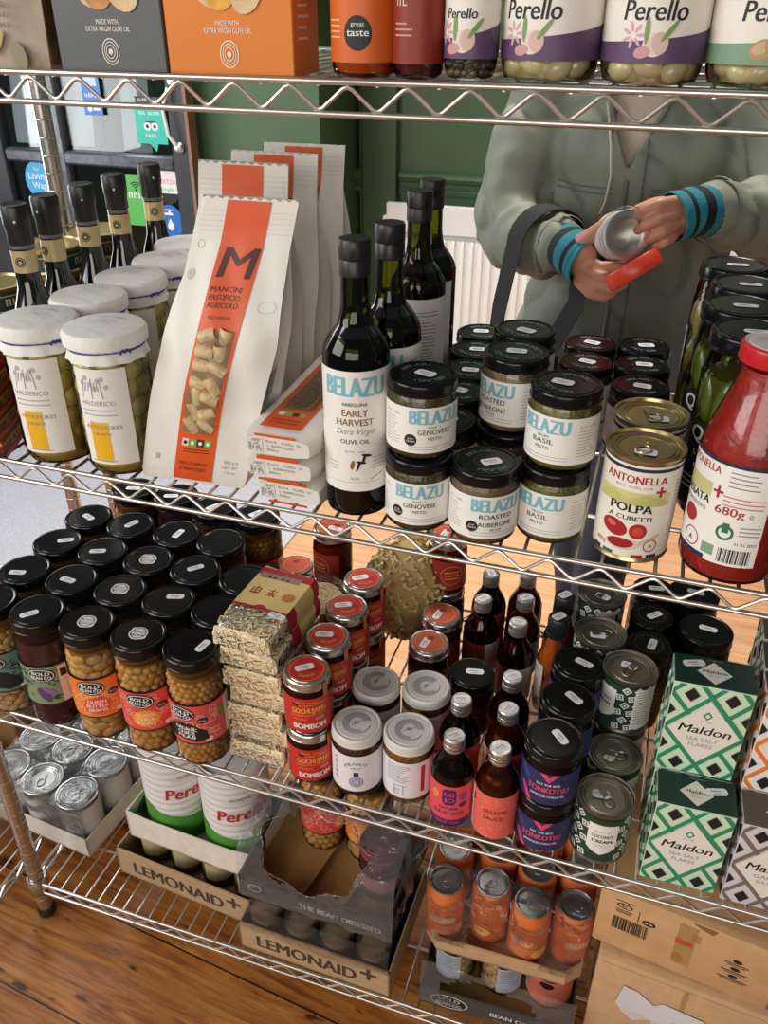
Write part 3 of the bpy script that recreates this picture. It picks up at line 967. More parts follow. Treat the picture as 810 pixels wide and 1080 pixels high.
# ------------------------------------------------------------------ olive oil bottles
DKGLASS = thin('dark_green_glass', (0.30, 0.32, 0.06), rough=0.03, ior=1.5)
OIL = mat('dark_olive_oil', H('#14130a'), 0.12, coat=.6)
OILB = mat('bottle_oil', H('#0d0e08'), 0.1, coat=.8)


def oil_bottle():
    p = Proto(); R = .0338; HH = .285
    prof = [(0, .004), (R - .006, .001), (R - .001, .004), (R, .010), (R, .176), (R - .002, .184), (R - .008, .194), (R - .0155, .203), (.0155, .214), (.0142, .225), (.0138, HH - .03), (.0138, HH - .014)]
    p.part('bottle', glass_mb(R, prof, DKGLASS))
    p.part('oil', fill_mb(R, [(r - .002 if r > .003 else 0, z + .003) for r, z in prof[:-4]] + [(.0125, .216), (0, .216)], OILB))
    b = MB(); b.lathe([(.0140, HH - .035), (.0152, HH - .034), (.0152, HH - .020), (.0146, HH - .019), (.0154, HH - .018), (.0154, HH - .003), (.0145, HH - .0008), (0, HH)], BLACKPL, 40, wob=lambda a, z: .02 * (math.cos(a * 30) > 0) * (z > HH - .0175) * (z < HH - .0022))
    p.part('cap', b)
    b = MB(); lb = LB(b, cyl(R + .0002, .1), .006); hw = PI * R * .84; GLD = mat('gold_foil', H('#b59a4a'), .3, .8)
    lb.rect(-hw, hw, -.066, .066, PB_)
    lb.text('BELAZU', 0, .040, .021, BLZ, w=.062, bold=.9)
    lb.text('ARBEQUINA', 0, .030, .0036, INK, w=.026, bold=.2)
    lb.text('EARLY', 0, .019, .0075, GLD, w=.026, bold=.4); lb.text('HARVEST', 0, .009, .0075, GLD, w=.038, bold=.4)
    lb.text('Extra Virgin', 0, -.0005, .0065, GREYINK, w=.040, shear=.4); lb.text('OLIVE OIL', 0, -.011, .0048, INK, w=.030, bold=.2)
    lb.scrib(0, -.021, .002, .020, GREYINK)
    lb.disc(-.003, -.035, .0022, .0055, GLD, 12, -.2); lb.line((.000, -.042), (.012, -.024), .0008, INK)
    for i in range(4): lb.disc(.003 + i * .0028, -.036 + i * .004, .0055, .0015, INK, 10, -.2 if i % 2 else 1.3)
    lb.lines(.018, .032, -.028, 4, .004, .001, LTINK); lb.lines(-.030, -.018, -.034, 3, .004, .001, LTINK)
    lb.rect(-.030, .030, -.0555, -.055, LTINK); lb.scrib(0, -.052, .0025, .010, GREYINK); lb.line((.016, -.052), (.030, -.047), .0008, INK)
    lb.lines(.042, .072, .05, 22, .0042, .001, GREYINK, random.Random(2)); lb.lines(-.076, -.042, .05, 20, .0042, .001, GREYINK, random.Random(5))
    p.part('label', b)
    return p


OB = oil_bottle()
for lab, x, y, rz in (('tallest-looking olive oil bottle at the front with its whole label showing', .187, .038, .28), ('olive oil bottle half hidden right behind the front oil bottle', .199, .108, -.2),
                      ('olive oil bottle standing in front of the radiator, the nearer of two', .182, .275, -1.0), ('olive oil bottle standing in front of the radiator, the farther of two', .177, .347, -1.4)):
    OB.place('oil_bottle', lab, 'bottle', (x, y, Z2), rz, 'olive oil bottles on the second shelf')

# ------------------------------------------------------------------ artichoke jars with paper-covered lids
AR = .0425; AH = .170
ARTI = mat('artichoke_heart', H('#d2c070'), 0.3, noise=0.22, nscale=50, coat=.3)
ARTI2 = mat('artichoke_heart_pale', H('#e2d490'), 0.3, noise=0.2, nscale=50, coat=.3)
ARTOIL = mat('artichoke_oil', H('#b09a48'), 0.2, noise=.2, nscale=30)
CLOTH = mat('white_paper_cover', H('#e9e7e2'), 0.7, bump=.25, bscale=90); YEL = mat('mustard_yellow_print', H('#e8b423'), .5); STRING = mat('blue_string', H('#2e3b8c'), .7)


def artichoke():
    p = Proto()
    gl = thin('oil_tinted_glass', (0.96, 0.95, 0.84), rough=.02, ior=1.4)
    p.part('glass', glass_mb(AR, [(0, .003), (AR - .012, .001), (AR - .004, .005), (AR, .014), (AR, .128), (AR - .002, .134), (AR - .005, .139), (AR - .005, .160)], gl))
    b = MB(); rn = random.Random(11)
    b.lathe([(0, .004), (AR - .012, .004), (AR - .004, .014), (AR - .005, .134), (0, .134)], ARTOIL, 28)
    for k in range(6):
        n = 7
        for i in range(n):
            a = 2 * PI * (i + .5 * (k % 2) + rn.uniform(-.2, .2)) / n; z = .018 + k * .0215
            rr = AR - .013 if k else AR - .018
            b.ico((rr * math.sin(a), -rr * math.cos(a), z), (.0178, .0120, .0150), rn.choice((ARTI, ARTI2)), 2, Matrix.Rotation(a, 4, 'Z') @ Matrix.Rotation(rn.uniform(-.8, .8), 4, 'Y'))
            for q in range(3):  # overlapping leaves
                t = rn.uniform(-.5, .5)
                b.ico(((rr + .0035) * math.sin(a + t * .3), -(rr + .0035) * math.cos(a + t * .3), z - .004 + q * .004), (.0095, .0055, .0075), rn.choice((ARTI, ARTI2)), 1, Matrix.Rotation(a + t * .3, 4, 'Z') @ Matrix.Rotation(t * 2, 4, 'Y'))
    p.part('artichokes', b)
    b = MB(); lb = LB(b, cyl(AR + .0002, .078, .28), .007)
    lb.rect(-.030, .030, -.058, .056, WHITE)
    for i in range(7): lb.line((-.022 + i * .004, .022 + .010 * abs(math.sin(i * 2.1))), (-.018 + i * .003, .046 - .006 * abs(math.sin(i))), .0008, GREYINK); lb.disc(-.020 + i * .0045, .040 + .006 * math.sin(i * 1.7), .0025, .003, LTINK, 8)
    lb.text('VALDERICO', -.006, .014, .0055, GREYINK, w=.040); lb.lines(-.026, .014, .008, 2, .0055, .0016, LTINK); 
    lb.rect(-.020, .002, -.054, -.006, YEL)
    lb.text('ARTICHOKES', -.004, -.014, .0046, GREYINK, w=.042); lb.text('HEARTS', -.006, -.022, .0034, GREYINK, w=.020); lb.rect(-.024, .006, -.0545, -.0535, GREYINK)
    p.part('label', b)
    b = MB(); rr = AR + .0015
    prof = [(rr + .0005, .138), (rr - .002, .1465), (rr - .0035, .150), (rr + .0015, .1535), (rr + .002, .164), (rr - .001, .1685), (rr - .008, AH), (0, AH + .0006)]
    b.lathe(prof, CLOTH, 64, wob=lambda a, z: (.030 * math.sin(a * 13) * (max(0, .1495 - z) / .0115) + .010 * math.sin(a * 29) * (z < .166)))
    lb = LB(b, plane((0, .004, AH + .0008), (1, 0, 0), (0, 1, 0)))
    for i in range(6): lb.ring(-.010 + i * .004, .004 * math.sin(i), .004, .005, .0004, LTINK, 10)
    lb.arctext('VALDERICO', 0, -.006, .022, .004, LTINK, PI / 2, w=.0034)
    p.part('paper_cover', b)
    b = MB(); b.tube([((rr - .0025) * math.sin(a), -(rr - .0025) * math.cos(a), .1502 + .0006 * math.sin(3 * a)) for a in [2 * PI * i / 40 for i in range(40)]], .0011, STRING, 6, closed=True)
    for s in (-1, 1):
        b.tube([((rr + .000) * math.sin(1.0) + s * .004 * math.cos(1.0) * q + .002, -(rr) * math.cos(1.0) + s * .004 * math.sin(1.0) * q, .1505 + .003 * math.sin(q * 2.4)) for q in (0, .5, 1, 1.5)], .0013, STRING, 6)
    p.part('string', b)
    return p


AP = artichoke()
for lab, x, y, rz in (('paper-capped artichoke jar at the far left of the front row', -.1925, .040, .02), ('paper-capped artichoke jar at the front, right beside the big pasta bag', -.105, .040, .0), ('paper-capped artichoke jar directly behind the far left one', -.188, .131, .1), ('paper-capped artichoke jar third in its column, by the pasta bag edge', -.186, .219, .2),
                      ('paper-capped artichoke jar fourth in its column, under the gold-banded bottle', -.186, .306, -.2), ('hindmost paper-capped artichoke jar, lid barely seen beside the pasta bags', -.205, .394, .3)):
    AP.place('artichoke_jar', lab, 'jar', (x, y, Z2), rz, 'artichoke jars on the second shelf')

# ------------------------------------------------------------------ dark bottles with black capsules
GLDB = mat('pale_gold_band', H('#cdb987'), .35, .4)
DARKB = mat('dark_vinegar_glass', H('#08080a'), .08, coat=.7)


def vinegar():
    p = Proto(); HH = .268; R = .026
    p.part('bottle', fill_mb(R, [(0, .002), (R - .004, .001), (R, .008), (R, .135), (R - .003, .148), (.0155, .17), (.0142, .19), (.0142, HH - .05)], DARKB))
    b = MB(); b.lathe([(.0146, HH - .078), (.0146, HH - .052)], GLDB, 28); lb = LB(b, cyl(.0148, HH - .065), .003); lb.disc(0, 0, .006, .006, INK, 20); lb.ring(0, 0, .0048, .0048, .0007, GLDB, 20); lb.disc(0, 0, .002, .002, GLDB, 10)
    p.part('neck_band', b)
    b = MB(); b.lathe([(.0147, HH - .050), (.0147, HH - .046)], thin('capsule_plastic', (.9, .9, .9), haze=.2), 24); p.part('seal', b)
    b = MB(); b.lathe([(.0148, HH - .046), (.0152, HH - .045), (.0150, HH - .030), (.0162, HH - .024), (.0166, HH - .004), (.0150, HH - .0008), (.013, HH), (0, HH - .002)], BLACKPL, 28, wob=lambda a, z: .012 * math.sin(a * 5 + z * 300))
    lb = LB(b, cyl(.0166, HH - .012)); lb.disc(.004, -.006, .0015, .0015, WHITE, 8); p.part('capsule', b)
    return p


VP = vinegar()
for i, (x, y) in enumerate(((-.268, .130), (-.269, .186), (-.270, .262), (-.270, .335), (-.270, .425))):
    VP.place('vinegar_bottle', 'gold-banded dark bottle, %s' % ('leftmost, nearest of the row', 'second from the left', 'middle one in front of the door glazing bar', 'fourth from the left, before the green sticker', 'rightmost, farthest of the row')[i], 'bottle', (x, y, Z2), RND.uniform(-.3, .6), 'black-capped bottles behind the artichoke jars')

# ------------------------------------------------------------------ tins with ring-pull ends
def tin_end(R, z, m, tab=True, concent=2, ang=0.0):
    """Rolled rim, sunk panel with rings and a ring pull, as one end mesh plus its tab."""
    b = MB()
    prof = [(R, z - .004), (R + .0012, z - .003), (R + .0014, z - .0005), (R + .0006, z), (R - .0010, z - .0002), (R - .0018, z - .0035), (R - .004, z - .0040)]
    r = R - .004
    for i in range(concent):
        r2 = r - R * .11
        prof += [(r - R * .03, z - .0036), (r - R * .05, z - .0028), (r - R * .08, z - .0028), (r2, z - .0038)]; r = r2
    prof += [(0, z - .0036)]
    b.lathe(prof, m, 36)
    t = None
    if tab:
        t = MB(); T = Matrix.Translation((0, 0, z - .0022)) @ Matrix.Rotation(ang, 4, 'Z')
        pts = [(.0065 * math.cos(a), -.008 + .0085 * math.sin(a), 0) for a in [2 * PI * i / 18 for i in range(18)]]
        t.tube(pts, .0012, m, 6, closed=True, xf=T); t.box((0, .006, 0), (.009, .012, .0014), m, bev=.0006, xf=T); t.lathe([(.002, 0), (.002, .0014), (0, .0016)], m, 12, T @ Matrix.Translation((0, .009, 0)))
    return b, t


def C(h, **k): return mat('print_' + h.strip('#'), H(h), k.get('rough', .5))


# ------------------------------------------------------------------ chopped tomato cans
def tomato_can():
    p = Proto(); R = .0365; HH = .112
    b = MB(); b.lathe([(0, .001), (R - .003, .001), (R, .0), (R + .0012, .002), (R, .005), (R - .0005, .007), (R - .0005, HH - .006), (R, HH - .004)], GOLDCAN, 40); p.part('body', b)
    b = MB(); lb = LB(b, cyl(R - .0002, .056), .006); hw = PI * R - .0005; CR = C('#efe9dc'); RED = C('#b0202a'); NAVY = C('#23284a')
    lb.rect(-hw, hw, -.050, .050, CR); lb.rect(-hw, hw, .044, .0475, NAVY)
    lb.rect(-.036, .036, .009, .022, C('#d6cf8e')); lb.poly([(-.036, .012), (-.020, .020), (-.004, .014), (.012, .021), (.036, .013), (.036, .008), (-.036, .008)], C('#c3c27a'))
    lb.text('ANTONELLA', 0, .0315, .0082, RED, w=.060, bold=.6); lb.scrib(0, .0262, .0022, .036, GREYINK)
    lb.rect(.024, .0265, .018, .029, RED); lb.rect(.0205, .030, .0225, .025, RED)
    lb.text('POLPA', 0, .0005, .0092, INK, w=.040, bold=.7); lb.text('A CUBETTI', 0, -.0085, .005, INK, w=.042, bold=.6)
    lb.disc(-.013, -.019, .0135, .009, C('#a8222a'), 24, -.25); lb.disc(-.016, -.016, .005, .003, C('#d8605c'), 12, -.3); lb.disc(.010, -.020, .0085, .0085, C('#b3262c'), 22); lb.disc(.010, -.020, .005, .005, C('#cf4a44'), 16)
    lb.disc(-.003, -.036, .017, .0065, C('#d9c9b2'), 24, .05); lb.disc(-.005, -.035, .013, .0055, C('#9e1c26'), 22, .05); lb.line((.012, -.034), (.032, -.024), .004, C('#d9c9b2'))
    lb.text('400g', -.026, -.041, .0045, RED, w=.012); lb.ring(.024, -.036, .007, .007, .001, RED, 20); lb.text('A', .024, -.038, .004, INK)
    for i, h in enumerate(('#23284a', '#2f6b45', '#efe9dc', '#b0202a', '#23284a')): lb.rect(-.036 + i * .0145, -.036 + i * .0145 + .011, -.050, -.0465, C(h))
    lb.rect(.040, .085, -.040, .036, C('#f3efe6')); lb.lines(.043, .082, .032, 16, .004, .0012, GREYINK, random.Random(3)); lb.barcode(-.085, -.055, -.038, -.015, INK)
    p.part('label', b)
    e, t = tin_end(R, HH, GOLDCAN); i = p.part('end', e); p.part('ring_pull', t, under=i)
    return p


TC = tomato_can()
o = TC.place('tomato_can', 'front can of chopped tomatoes with white label and gold end', 'can', (.4745, .050, Z2), -.12, 'tomato cans on the second shelf'); price(o, .002, -.012, .1095, .1, 1)
o = TC.place('tomato_can', 'can of chopped tomatoes right behind the front tomato can', 'can', (.4755, .127, Z2), .5, 'tomato cans on the second shelf'); price(o, .002, -.012, .1095, -.3, 1)

# ------------------------------------------------------------------ tomato passata bottle
p = Proto(); R = .0455; HH = .226
prof = [(0, .004), (R - .010, .001), (R - .003, .005), (R, .014), (R, .128), (R - .003, .142), (R - .010, .166), (R - .016, .184), (R - .0185, .196), (R - .0185, .200), (R - .0165, .203), (R - .0165, .206), (R - .0185, .208), (R - .0185, HH - .006)]
p.part('bottle', glass_mb(R, prof))
TOM = mat('tomato_passata', H('#a8261f'), .3, noise=.2, nscale=70, bump=.25, bscale=120, coat=.3)
p.part('passata', fill_mb(R, [(max(r - .0018, 0), z + .002 if z < .19 else z) for r, z in prof[:-6]] + [(R - .021, .204), (0, .204)], TOM))
b = lid_mb(R - .0145, HH - .016, HH, mat('red_lid', H('#c4202a'), .3), top=C('#f1e6e4', rough=.3)); lb = LB(b, plane((0, 0, HH - .0004), (1, 0, 0), (0, 1, 0)))
lb.emit([(0, 0)] + [(.020 * math.cos(a), .020 * math.sin(a)) for a in [-.9 + 1.1 * i / 10 for i in range(11)]], [tuple(range(12))], C('#c4202a')); lb.rrect(-.010, .004, .018, .008, C('#e3c7bd'), .2)
p.part('lid', b)
b = MB(); lb = LB(b, cyl(R + .0003, .078, -.15), .006); RED = C('#b0202a'); NAVY = C('#23284a')
lb.rect(-.050, .038, -.052, .050, C('#f2f0ea')); lb.rect(-.050, .038, .047, .050, NAVY); lb.rect(-.050, -.008, -.052, -.047, NAVY)
lb.text('ANTONELLA', -.034, .037, .0075, RED, w=.050, bold=.5); lb.rect(-.050, -.014, .012, .026, C('#cdc88c'))
lb.rect(-.0085, -.0060, .014, .026, RED); lb.rect(-.012, -.0025, .019, .0215, RED)
lb.text('PASSATA', -.034, .0045, .008, INK, w=.040, bold=.6); lb.text('DI POMODORO', -.034, -.003, .004, INK, w=.036); lb.disc(-.034, -.014, .010, .0085, C('#a8222a'), 20)
lb.ring(-.026, -.036, .0095, .0095, .0012, RED, 22); lb.text('A', -.026, -.040, .006, INK); lb.rect(-.012, .0, -.045, -.034, C('#7fa98a'))
lb.lines(.000, .032, .042, 4, .0045, .0012, GREYINK, random.Random(3)); lb.lines(-.002, .034, .018, 3, .0042, .0012, C('#c77a78')); lb.text('680g', .006, .000, .0085, RED, w=.026, bold=.4); lb.text('e', .025, .000, .007, GREYINK); 
lb.ring(.006, -.018, .008, .008, .0025, C('#2f7a55'), 18); lb.rect(.003, .009, -.018, -.008, C('#2f7a55')); lb.lines(.018, .036, -.010, 3, .004, .0012, GREYINK); lb.text('31 01 2027', .026, -.029, .003, INK, w=.02)
lb.barcode(.004, .032, -.049, -.034, INK)
p.part('label', b)
p.place('passata_bottle', 'large bottle of red tomato passata with white label and red lid', 'bottle', (.566, .042, Z2), -.25)

# ------------------------------------------------------------------ big pickle jars behind the passata
PICK = mat('gherkin', H('#5f6a1e'), .25, noise=.3, nscale=30, coat=.4); PICKB = mat('pickle_brine', H('#4a4512'), .2); ANCH = mat('pale_pickle', H('#9a8c48'), .3, noise=.2, nscale=40)


def pickle(pale):
    p = Proto(); R = .041; HH = .200
    p.part('glass', glass_mb(R, shell(R, HH - .045, HH - .010, .037, .01)))
    b = MB(); rn = random.Random(5)
    b.lathe([(0, .004), (R - .008, .004), (R - .006, .012), (R - .006, HH - .045), (0, HH - .04)], PICKB, 28)
    for k in range(3):
        for i in range(11):
            a = 2 * PI * (i + .5 * (k % 2)) / 11
            b.ico(((R - .0085) * math.sin(a), -(R - .0085) * math.cos(a), .030 + k * .050), (.0085, .007, .028), ANCH if pale else PICK, 2, Matrix.Rotation(a, 4, 'Z') @ Matrix.Rotation(rn.uniform(-.3, .3), 4, 'Y'))
    p.part('gherkins', b)
    b = MB(); lb = LB(b, cyl(R + .0003, .07), .007)
    if pale:
        lb.rect(-.055, -.035, -.02, .05, C('#d8dfe4')); lb.lines(-.053, -.038, .045, 9, .006, .0016, BLU2)
    else:
        lb.rect(-.030, .075, -.055, .040, INK); lb.text('Q', -.016, .020, .016, WHITE, bold=.8); lb.scrib(.004, .004, .006, .04, WHITE, 2); lb.scrib(0, -.010, .005, .024, WHITE, 3); lb.lines(-.026, .02, -.022, 3, .006, .0014, WHITE)
    p.part('label', b); p.part('lid', lid_mb(.0405, HH - .017, HH, BLACKLID)); return p


PK, PKP = pickle(False), pickle(True)
for i, (x, y, pr) in enumerate(((.556, .150, PK), (.548, .232, PK), (.556, .315, PK), (.545, .398, PKP))):
    o = pr.place('pickle_jar', ('large black-lidded gherkin jar right behind the passata bottle', 'large gherkin jar second in line behind the passata', 'large gherkin jar third in line behind the passata', 'tall pale pickle jar with blue and white label, last behind the passata')[i], 'jar', (x, y, Z2), -.55, 'pickle jars behind the passata')
    price(o, .004, -.002, .200, .1 + .55, 0)

# ------------------------------------------------------------------ gochujang jars
def gochu():
    p = Proto(); R = .0315; HH = .091; PASTE = mat('dark_chilli_paste', H('#3a1310'), .3, coat=.3)
    SIL = mat('silver_lid', (.66, .64, .61), .25, .95)
    p.part('glass', glass_mb(R, shell(R, HH - .024, HH - .006, .029, .006)))
    p.part('paste', fill_mb(R, [(0, .003), (R - .005, .003), (R - .0014, .010), (R - .0014, HH - .022), (0, HH - .016)], PASTE))
    RD = C('#c8302c'); b = MB(); lb = LB(b, cyl(R + .0002, .040), .006); hw = PI * R - .0008; GO = C('#e8b04a')
    lb.rect(-hw, hw, -.030, .028, RD)
    lb.scrib(.002, .020, .0026, .034, GO); lb.text('GOCHUJANG', .002, .004, .0088, GO, w=.046, bold=.5, rot=.06)
    lb.line((-.024, .0155), (.026, .0185), .0007, GO); lb.line((-.024, -.001), (.026, .002), .0007, GO)
    lb.scrib(.016, -.008, .0035, .012, WHITE, 2); lb.scrib(-.010, -.008, .0022, .018, GO, 3)
    lb.text('BOMBOM', .002, -.0235, .0092, WHITE, w=.044, bold=.8)
    for i in range(5): lb.disc(-.020 + .0018 * i, .0178 - .0006 * (i % 2), .0016, .0016, INK, 8)
    lb.rect(.036, .062, -.026, .024, C('#b52a28')); lb.lines(.038, .060, .02, 10, .0042, .0010, GO, random.Random(1)); lb.rect(-.062, -.036, -.026, .024, C('#b52a28')); lb.lines(-.060, -.038, .02, 10, .0042, .0010, WHITE, random.Random(2))
    p.part('label', b)
    b = lid_mb(R - .0005, HH - .014, HH, SIL, ring=True); lb = LB(b, plane((0, 0, HH - .0003), (1, 0, 0), (0, 1, 0))); lb.disc(0, 0, .0245, .0245, RD, 32); lb.ring(0, 0, .0225, .0225, .0006, GO, 32); lb.text('GOCHUJANG', 0, -.004, .005, C('#8a1c1c'), w=.030, bold=.3); lb.arctext('BOMBOM', 0, 0, .016, .004, GO, -PI / 2, inside=True, w=.0034)
    p.part('lid', b)
    b = MB(); lb = LB(b, cyl(R + .0002, 0), .004, base=.0006); lb.rect(.022, .030, HH - .026, HH - .003, mat('amber_tape', H('#c86a2a'), .3)); p.part('seal_strip', b)
    return p


GJ = gochu()
for i, y in enumerate((.042, .1125, .182, .2525)):
    for lv in (0, 1):
        o = GJ.place('gochujang_jar', '%s red gochujang jar of the %s stack from the front' % (('lower', 'upper')[lv], ('first', 'second', 'third', 'fourth')[i]), 'jar', (.1115 + .0015 * i, y, Z3 + lv * .091), 0.42 + RND.uniform(-.1, .1), 'red gochujang jars on the third shelf')
        if lv: price(o, RND.uniform(-.006, .002), .003, .0912, RND.uniform(-.2, .5), 0)

# ------------------------------------------------------------------ white-lidded peanut crunch jars
def peanut(back):
    p = Proto(); R = .0335; HH = .108; CR = mat('chilli_crunch', H('#4a2312'), .3, noise=.6, nscale=200, bump=.5, bscale=260, coat=.3); CR2 = mat('golden_crunch', H('#8f5a1e'), .3, noise=.5, nscale=200, bump=.5, bscale=260, coat=.3)
    WL = mat('white_enamel_lid', H('#d9d5cf'), .35)
    p.part('glass', glass_mb(R, shell(R, HH - .024, HH - .006, .0305, .006)))
    p.part('contents', fill_mb(R, [(0, .003), (R - .005, .003), (R - .0012, .009), (R - .0012, HH - .024), (R - .004, HH - .016), (0, HH - .016)], CR2 if back else CR))
    b = MB(); lb = LB(b, cyl(R + .0002, .050), .006); hw = PI * R * .9; NV = C('#2a3358'); LP = C('#eae6ea')
    lb.rect(-hw, hw, -.034, .031, LP)
    if back:
        lb.lines(-.020, .016, .024, 9, .0036, .0012, C('#9a9aae'), random.Random(6)); lb.rect(-.010, .008, -.012, -.011, GREYINK); lb.rect(-.008, -.007, -.030, -.012, GREYINK); lb.rect(.004, .005, -.030, -.012, GREYINK); lb.lines(-.010, .0, -.018, 3, .004, .0009, GREYINK)
        lb.rect(.028, .034, -.024, .024, C('#a33a3a'))
    else:
        lb.arctext('PEANUT', .002, -.002, .0175, .0052, NV, PI / 2, spread=1.7, w=.0046); lb.text("'CRAY'", .002, .007, .0036, NV, w=.014); lb.rect(-.0015, .0055, -.006, .002, NV); lb.disc(.002, -.016, .0095, .0095, C('#b9b6cc'), 24); lb.ring(.002, -.016, .0095, .0095, .0007, NV, 24); lb.ring(.002, -.016, .0055, .0055, .0006, NV, 20)
        for i in range(5): lb.scrib(-.026, .018 - i * .009, .0055, .006, NV, i)
    p.part('label', b)
    b = lid_mb(R + .0005, HH - .015, HH, WL); lb = LB(b, plane((0, 0, HH - .0003), (1, 0, 0), (0, 1, 0)))
    for r in (.0185, .0160, .0135, .0108): lb.ring(0, 0, r, r, .0007, NV, 36, .3, 6.1 if r > .017 else (5.2 if r > .012 else 3.6))
    lb.line((-.006, -.005), (.006, .005), .0006, NV); lb.scrib(0, -.002, .004, .006, NV)
    p.part('lid', b); return p


P1, P2 = peanut(False), peanut(True)
g = 'white-lidded peanut jars on the third shelf'
P1.place('peanut_crunch_jar', 'white-lidded jar of dark crunch with a small blue emblem, at the front', 'jar', (.179, .042, Z3), .22, g)
P2.place('peanut_crunch_jar', 'white-lidded jar of golden crunch turned to its printed back label, at the front', 'jar', (.2475, .052, Z3), -.05, g)
P1.place('peanut_crunch_jar', 'white-lidded jar next to the red jars, behind the dark crunch jar', 'jar', (.178, .125, Z3), .8, g)
P2.place('peanut_crunch_jar', 'white-lidded jar of golden crunch behind the back-label jar', 'jar', (.247, .138, Z3), .6, g)

# ------------------------------------------------------------------ sauce bottles with silver caps
def sauce(kind):
    p = Proto(); R = .0272; HH = .142
    SIL = mat('brushed_cap', (.62, .60, .57), .32, .9)
    tint, liq = {'stir': ((.22, .12, .06), '#170c08'), 'sesame': ((.55, .30, .14), '#6b3416'), 'red': ((.4, .10, .05), '#3a120c'), 'amber': ((.6, .3, .1), '#7a2f10')}[kind]
    gl = thin('sauce_glass_' + kind, tint, rough=.03, ior=1.5)
    prof = [(0, .003), (R - .006, .001), (R - .001, .005), (R, .010), (R, .084), (R - .002, .092), (R - .007, .102), (R - .0125, .112), (R - .0140, .120), (R - .0140, HH - .006)]
    p.part('bottle', glass_mb(R, prof, gl))
    lv = .108 if kind != 'sesame' else .104
    p.part('sauce', fill_mb(R, [(max(r - .002, 0), z + .002) for r, z in prof[:-3] if z < lv] + [(R - .013, lv + .002), (0, lv + .002)], mat('sauce_' + kind, H(liq), .25, coat=.5)))
    b = MB(); Rc = .0136; b.lathe([(Rc - .0008, HH - .020), (Rc, HH - .0195), (Rc, HH - .0155), (Rc - .0012, HH - .0145), (Rc, HH - .0135), (Rc, HH - .011), (Rc - .0008, HH - .0102), (Rc, HH - .0094), (Rc, HH - .0016), (Rc - .0015, HH), (0, HH)], SIL, 36); p.part('cap', b)
    b = MB(); lb = LB(b, cyl(R + .0002, .043), .005); hw = PI * R * .86; CO = C('#e8505a'); PU = C('#4a2a6a')
    if kind == 'stir':
        lb.rect(-hw, hw, -.034, .036, CO); lb.rect(-.030, .030, -.034, -.024, PU)
        lb.poly([(-.009, .008), (-.006, .003), (.006, .003), (.009, .008), (.009, .026), (.006, .031), (-.006, .031), (-.009, .026)], PU); lb.text('NO', 0, .0185, .0072, CO, w=.013, bold=.7); lb.text('JO', 0, .0085, .0072, CO, w=.013, bold=.7)
        lb.disc(-.019, .017, .0052, .007, C('#f0a83c'), 16); lb.ring(-.019, .017, .003, .0045, .001, CO, 12); lb.disc(.019, .018, .0065, .0075, C('#8a4a86'), 16); lb.disc(.019, .003, .006, .0045, C('#3a3433'), 14)
        lb.text('NATURAL', 0, -.006, .0058, PU, w=.026, bold=.4); lb.text('STIR FRY SAUCE', 0, -.015, .0058, PU, w=.040, bold=.4); lb.scrib(0, -.0305, .0032, .03, CO)
    elif kind == 'sesame':
        SC_ = C('#ea6a5c'); lb.rect(-hw, hw, -.036, .040, SC_)
        rn = random.Random(2)
        for i in range(60): lb.disc(rn.uniform(-.046, .046), rn.uniform(-.033, .037), .0042, .0009, C('#f08d7e'), 8, rn.uniform(0, 3))
        lb.text('SESAME', 0, .010, .0066, C('#8a2c2a'), w=.030, bold=.25); lb.text('SAUCE', -.002, -.001, .0066, C('#8a2c2a'), w=.024, bold=.25)
        lb.rect(-.062, -.034, -.036, .040, C('#efe3dd')); lb.lines(-.060, -.040, .034, 14, .0046, .0012, GREYINK, random.Random(4)); lb.rect(-.034, -.030, .016, .028, INK)
    else:
        lb.rect(-hw, .010, -.034, .030, C('#7a1a1c')); lb.rect(.010, hw, -.034, .030, C('#cfc8c0')); lb.lines(.014, .036, .024, 12, .0044, .0012, GREYINK, random.Random(4))
    p.part('label', b); return p


SB = {k: sauce(k) for k in ('stir', 'sesame', 'red', 'amber')}
for kind, lab, x, y, rz in (('stir', 'dark stir fry sauce bottle with pink-red label at the shelf front', .3125, .029, .12), ('stir', 'dark stir fry sauce bottle right behind the front one', .306, .093, -.5),
                            ('sesame', 'amber sesame sauce bottle with coral label at the shelf front', .3705, .027, .15), ('sesame', 'silver-capped sauce bottle second behind the sesame sauce', .367, .096, .4), ('red', 'silver-capped dark red sauce bottle third behind the sesame sauce', .361, .157, .3),
                            ('red', 'red sauce bottle with a grey back label, mid-shelf', .347, .274, -.5), ('amber', 'small amber red sauce bottle behind the grey-labelled one', .347, .336, .2), ('red', 'dark sauce bottle with red label standing in the gap of bright floor', .286, .314, .1), ('stir', 'dark silver-capped bottle hindmost under the second shelf', .284, .382, 1.2), ('amber', 'amber red bottle hindmost beside the dark silver-capped one', .340, .398, .5)):
    o = SB[kind].place('sauce_bottle', lab, 'bottle', (x, y, Z3), rz, 'silver-capped sauce bottles on the third shelf'); price(o, 0, 0, .1422, RND.uniform(.2, .9), 1)

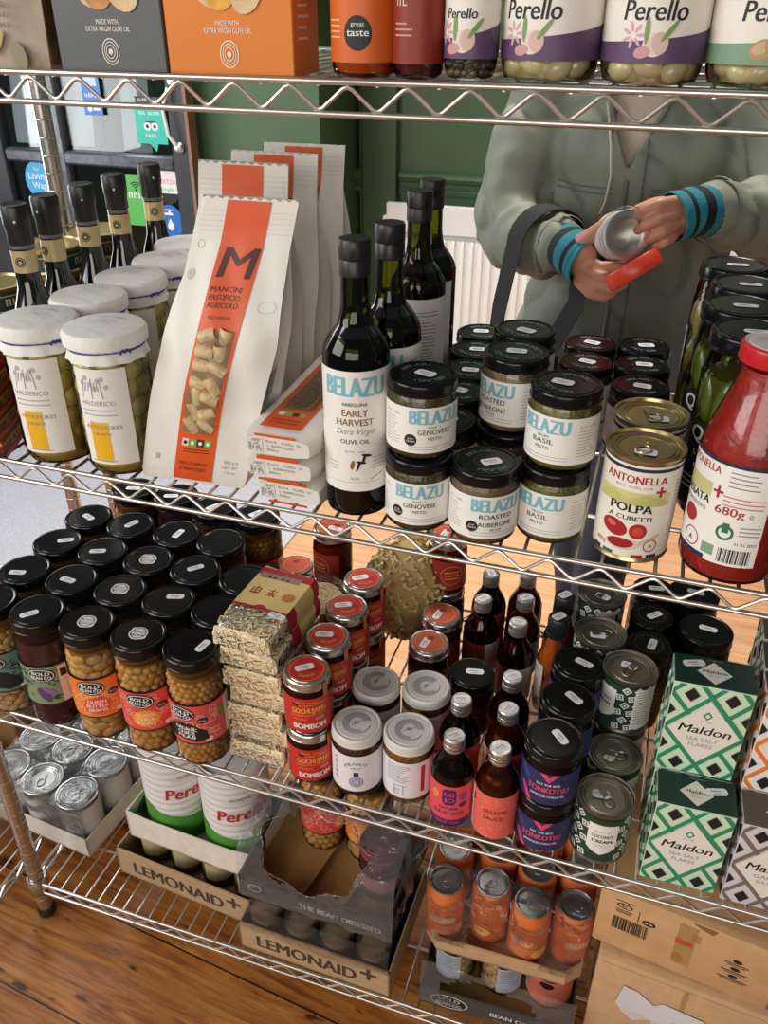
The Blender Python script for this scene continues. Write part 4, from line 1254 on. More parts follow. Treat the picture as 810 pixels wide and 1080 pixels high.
# ------------------------------------------------------------------ orange chilli sauce bottles with black caps
p = Proto(); R = .0235; HH = .172
ORS = mat('orange_chilli_sauce', H('#b5531a'), .25, noise=.2, nscale=60, coat=.5)
prof = [(0, .003), (R - .005, .001), (R, .006), (R, .050), (R - .0035, .060), (R - .0035, .066), (R, .078), (R, .096), (R - .003, .106), (R - .0095, .128), (R - .0115, .138), (R - .0115, HH - .010)]
p.part('bottle', glass_mb(R, prof)); p.part('sauce', fill_mb(R, [(max(r - .0016, 0), z + .001) for r, z in prof[:-1]] + [(0, .139)], ORS))
b = MB(); b.lathe([(.0135, HH - .034), (.0145, HH - .033), (.0148, HH - .030), (.0148, HH - .0265), (.0138, HH - .026), (.0145, HH - .025), (.0145, HH - .002), (.013, HH), (0, HH)], BLACKPL, 30, wob=lambda a, z: .015 * (math.cos(a * 24) > 0)); p.part('cap', b)
b = MB(); lb = LB(b, cyl(R + .0003, .05), .005); lb.rect(-.040, -.004, -.040, .044, C('#e6ddd2')); lb.lines(-.037, -.010, .034, 8, .005, .0014, C('#8a6a4a'), random.Random(2)); lb.rect(-.036, -.020, -.036, -.016, C('#d9a13a')); lb.barcode(-.018, -.006, -.036, -.018, INK); p.part('label', b)
for lab, x, y in (('orange chilli sauce bottle with black cap, the nearer of two', .4035, .266), ('orange chilli sauce bottle with black cap, the farther of two', .4045, .320)):
    o = p.place('chilli_sauce_bottle', lab, 'bottle', (x, y, Z3), -.3, 'orange chilli sauce bottles'); price(o, 0, 0, HH + .0002, 1.2, 1)

# ------------------------------------------------------------------ chilli oil jars (blue and pink)
def tonk():
    p = Proto(); R = .0348; HH = .0845
    p.part('glass', glass_mb(R, shell(R, HH - .024, HH - .006, .031, .006)))
    p.part('chilli_oil', fill_mb(R, [(0, .003), (R - .005, .003), (R - .0012, .009), (R - .0012, HH - .024), (0, HH - .014)], mat('dark_chilli_oil', H('#1d0f0d'), .25, noise=.4, nscale=200, coat=.5)))
    b = MB(); lb = LB(b, cyl(R + .0002, .034), .006); hw = PI * R * .95; NV = C('#2b2f5e'); PK_ = C('#d9506e'); PU = C('#42477e')
    lb.rect(-hw, hw, -.028, .024, NV)
    for k in range(-4, 5): lb.line((k * .022 - .010, -.028), (k * .022 + .006, .024), .0007, PU); lb.line((k * .022 + .010, -.028), (k * .022 - .006, .024), .0007, PU)
    lb.poly([(-.034, .024), (-.022, .010), (-.028, .004), (-.040, .016)], PU)
    lb.poly([(-.012, .024), (-.004, .024), (0, .0185), (.004, .024), (.012, .024), (0, .010)], PK_); lb.poly([(-.036, -.006), (-.031, -.006), (-.018, -.028), (-.025, -.028)], PK_)
    lb.text('EAT THE BITS', 0, .0045, .0036, WHITE, w=.028, bold=.3, rot=0); lb.text('TONKOTSU', 0, -.0065, .0085, PK_, w=.050, bold=.9); lb.text('JAPANESE CHILLI OIL', 0, -.0145, .0036, WHITE, w=.042, bold=.3)
    p.part('label', b); p.part('lid', lid_mb(R + .0002, HH - .0145, HH, BLACKLID)); return p


TK = tonk()
for i, (x, y) in enumerate(((.4315, .037), (.4385, .109), (.4425, .180))):
    for lv in (0, 1):
        o = TK.place('chilli_oil_jar', '%s blue and pink chilli oil jar of the %s stack' % (('lower', 'upper')[lv], ('front', 'second', 'third')[i]), 'jar', (x, y, Z3 + lv * .0845), .06 - .1 * i, 'chilli oil jars on the third shelf')
        if lv: price(o, .006, .002, .0846, (-.9, -.6, -.25)[i], 0)

# ------------------------------------------------------------------ coconut cream cans
def coco():
    p = Proto(); R = .0345; HH = .085
    b = MB(); b.lathe([(0, .001), (R - .003, .001), (R, 0), (R + .0010, .002), (R - .0005, .005), (R - .0005, HH - .005), (R, HH - .004)], DIMCAN, 36); p.part('body', b)
    b = MB(); lb = LB(b, cyl(R - .0002, .042), .006); hw = PI * R - .0005; GR = C('#24402c'); CR = C('#efeee6')
    lb.rect(-hw, hw, -.037, .037, GR)
    n = 14
    for r in range(6):
        for i in range(n):
            u = -hw + (i + .5 + .5 * (r % 2)) * 2 * hw / n; v = -.031 + r * .0125
            if abs(u) < .0175 or u > hw - .006: continue
            lb.rrect(u, v, .0092, .0092, CR, PI / 4 if r % 2 else .2); lb.rrect(u, v, .0056, .0056, INK, PI / 4 if r % 2 else .2); lb.rrect(u, v, .0030, .0030, CR, PI / 4 if r % 2 else .2)
    lb.poly([(-.018, .028), (.018, .028), (.018, -.014), (.010, -.020), (0, -.025), (-.010, -.020), (-.018, -.014)], CR)
    lb.scrib(0, .015, .0026, .020, GREYINK); lb.text('COCONUT', 0, .006, .0052, INK, w=.026, bold=.4); lb.text('CREAM', 0, -.003, .0056, INK, w=.024, bold=.7); lb.rect(-.011, .011, -.0075, -.0068, LTINK); lb.rect(-.008, .008, -.0105, -.0098, LTINK)
    lb.rect(.042, .076, -.034, .034, CR); lb.lines(.045, .073, .03, 14, .0042, .0011, GREYINK, random.Random(3)); lb.rect(-.076, -.050, -.034, .034, C('#c9c4ba')); lb.lines(-.074, -.053, .03, 14, .0042, .0011, GREYINK, random.Random(8))
    p.part('label', b); e, t = tin_end(R, HH, DIMCAN, ang=.5); i = p.part('end', e); p.part('ring_pull', t, under=i); return p


CC = coco()
g = 'coconut cream cans on the third shelf'
for lab, x, y, lv, rz, s in (('front coconut cream can with green patterned label', .502, .045, 0, .1, .1), ('coconut cream can directly behind the front one', .506, .118, 0, 1.1, 1.2), ('lower coconut can of the stack beside the upper salt box', .508, .190, 0, .8, None), ('upper coconut can of the stack beside the upper salt box', .508, .190, 1, -.9, -.2),
                             ('lower coconut can behind the chilli oil jars', .463, .252, 0, .3, None), ('upper coconut can behind the chilli oil jars', .463, .252, 1, 1.4, .1), ('lower coconut can at the back beneath the second shelf', .456, .345, 0, .3, None), ('upper coconut can at the back beneath the second shelf, diamond pattern showing', .456, .345, 1, 2.2, -.4)):
    o = CC.place('coconut_cream_can', lab, 'can', (x, y, Z3 + lv * .085), rz, g)
    if s is not None: price(o, -.006, .002, .0828, s - rz, 1)

# ------------------------------------------------------------------ amber jars with orange lids, small dark jars, cream-labelled jars
def amber():
    p = Proto(); R = .0315; HH = .100; AM = mat('amber_relish', H('#7a2a12'), .25, noise=.3, nscale=60, coat=.4)
    p.part('glass', glass_mb(R, shell(R, HH - .024, HH - .006, .029, .006), thin('amber_glass', (.9, .62, .4), rough=.03))); p.part('relish', fill_mb(R, [(0, .003), (R - .005, .003), (R - .0014, .010), (R - .0014, HH - .022), (0, HH - .016)], AM))
    OL = C('#c4502e'); b = lid_mb(R - .0003, HH - .014, HH, mat('silver_lid', (.66, .64, .61), .25, .95)); lb = LB(b, plane((0, 0, HH - .0003), (1, 0, 0), (0, 1, 0))); lb.disc(0, 0, .0245, .0245, OL, 30); lb.ring(0, 0, .021, .021, .0006, C('#e8b04a'), 28); lb.disc(.004, .008, .006, .005, C('#8f2a1c'), 14); p.part('lid', b)
    b = MB(); lb = LB(b, cyl(R + .0002, .040), .006); lb.rect(-.034, .034, -.028, .026, C('#8f2a22')); lb.ring(0, 0, .018, .018, .001, C('#d98a4a'), 24); lb.lines(-.012, .012, .006, 3, .006, .002, C('#d98a4a')); p.part('label', b); return p


AJ = amber(); g = 'amber relish jars with orange lids'
for lab, x, y, lv, st in (('amber relish jar with orange lid, nearest, above the bright floor gap', .223, .238, 0, 1), ('amber relish jar with orange lid directly behind the nearest one', .2235, .309, 0, 1), ('lower amber jar at the back beneath the second shelf', .2105, .385, 0, 0), ('upper amber jar at the back, beneath the second shelf rail', .2105, .385, 1, 1)):
    o = AJ.place('relish_jar', lab, 'jar', (x, y, Z3 + lv * .1), .5, g)
    if st: price(o, -.006, .0, .1, .9, 0)
for lab, x, y, lv in (('lower red jar behind the noodle stack', .030, .345, 0), ('upper red jar behind the noodle stack, lid under the second shelf', .030, .345, 1)):
    o = AJ.place('relish_jar', lab, 'jar', (x, y, Z3 + lv * .1), -.4, g)
    if lv: price(o, .008, .0, .1, .3, 0)
o = AJ.place('relish_jar', 'amber jar in the shade between the bean jars and noodles', 'jar', (-.045, .362, Z3), .8, g)


def plain(R, HH, col, lidm, lab_fn, nm):
    p = Proto(); p.part('glass', glass_mb(R, shell(R, HH - .028, HH - .006, R * .9, .006))); p.part('contents', fill_mb(R, [(0, .003), (R - .005, .003), (R - .0014, .010), (R - .0014, HH - .028), (0, HH - .016)], mat(nm, H(col), .3, noise=.3, nscale=80, coat=.3)))
    b = MB(); lab_fn(LB(b, cyl(R + .0003, HH * .42), .006)); p.part('label', b); return p


def l_small(l): l.rect(-.040, .040, -.028, .022, C('#241418')); l.lines(-.014, .014, .012, 4, .007, .002, C('#8a3a40'))
p = plain(.0335, .100, '#2a100e', BLACKLID, l_small, 'dark_relish'); p.part('lid', lid_mb(.0337, .084, .100, BLACKLID))
o = p.place('dark_relish_jar', 'small dark jar with plain black lid behind the stir fry sauce', 'jar', (.2985, .193, Z3), .2); price(o, .004, .002, .1, .0, 0)


def l_dark(l): l.rect(-.045, .045, -.034, .030, C('#1c1613')); l.lines(-.016, .016, .016, 5, .008, .002, C('#7a6a4a'))
p = plain(.0325, .140, '#241608', BLACKLID, l_dark, 'dark_sauce')
b = lid_mb(.0327, .124, .140, BLACKLID); lb = LB(b, plane((0, 0, .1396), (1, 0, 0), (0, 1, 0))); [lb.scrib(.019 * math.cos(k * .29), .019 * math.sin(k * .29), .004, .003, mat('dim_gold_print', H('#5a4f2c'), .5), k) for k in range(22)]; p.part('lid', b)
for i, (x, y) in enumerate(((.5315, .284), (.531, .354), (.531, .424))):
    o = p.place('dark_sauce_jar', 'dark jar with gold-lettered lid, %s behind the coconut cans' % ('first', 'second', 'third and hindmost')[i], 'jar', (x, y, Z3), .3, 'dark jars with gold-lettered lids'); price(o, .004, .0, .1402, 1.1 - i * .6, 0)


def l_cream(l): l.rect(-.085, -.020, -.040, .034, C('#d9d0c4')); l.rect(.005, .085, -.040, .034, C('#d9d0c4')); l.lines(-.050, -.024, .026, 10, .006, .0015, GREYINK, random.Random(1)); l.lines(.010, .036, .026, 10, .006, .0015, GREYINK, random.Random(2))
p = plain(.0385, .140, '#2c2010', BLACKLID, l_cream, 'dark_paste'); p.part('lid', lid_mb(.0387, .123, .140, BLACKLID))
for i, (x, y) in enumerate(((.608, .345), (.590, .432))):
    o = p.place('spread_jar', ('wide black-lidded jar with cream label above the upper green salt box', 'wide black-lidded jar with cream label, the farther one under the shelf rail')[i], 'jar', (x, y, Z3), -.1, 'wide cream-labelled jars'); price(o, .002, .002, .1402, -.05, 0)

# ------------------------------------------------------------------ sea salt boxes
def salt(kind):
    W, D, HH = .0865, .049, .1345
    main, dk, bgc, sub = {'green': ('#2f8f68', '#10362c', '#d3e8cc', ('SEA SALT', 'FLAKES')), 'orange': ('#ef7f2a', '#3a1a14', '#f0e9e6', ('SEA SALT', 'FLAKES')), 'grey': ('#7d7068', '#5a5044', '#dcd4d8', ('GARLIC', 'SEA SALT')), 'dark': ('#7a7464', '#2f2e28', '#c9c2b4', ('SEA SALT', 'FLAKES'))}[kind]
    M_, DK, BG = C(main), C(dk), C(bgc); CRM = C('#efe8dc')
    p = Proto(); b = MB(); b.box((0, 0, HH / 2), (W, D, HH), BG, bev=.0008)

    def pattern(lb, w_, h_, centre):
        lb.rect(-w_ / 2 + .0006, w_ / 2 - .0006, -h_ / 2 + .0006, h_ / 2 - .0006, BG)
        s = .0433; t = .0052
        def clip(P):
            out = P
            for ax, lim, sg in ((0, w_ / 2 - .0008, 1), (0, -w_ / 2 + .0008, -1), (1, h_ / 2 - .0008, 1), (1, -h_ / 2 + .0008, -1)):
                Q = []
                for i in range(len(out)):
                    a, c = out[i], out[(i + 1) % len(out)]; ia = sg * (a[ax] - lim) <= 0; ic = sg * (c[ax] - lim) <= 0
                    if ia: Q.append(a)
                    if ia != ic:
                        f = (lim - a[ax]) / (c[ax] - a[ax]); Q.append((a[0] + f * (c[0] - a[0]), a[1] + f * (c[1] - a[1])))
                out = Q
                if not out: return None
            return out
        def add(P, m):
            P = clip(P)
            if P and len(P) > 2: lb.emit(P, [tuple(range(len(P)))], m)
        ky = 1.22
        for k in range(-6, 7):
            for sg in (1, -1):
                x0 = k * s
                a = (x0 - .2, -.2 * ky * sg); c = (x0 + .2, .2 * ky * sg)
                d = Vector((c[0] - a[0], c[1] - a[1])).normalized(); n = Vector((-d.y, d.x)) * t / 2
                add([(a[0] + n.x, a[1] + n.y), (a[0] - n.x, a[1] - n.y), (c[0] - n.x, c[1] - n.y), (c[0] + n.x, c[1] + n.y)], M_)
        for i in range(-4, 5):
            for j in range(-4, 5):
                if (i + j) % 2 == 0: continue
                u, v = i * s / 2, j * s / 2 * ky
                q = .0085
                add([(u - q, v), (u, v - q * ky), (u + q, v), (u, v + q * ky)], INK)
        if centre:
            for r, mm in ((.0395, CRM),):
                add([(-r, 0), (0, -r * ky * .98), (r, 0), (0, r * ky * .98)], mm)
            lb.diamond(0, .026, .0055, .0055 * ky, M_); lb.diamond(0, .026, .003, .003 * ky, CRM)
            lb.text('EST. 1882', 0, .016, .0022, GREYINK, w=.012)
            lb.text('Maldon', 0, -.002, .0125, INK, w=.056, bold=.35, shear=.22); lb.text(sub[0], 0, -.0135, .0058, GREYINK, w=.034); lb.text(sub[1], 0, -.0225, .0058, GREYINK, w=.026)
    pattern(LB(b, plane((0, -D / 2, HH / 2), (1, 0, 0), (0, 0, 1))), W, HH, True)
    pattern(LB(b, plane((0, D / 2, HH / 2), (-1, 0, 0), (0, 0, 1))), W, HH, True)
    pattern(LB(b, plane((-W / 2, 0, HH / 2), (0, -1, 0), (0, 0, 1))), D, HH, False)
    pattern(LB(b, plane((W / 2, 0, HH / 2), (0, 1, 0), (0, 0, 1))), D, HH, False)
    p.part('carton', b)
    b = MB(); b.box((0, 0, HH + .0006), (W - .0004, D - .0004, .0012), DK); lb = LB(b, plane((0, 0, HH + .0012), (1, 0, 0), (0, 1, 0)))
    lb.diamond(0, -.002, .019, .019, CRM); lb.text('Maldon', 0, -.003, .0055, INK, w=.026, bold=.3, shear=.2); lb.text('SEA SALT', 0, -.0085, .0024, GREYINK, w=.013)
    lb.rect(-.008, .010, .0195, .0200, LTINK); p.part('top_flap', b)
    return p


MS = {k: salt(k) for k in ('green', 'orange', 'grey', 'dark')}
g = 'sea salt boxes on the third shelf'
for k, lab, x, y, lv, rz, st in (('green', 'lower front green and white sea salt box standing on the wires', .5985, .036, 0, .035, (.022, .006, .25)), ('green', 'green salt box hidden beneath the upper green box', .595, .0885, 0, 0, None), ('green', 'upper green and white sea salt box, raised behind the lower one', .592, .0885, 1, .035, (-.022, .010, .3)),
                                 ('grey', 'grey and lilac garlic salt box at the right edge, front row', .692, .034, 0, .03, (.0, .0, .2)), ('grey', 'salt box hidden beneath the orange box', .692, .086, 0, 0, None), ('orange', 'orange and white smoked salt box at the right edge', .690, .086, 1, .02, None),
                                 ('dark', 'lower dark grey salt box behind the orange one', .692, .140, 0, 0, None), ('dark', 'upper dark grey salt box behind the orange one', .690, .140, 1, 0, (-.020, .0, .0)), ('dark', 'lower dark grey salt box at the back by the cream-labelled jars', .694, .196, 0, 0, None), ('dark', 'upper dark grey salt box at the back by the cream-labelled jars', .692, .196, 1, 0, (-.022, -.010, .05))):
    o = MS[k].place('salt_box', lab, 'box', (x, y, Z3 + lv * .136), rz, g)
    if st: price(o, st[0], st[1], .1362, st[2], 0)

# ------------------------------------------------------------------ big pasta bags
BAGP = mat('cream_paper_bag', H('#e4e0d8'), .42, bump=.22, bscale=26); ORNG = mat('burnt_orange_print', H('#d9551f'), .45); ORDK = mat('dark_letter_print', H('#4a1c10'), .5)
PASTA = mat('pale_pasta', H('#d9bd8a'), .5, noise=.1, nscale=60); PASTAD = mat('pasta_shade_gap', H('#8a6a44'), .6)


def bag_builder(kx, ky, seed, front=True):
    """Paper pasta bag: boxy foot, swelling middle, flat crimped and toothed top; kx, ky lean it sideways and back."""
    W, D, HH = .128, .060, .300
    rn = random.Random(seed)
    def half(z):
        t = z / HH
        a = W / 2 * (1.0 + .02 * math.sin(t * 3)) * (1 if t < .55 else 1 - .20 * min(1, (t - .55) / .3)) ; d = D / 2 * (1.0 if t < .35 else max(.03, 1 - ((t - .35) / .52) ** 1.3))
        if t < .04: a *= .955 + t * 1.1; d *= .92 + t * 2
        return a, max(d, .0014)
    def P(u, side, z, l=0.0, v=None):
        """u across, side -1 front / +1 back"""
        a, d = half(z); s = max(-1, min(1, u / a)); t = z / HH
        bulge = .010 * math.sin(PI * min(1, t / .9)) * (1 - s * s)
        cr = (.0016 * math.sin(9 * s + 14 * t + seed) + .0042 * mnoise.noise(Vector((u * 26, z * 15, seed * 3.1)))) * math.sin(PI * min(1, t * 1.02 + .02))
        return (u + kx * z, side * (d + bulge + cr + l) + ky * z, z)
    b = MB(); rings = []; n = 20; N = 26
    for k in range(N + 1):
        z = HH * k / N; a, d = half(z); ring = []
        for i in range(n + 1):
            u = -a + 2 * a * i / n; ring.append(P(u, -1, z))
        for i in range(5):  # right gusset, folded inwards
            q = (i + 1) / 6; y = -d + 2 * d * q
            ring.append((a - .012 * math.sin(PI * q) * min(1, z / .06) * (1 if z < HH * .93 else 0) + kx * z, y + ky * z, z))
        for i in range(n + 1):
            u = a - 2 * a * i / n; ring.append(P(u, 1, z))
        for i in range(5):
            q = (i + 1) / 6; y = d - 2 * d * q
            ring.append((-a + .012 * math.sin(PI * q) * min(1, z / .06) * (1 if z < HH * .93 else 0) + kx * z, y + ky * z, z))
        if k == N:
            ring = [(x, y, z + (.0022 if j % 2 else -.0006)) for j, (x, y, z) in enumerate(ring)]
        rings.append(ring)
    b.loft(rings, BAGP)
    lb = LB(b, lambda u, v, l: P(u, -1, v, l), .011, .009, base=.0005, lstep=.0004)
    bags = [(b, 'bag')]
    # crimp lines and small print on the paper itself
    for i in range(5): lb.rect(-.049, .049, HH - .012 - i * .005, HH - .0112 - i * .005, mat('paper_crimp', H('#d2cec6'), .5))
    if front:
        lb.text('500 g e', .043, .030, .0042, GREYINK, w=.016); lb.text('NET WT', .043, .0235, .0034, GREYINK); lb.text('17.6 oz', .043, .0175, .0034, GREYINK)
        lb.disc(-.048, .226, .0045, .0055, mat('faint_print', H('#c4bfb8'), .5), 12); lb.rect(-.048, -.043, .026, .033, LTINK); lb.ring(-.045, HH - .045, .004, .0045, .0007, LTINK, 12)
        lb.ring(.045, .200, .010, .006, .0006, mat('faint_print', H('#c4bfb8'), .5), 18)
    out = [('paper_bag', b)]
    b = MB(); lb = LB(b, lambda u, v, l: P(u, -1, v, l), .0055, .0045, base=.0009, lstep=.0005)
    hw = .0235
    lb.poly([(-hw, .004), (hw, .004), (hw, HH - .001), (-hw, HH - .001)], ORNG)
    lb.text('M', .000, .226, .030, ORDK, w=.036, bold=.35, shear=.12)
    for i, t in enumerate(('MANCINI', 'PASTIFICIO', 'AGRICOLO')): lb.text(t, -.003, .2125 - i * .0075, .0052, ORDK, w=.034)
    lb.text('MEZZE MANICHE', -.003, .187, .0030, ORDK, w=.024)
    lb.text('PASTA DI SEMOLA', -.001, .024, .0045, ORDK, w=.034); lb.text('DI GRANO DURO', -.001, .017, .0045, ORDK, w=.032)
    for i, h in enumerate(('#d8d0bc', '#6fae45', '#3a2a24', '#6fae45')): lb.rect(-.017 + i * .009, -.009 + i * .009, .048, .057, C(h)); lb.disc(-.013 + i * .009, .0525, .0022, .0022, WHITE if i else INK, 10)
    lb.lines(-.014, .016, .044, 2, .003, .0009, ORDK)
    out.append(('printed_band', b))
    # window with tubes of pasta showing
    win = [(-.0185, .064), (.0180, .064), (.0190, .100), (.0185, .176), (-.0185, .176), (-.0200, .110)]
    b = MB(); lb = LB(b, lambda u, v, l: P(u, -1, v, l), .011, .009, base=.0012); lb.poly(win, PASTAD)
    rr = random.Random(seed + 3)
    for k in range(7):
        for c in (-1, 1):
            u = c * .0088 + rr.uniform(-.001, .001); z = .074 + k * .0158 + rr.uniform(-.002, .002)
            o = Vector(P(u, -1, z, -.0040)); an = rr.uniform(-.7, .7) + (1.2 if rr.random() < .3 else 0)
            T = Matrix.Translation(o) @ Matrix.Rotation(an, 4, 'Y') @ Matrix.Rotation(PI / 2, 4, 'Y')
            b.lathe([(.0052, -.0095), (.0076, -.0100), (.0080, -.008), (.0080, .008), (.0076, .0100), (.0052, .0095)], PASTA, 14, T)
    out.append(('pasta', b))
    b = MB(); lb = LB(b, lambda u, v, l: P(u, -1, v, l + .0035), .006, .006, base=.001); lb.poly(win, FILMC); out.append(('window', b))
    if front:   # barcode on the right gusset
        b = MB(); a, d = half(.12); lb = LB(b, lambda u, v, l: (half(v)[0] - .0085 + l + kx * v, u + ky * v, v), None, None, base=.0035); lb.barcode(-.014, .012, .098, .128, INK); lb.scrib(-.001, .092, .004, .022, INK); out.append(('barcode', b))
    return out


def place_bag(spec, lab, loc, rz, sc=(1, 1, 1)):
    r = tag(empty('pasta_bag', loc, rz), lab, 'pasta bag', 'big pasta bags on the second shelf'); r.scale = sc
    for n, b in spec:
        obj(n, b, r, 50)
    return r


place_bag(bag_builder(.235, .12, 1), 'front big pasta bag leaning right, pasta showing through its window', (-.010, .050, Z2), .06)
place_bag(bag_builder(.06, .10, 2, False), 'second big pasta bag, its top showing just above the front bag', (-.022, .172, Z2), .05, (1.06, 1, 1.045))
place_bag(bag_builder(.06, .07, 5, False), 'third big pasta bag, its plain right side and dark orange top showing', (-.020, .258, Z2), .04, (1.08, 1, 1.045))
place_bag(bag_builder(.07, .06, 8, False), 'hindmost and highest-standing big pasta bag in front of the green wall', (-.018, .342, Z2), .06, (1.06, 1, 1.04))

# ------------------------------------------------------------------ flat spaghetti packs
SPAG = mat('brown_spaghetti', H('#7d5a34'), .5)


def spag_pack():
    W, L_, HH = .080, .235, .030
    b = MB(); rings = []
    for k in range(13):
        t = k / 12; y = L_ * t; e = 1 - .30 * max(0, abs(t - .5) * 2 - .86) / .14
        ring = []
        for i in range(20):
            a = 2 * PI * i / 20; sx = math.copysign(abs(math.cos(a)) ** .45, math.cos(a)); sz = math.copysign(abs(math.sin(a)) ** .45, math.sin(a))
            ring.append((W / 2 * sx * (e * .3 + .7), y, HH / 2 + HH / 2 * sz * e + .0008 * math.sin(5 * a + 9 * t)))
        rings.append(ring)
    b.loft(rings, BAGP)
    lb = LB(b, plane((0, 0, HH / 2), (1, 0, 0), (0, 0, 1)), base=.0006)
    lb.rect(-.033, -.016, -.009, .009, C('#dcd8d0')); rn = random.Random(4)
    for i in range(9):
        for j in range(9):
            if rn.random() < .5: lb.rect(-.032 + i * .0016, -.0306 + i * .0016, -.0075 + j * .0016, -.0061 + j * .0016, GREYINK)
    lb.scrib(.008, .004, .0028, .040, GREYINK, 1); lb.scrib(.004, -.001, .0028, .030, GREYINK, 2); lb.scrib(-.004, -.006, .0028, .014, GREYINK, 3)
    p = Proto(); p.part('paper_pack', b)
    b = MB(); lb = LB(b, plane((0, 0, HH), (1, 0, 0), (0, 1, 0)), base=.0012)
    lb.rect(-.024, .022, .012, .226, ORNG); 
    for i, h in enumerate(('#d8d0bc', '#6fae45', '#3a2a24', '#6fae45')): lb.rect(-.016 + i * .008, -.009 + i * .008, .040, .048, C(h))
    lb.text('PASTA DI SEMOLA', -.001, .028, .0042, ORDK, w=.032); lb.text('DI GRANO DURO', -.001, .021, .0042, ORDK, w=.030)
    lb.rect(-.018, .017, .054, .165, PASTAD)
    for i in range(16): lb.rrect(-.0165 + i * .0021, .1095, .0014, .109, SPAG if i % 2 else C('#9a7444'), .015 * math.sin(i * 3))
    lb.text('M', 0, .182, .024, ORDK, w=.032, bold=.8)
    p.part('printed_band', b)
    b = MB(); lb = LB(b, plane((0, 0, HH / 2), (1, 0, 0), (0, 0, 1)), base=.0008); lb.rect(-.024, .022, .0105, .0135, ORNG); lb.rect(-.024, .022, -.0145, -.0115, ORNG); p.part('band_end', b)
    b = MB(); lb = LB(b, plane((0, .115, HH), (1, 0, 0), (0, 1, 0)), base=.003); lb.rect(-.017, .016, -.058, .048, FILMC); p.part('window', b)
    return p


SP = spag_pack()
for i, (x, y, rz) in enumerate(((.117, .010, -.02), (.110, .004, .02), (.113, -.002, -.01))):
    SP.place('spaghetti_pack', ('bottom spaghetti pack of the three lying beside the pasta bag', 'middle spaghetti pack of the three lying beside the pasta bag', 'top spaghetti pack with brown spaghetti window, beside the pasta bag')[i], 'pasta pack', (x, y, Z2 + .0305 * i), rz, 'flat spaghetti packs', rx=.0 if i < 2 else .035)

# ------------------------------------------------------------------ noodle packs
NOOD = mat('dried_noodle', H('#ecd6aa'), .5); NOOD2 = mat('dried_noodle_pale', H('#f8eac8'), .5)
KYEL = mat('yellow_paper_band', H('#d9bf7c'), .5); KRED = mat('crimson_paper_band', H('#a81f2c'), .5)


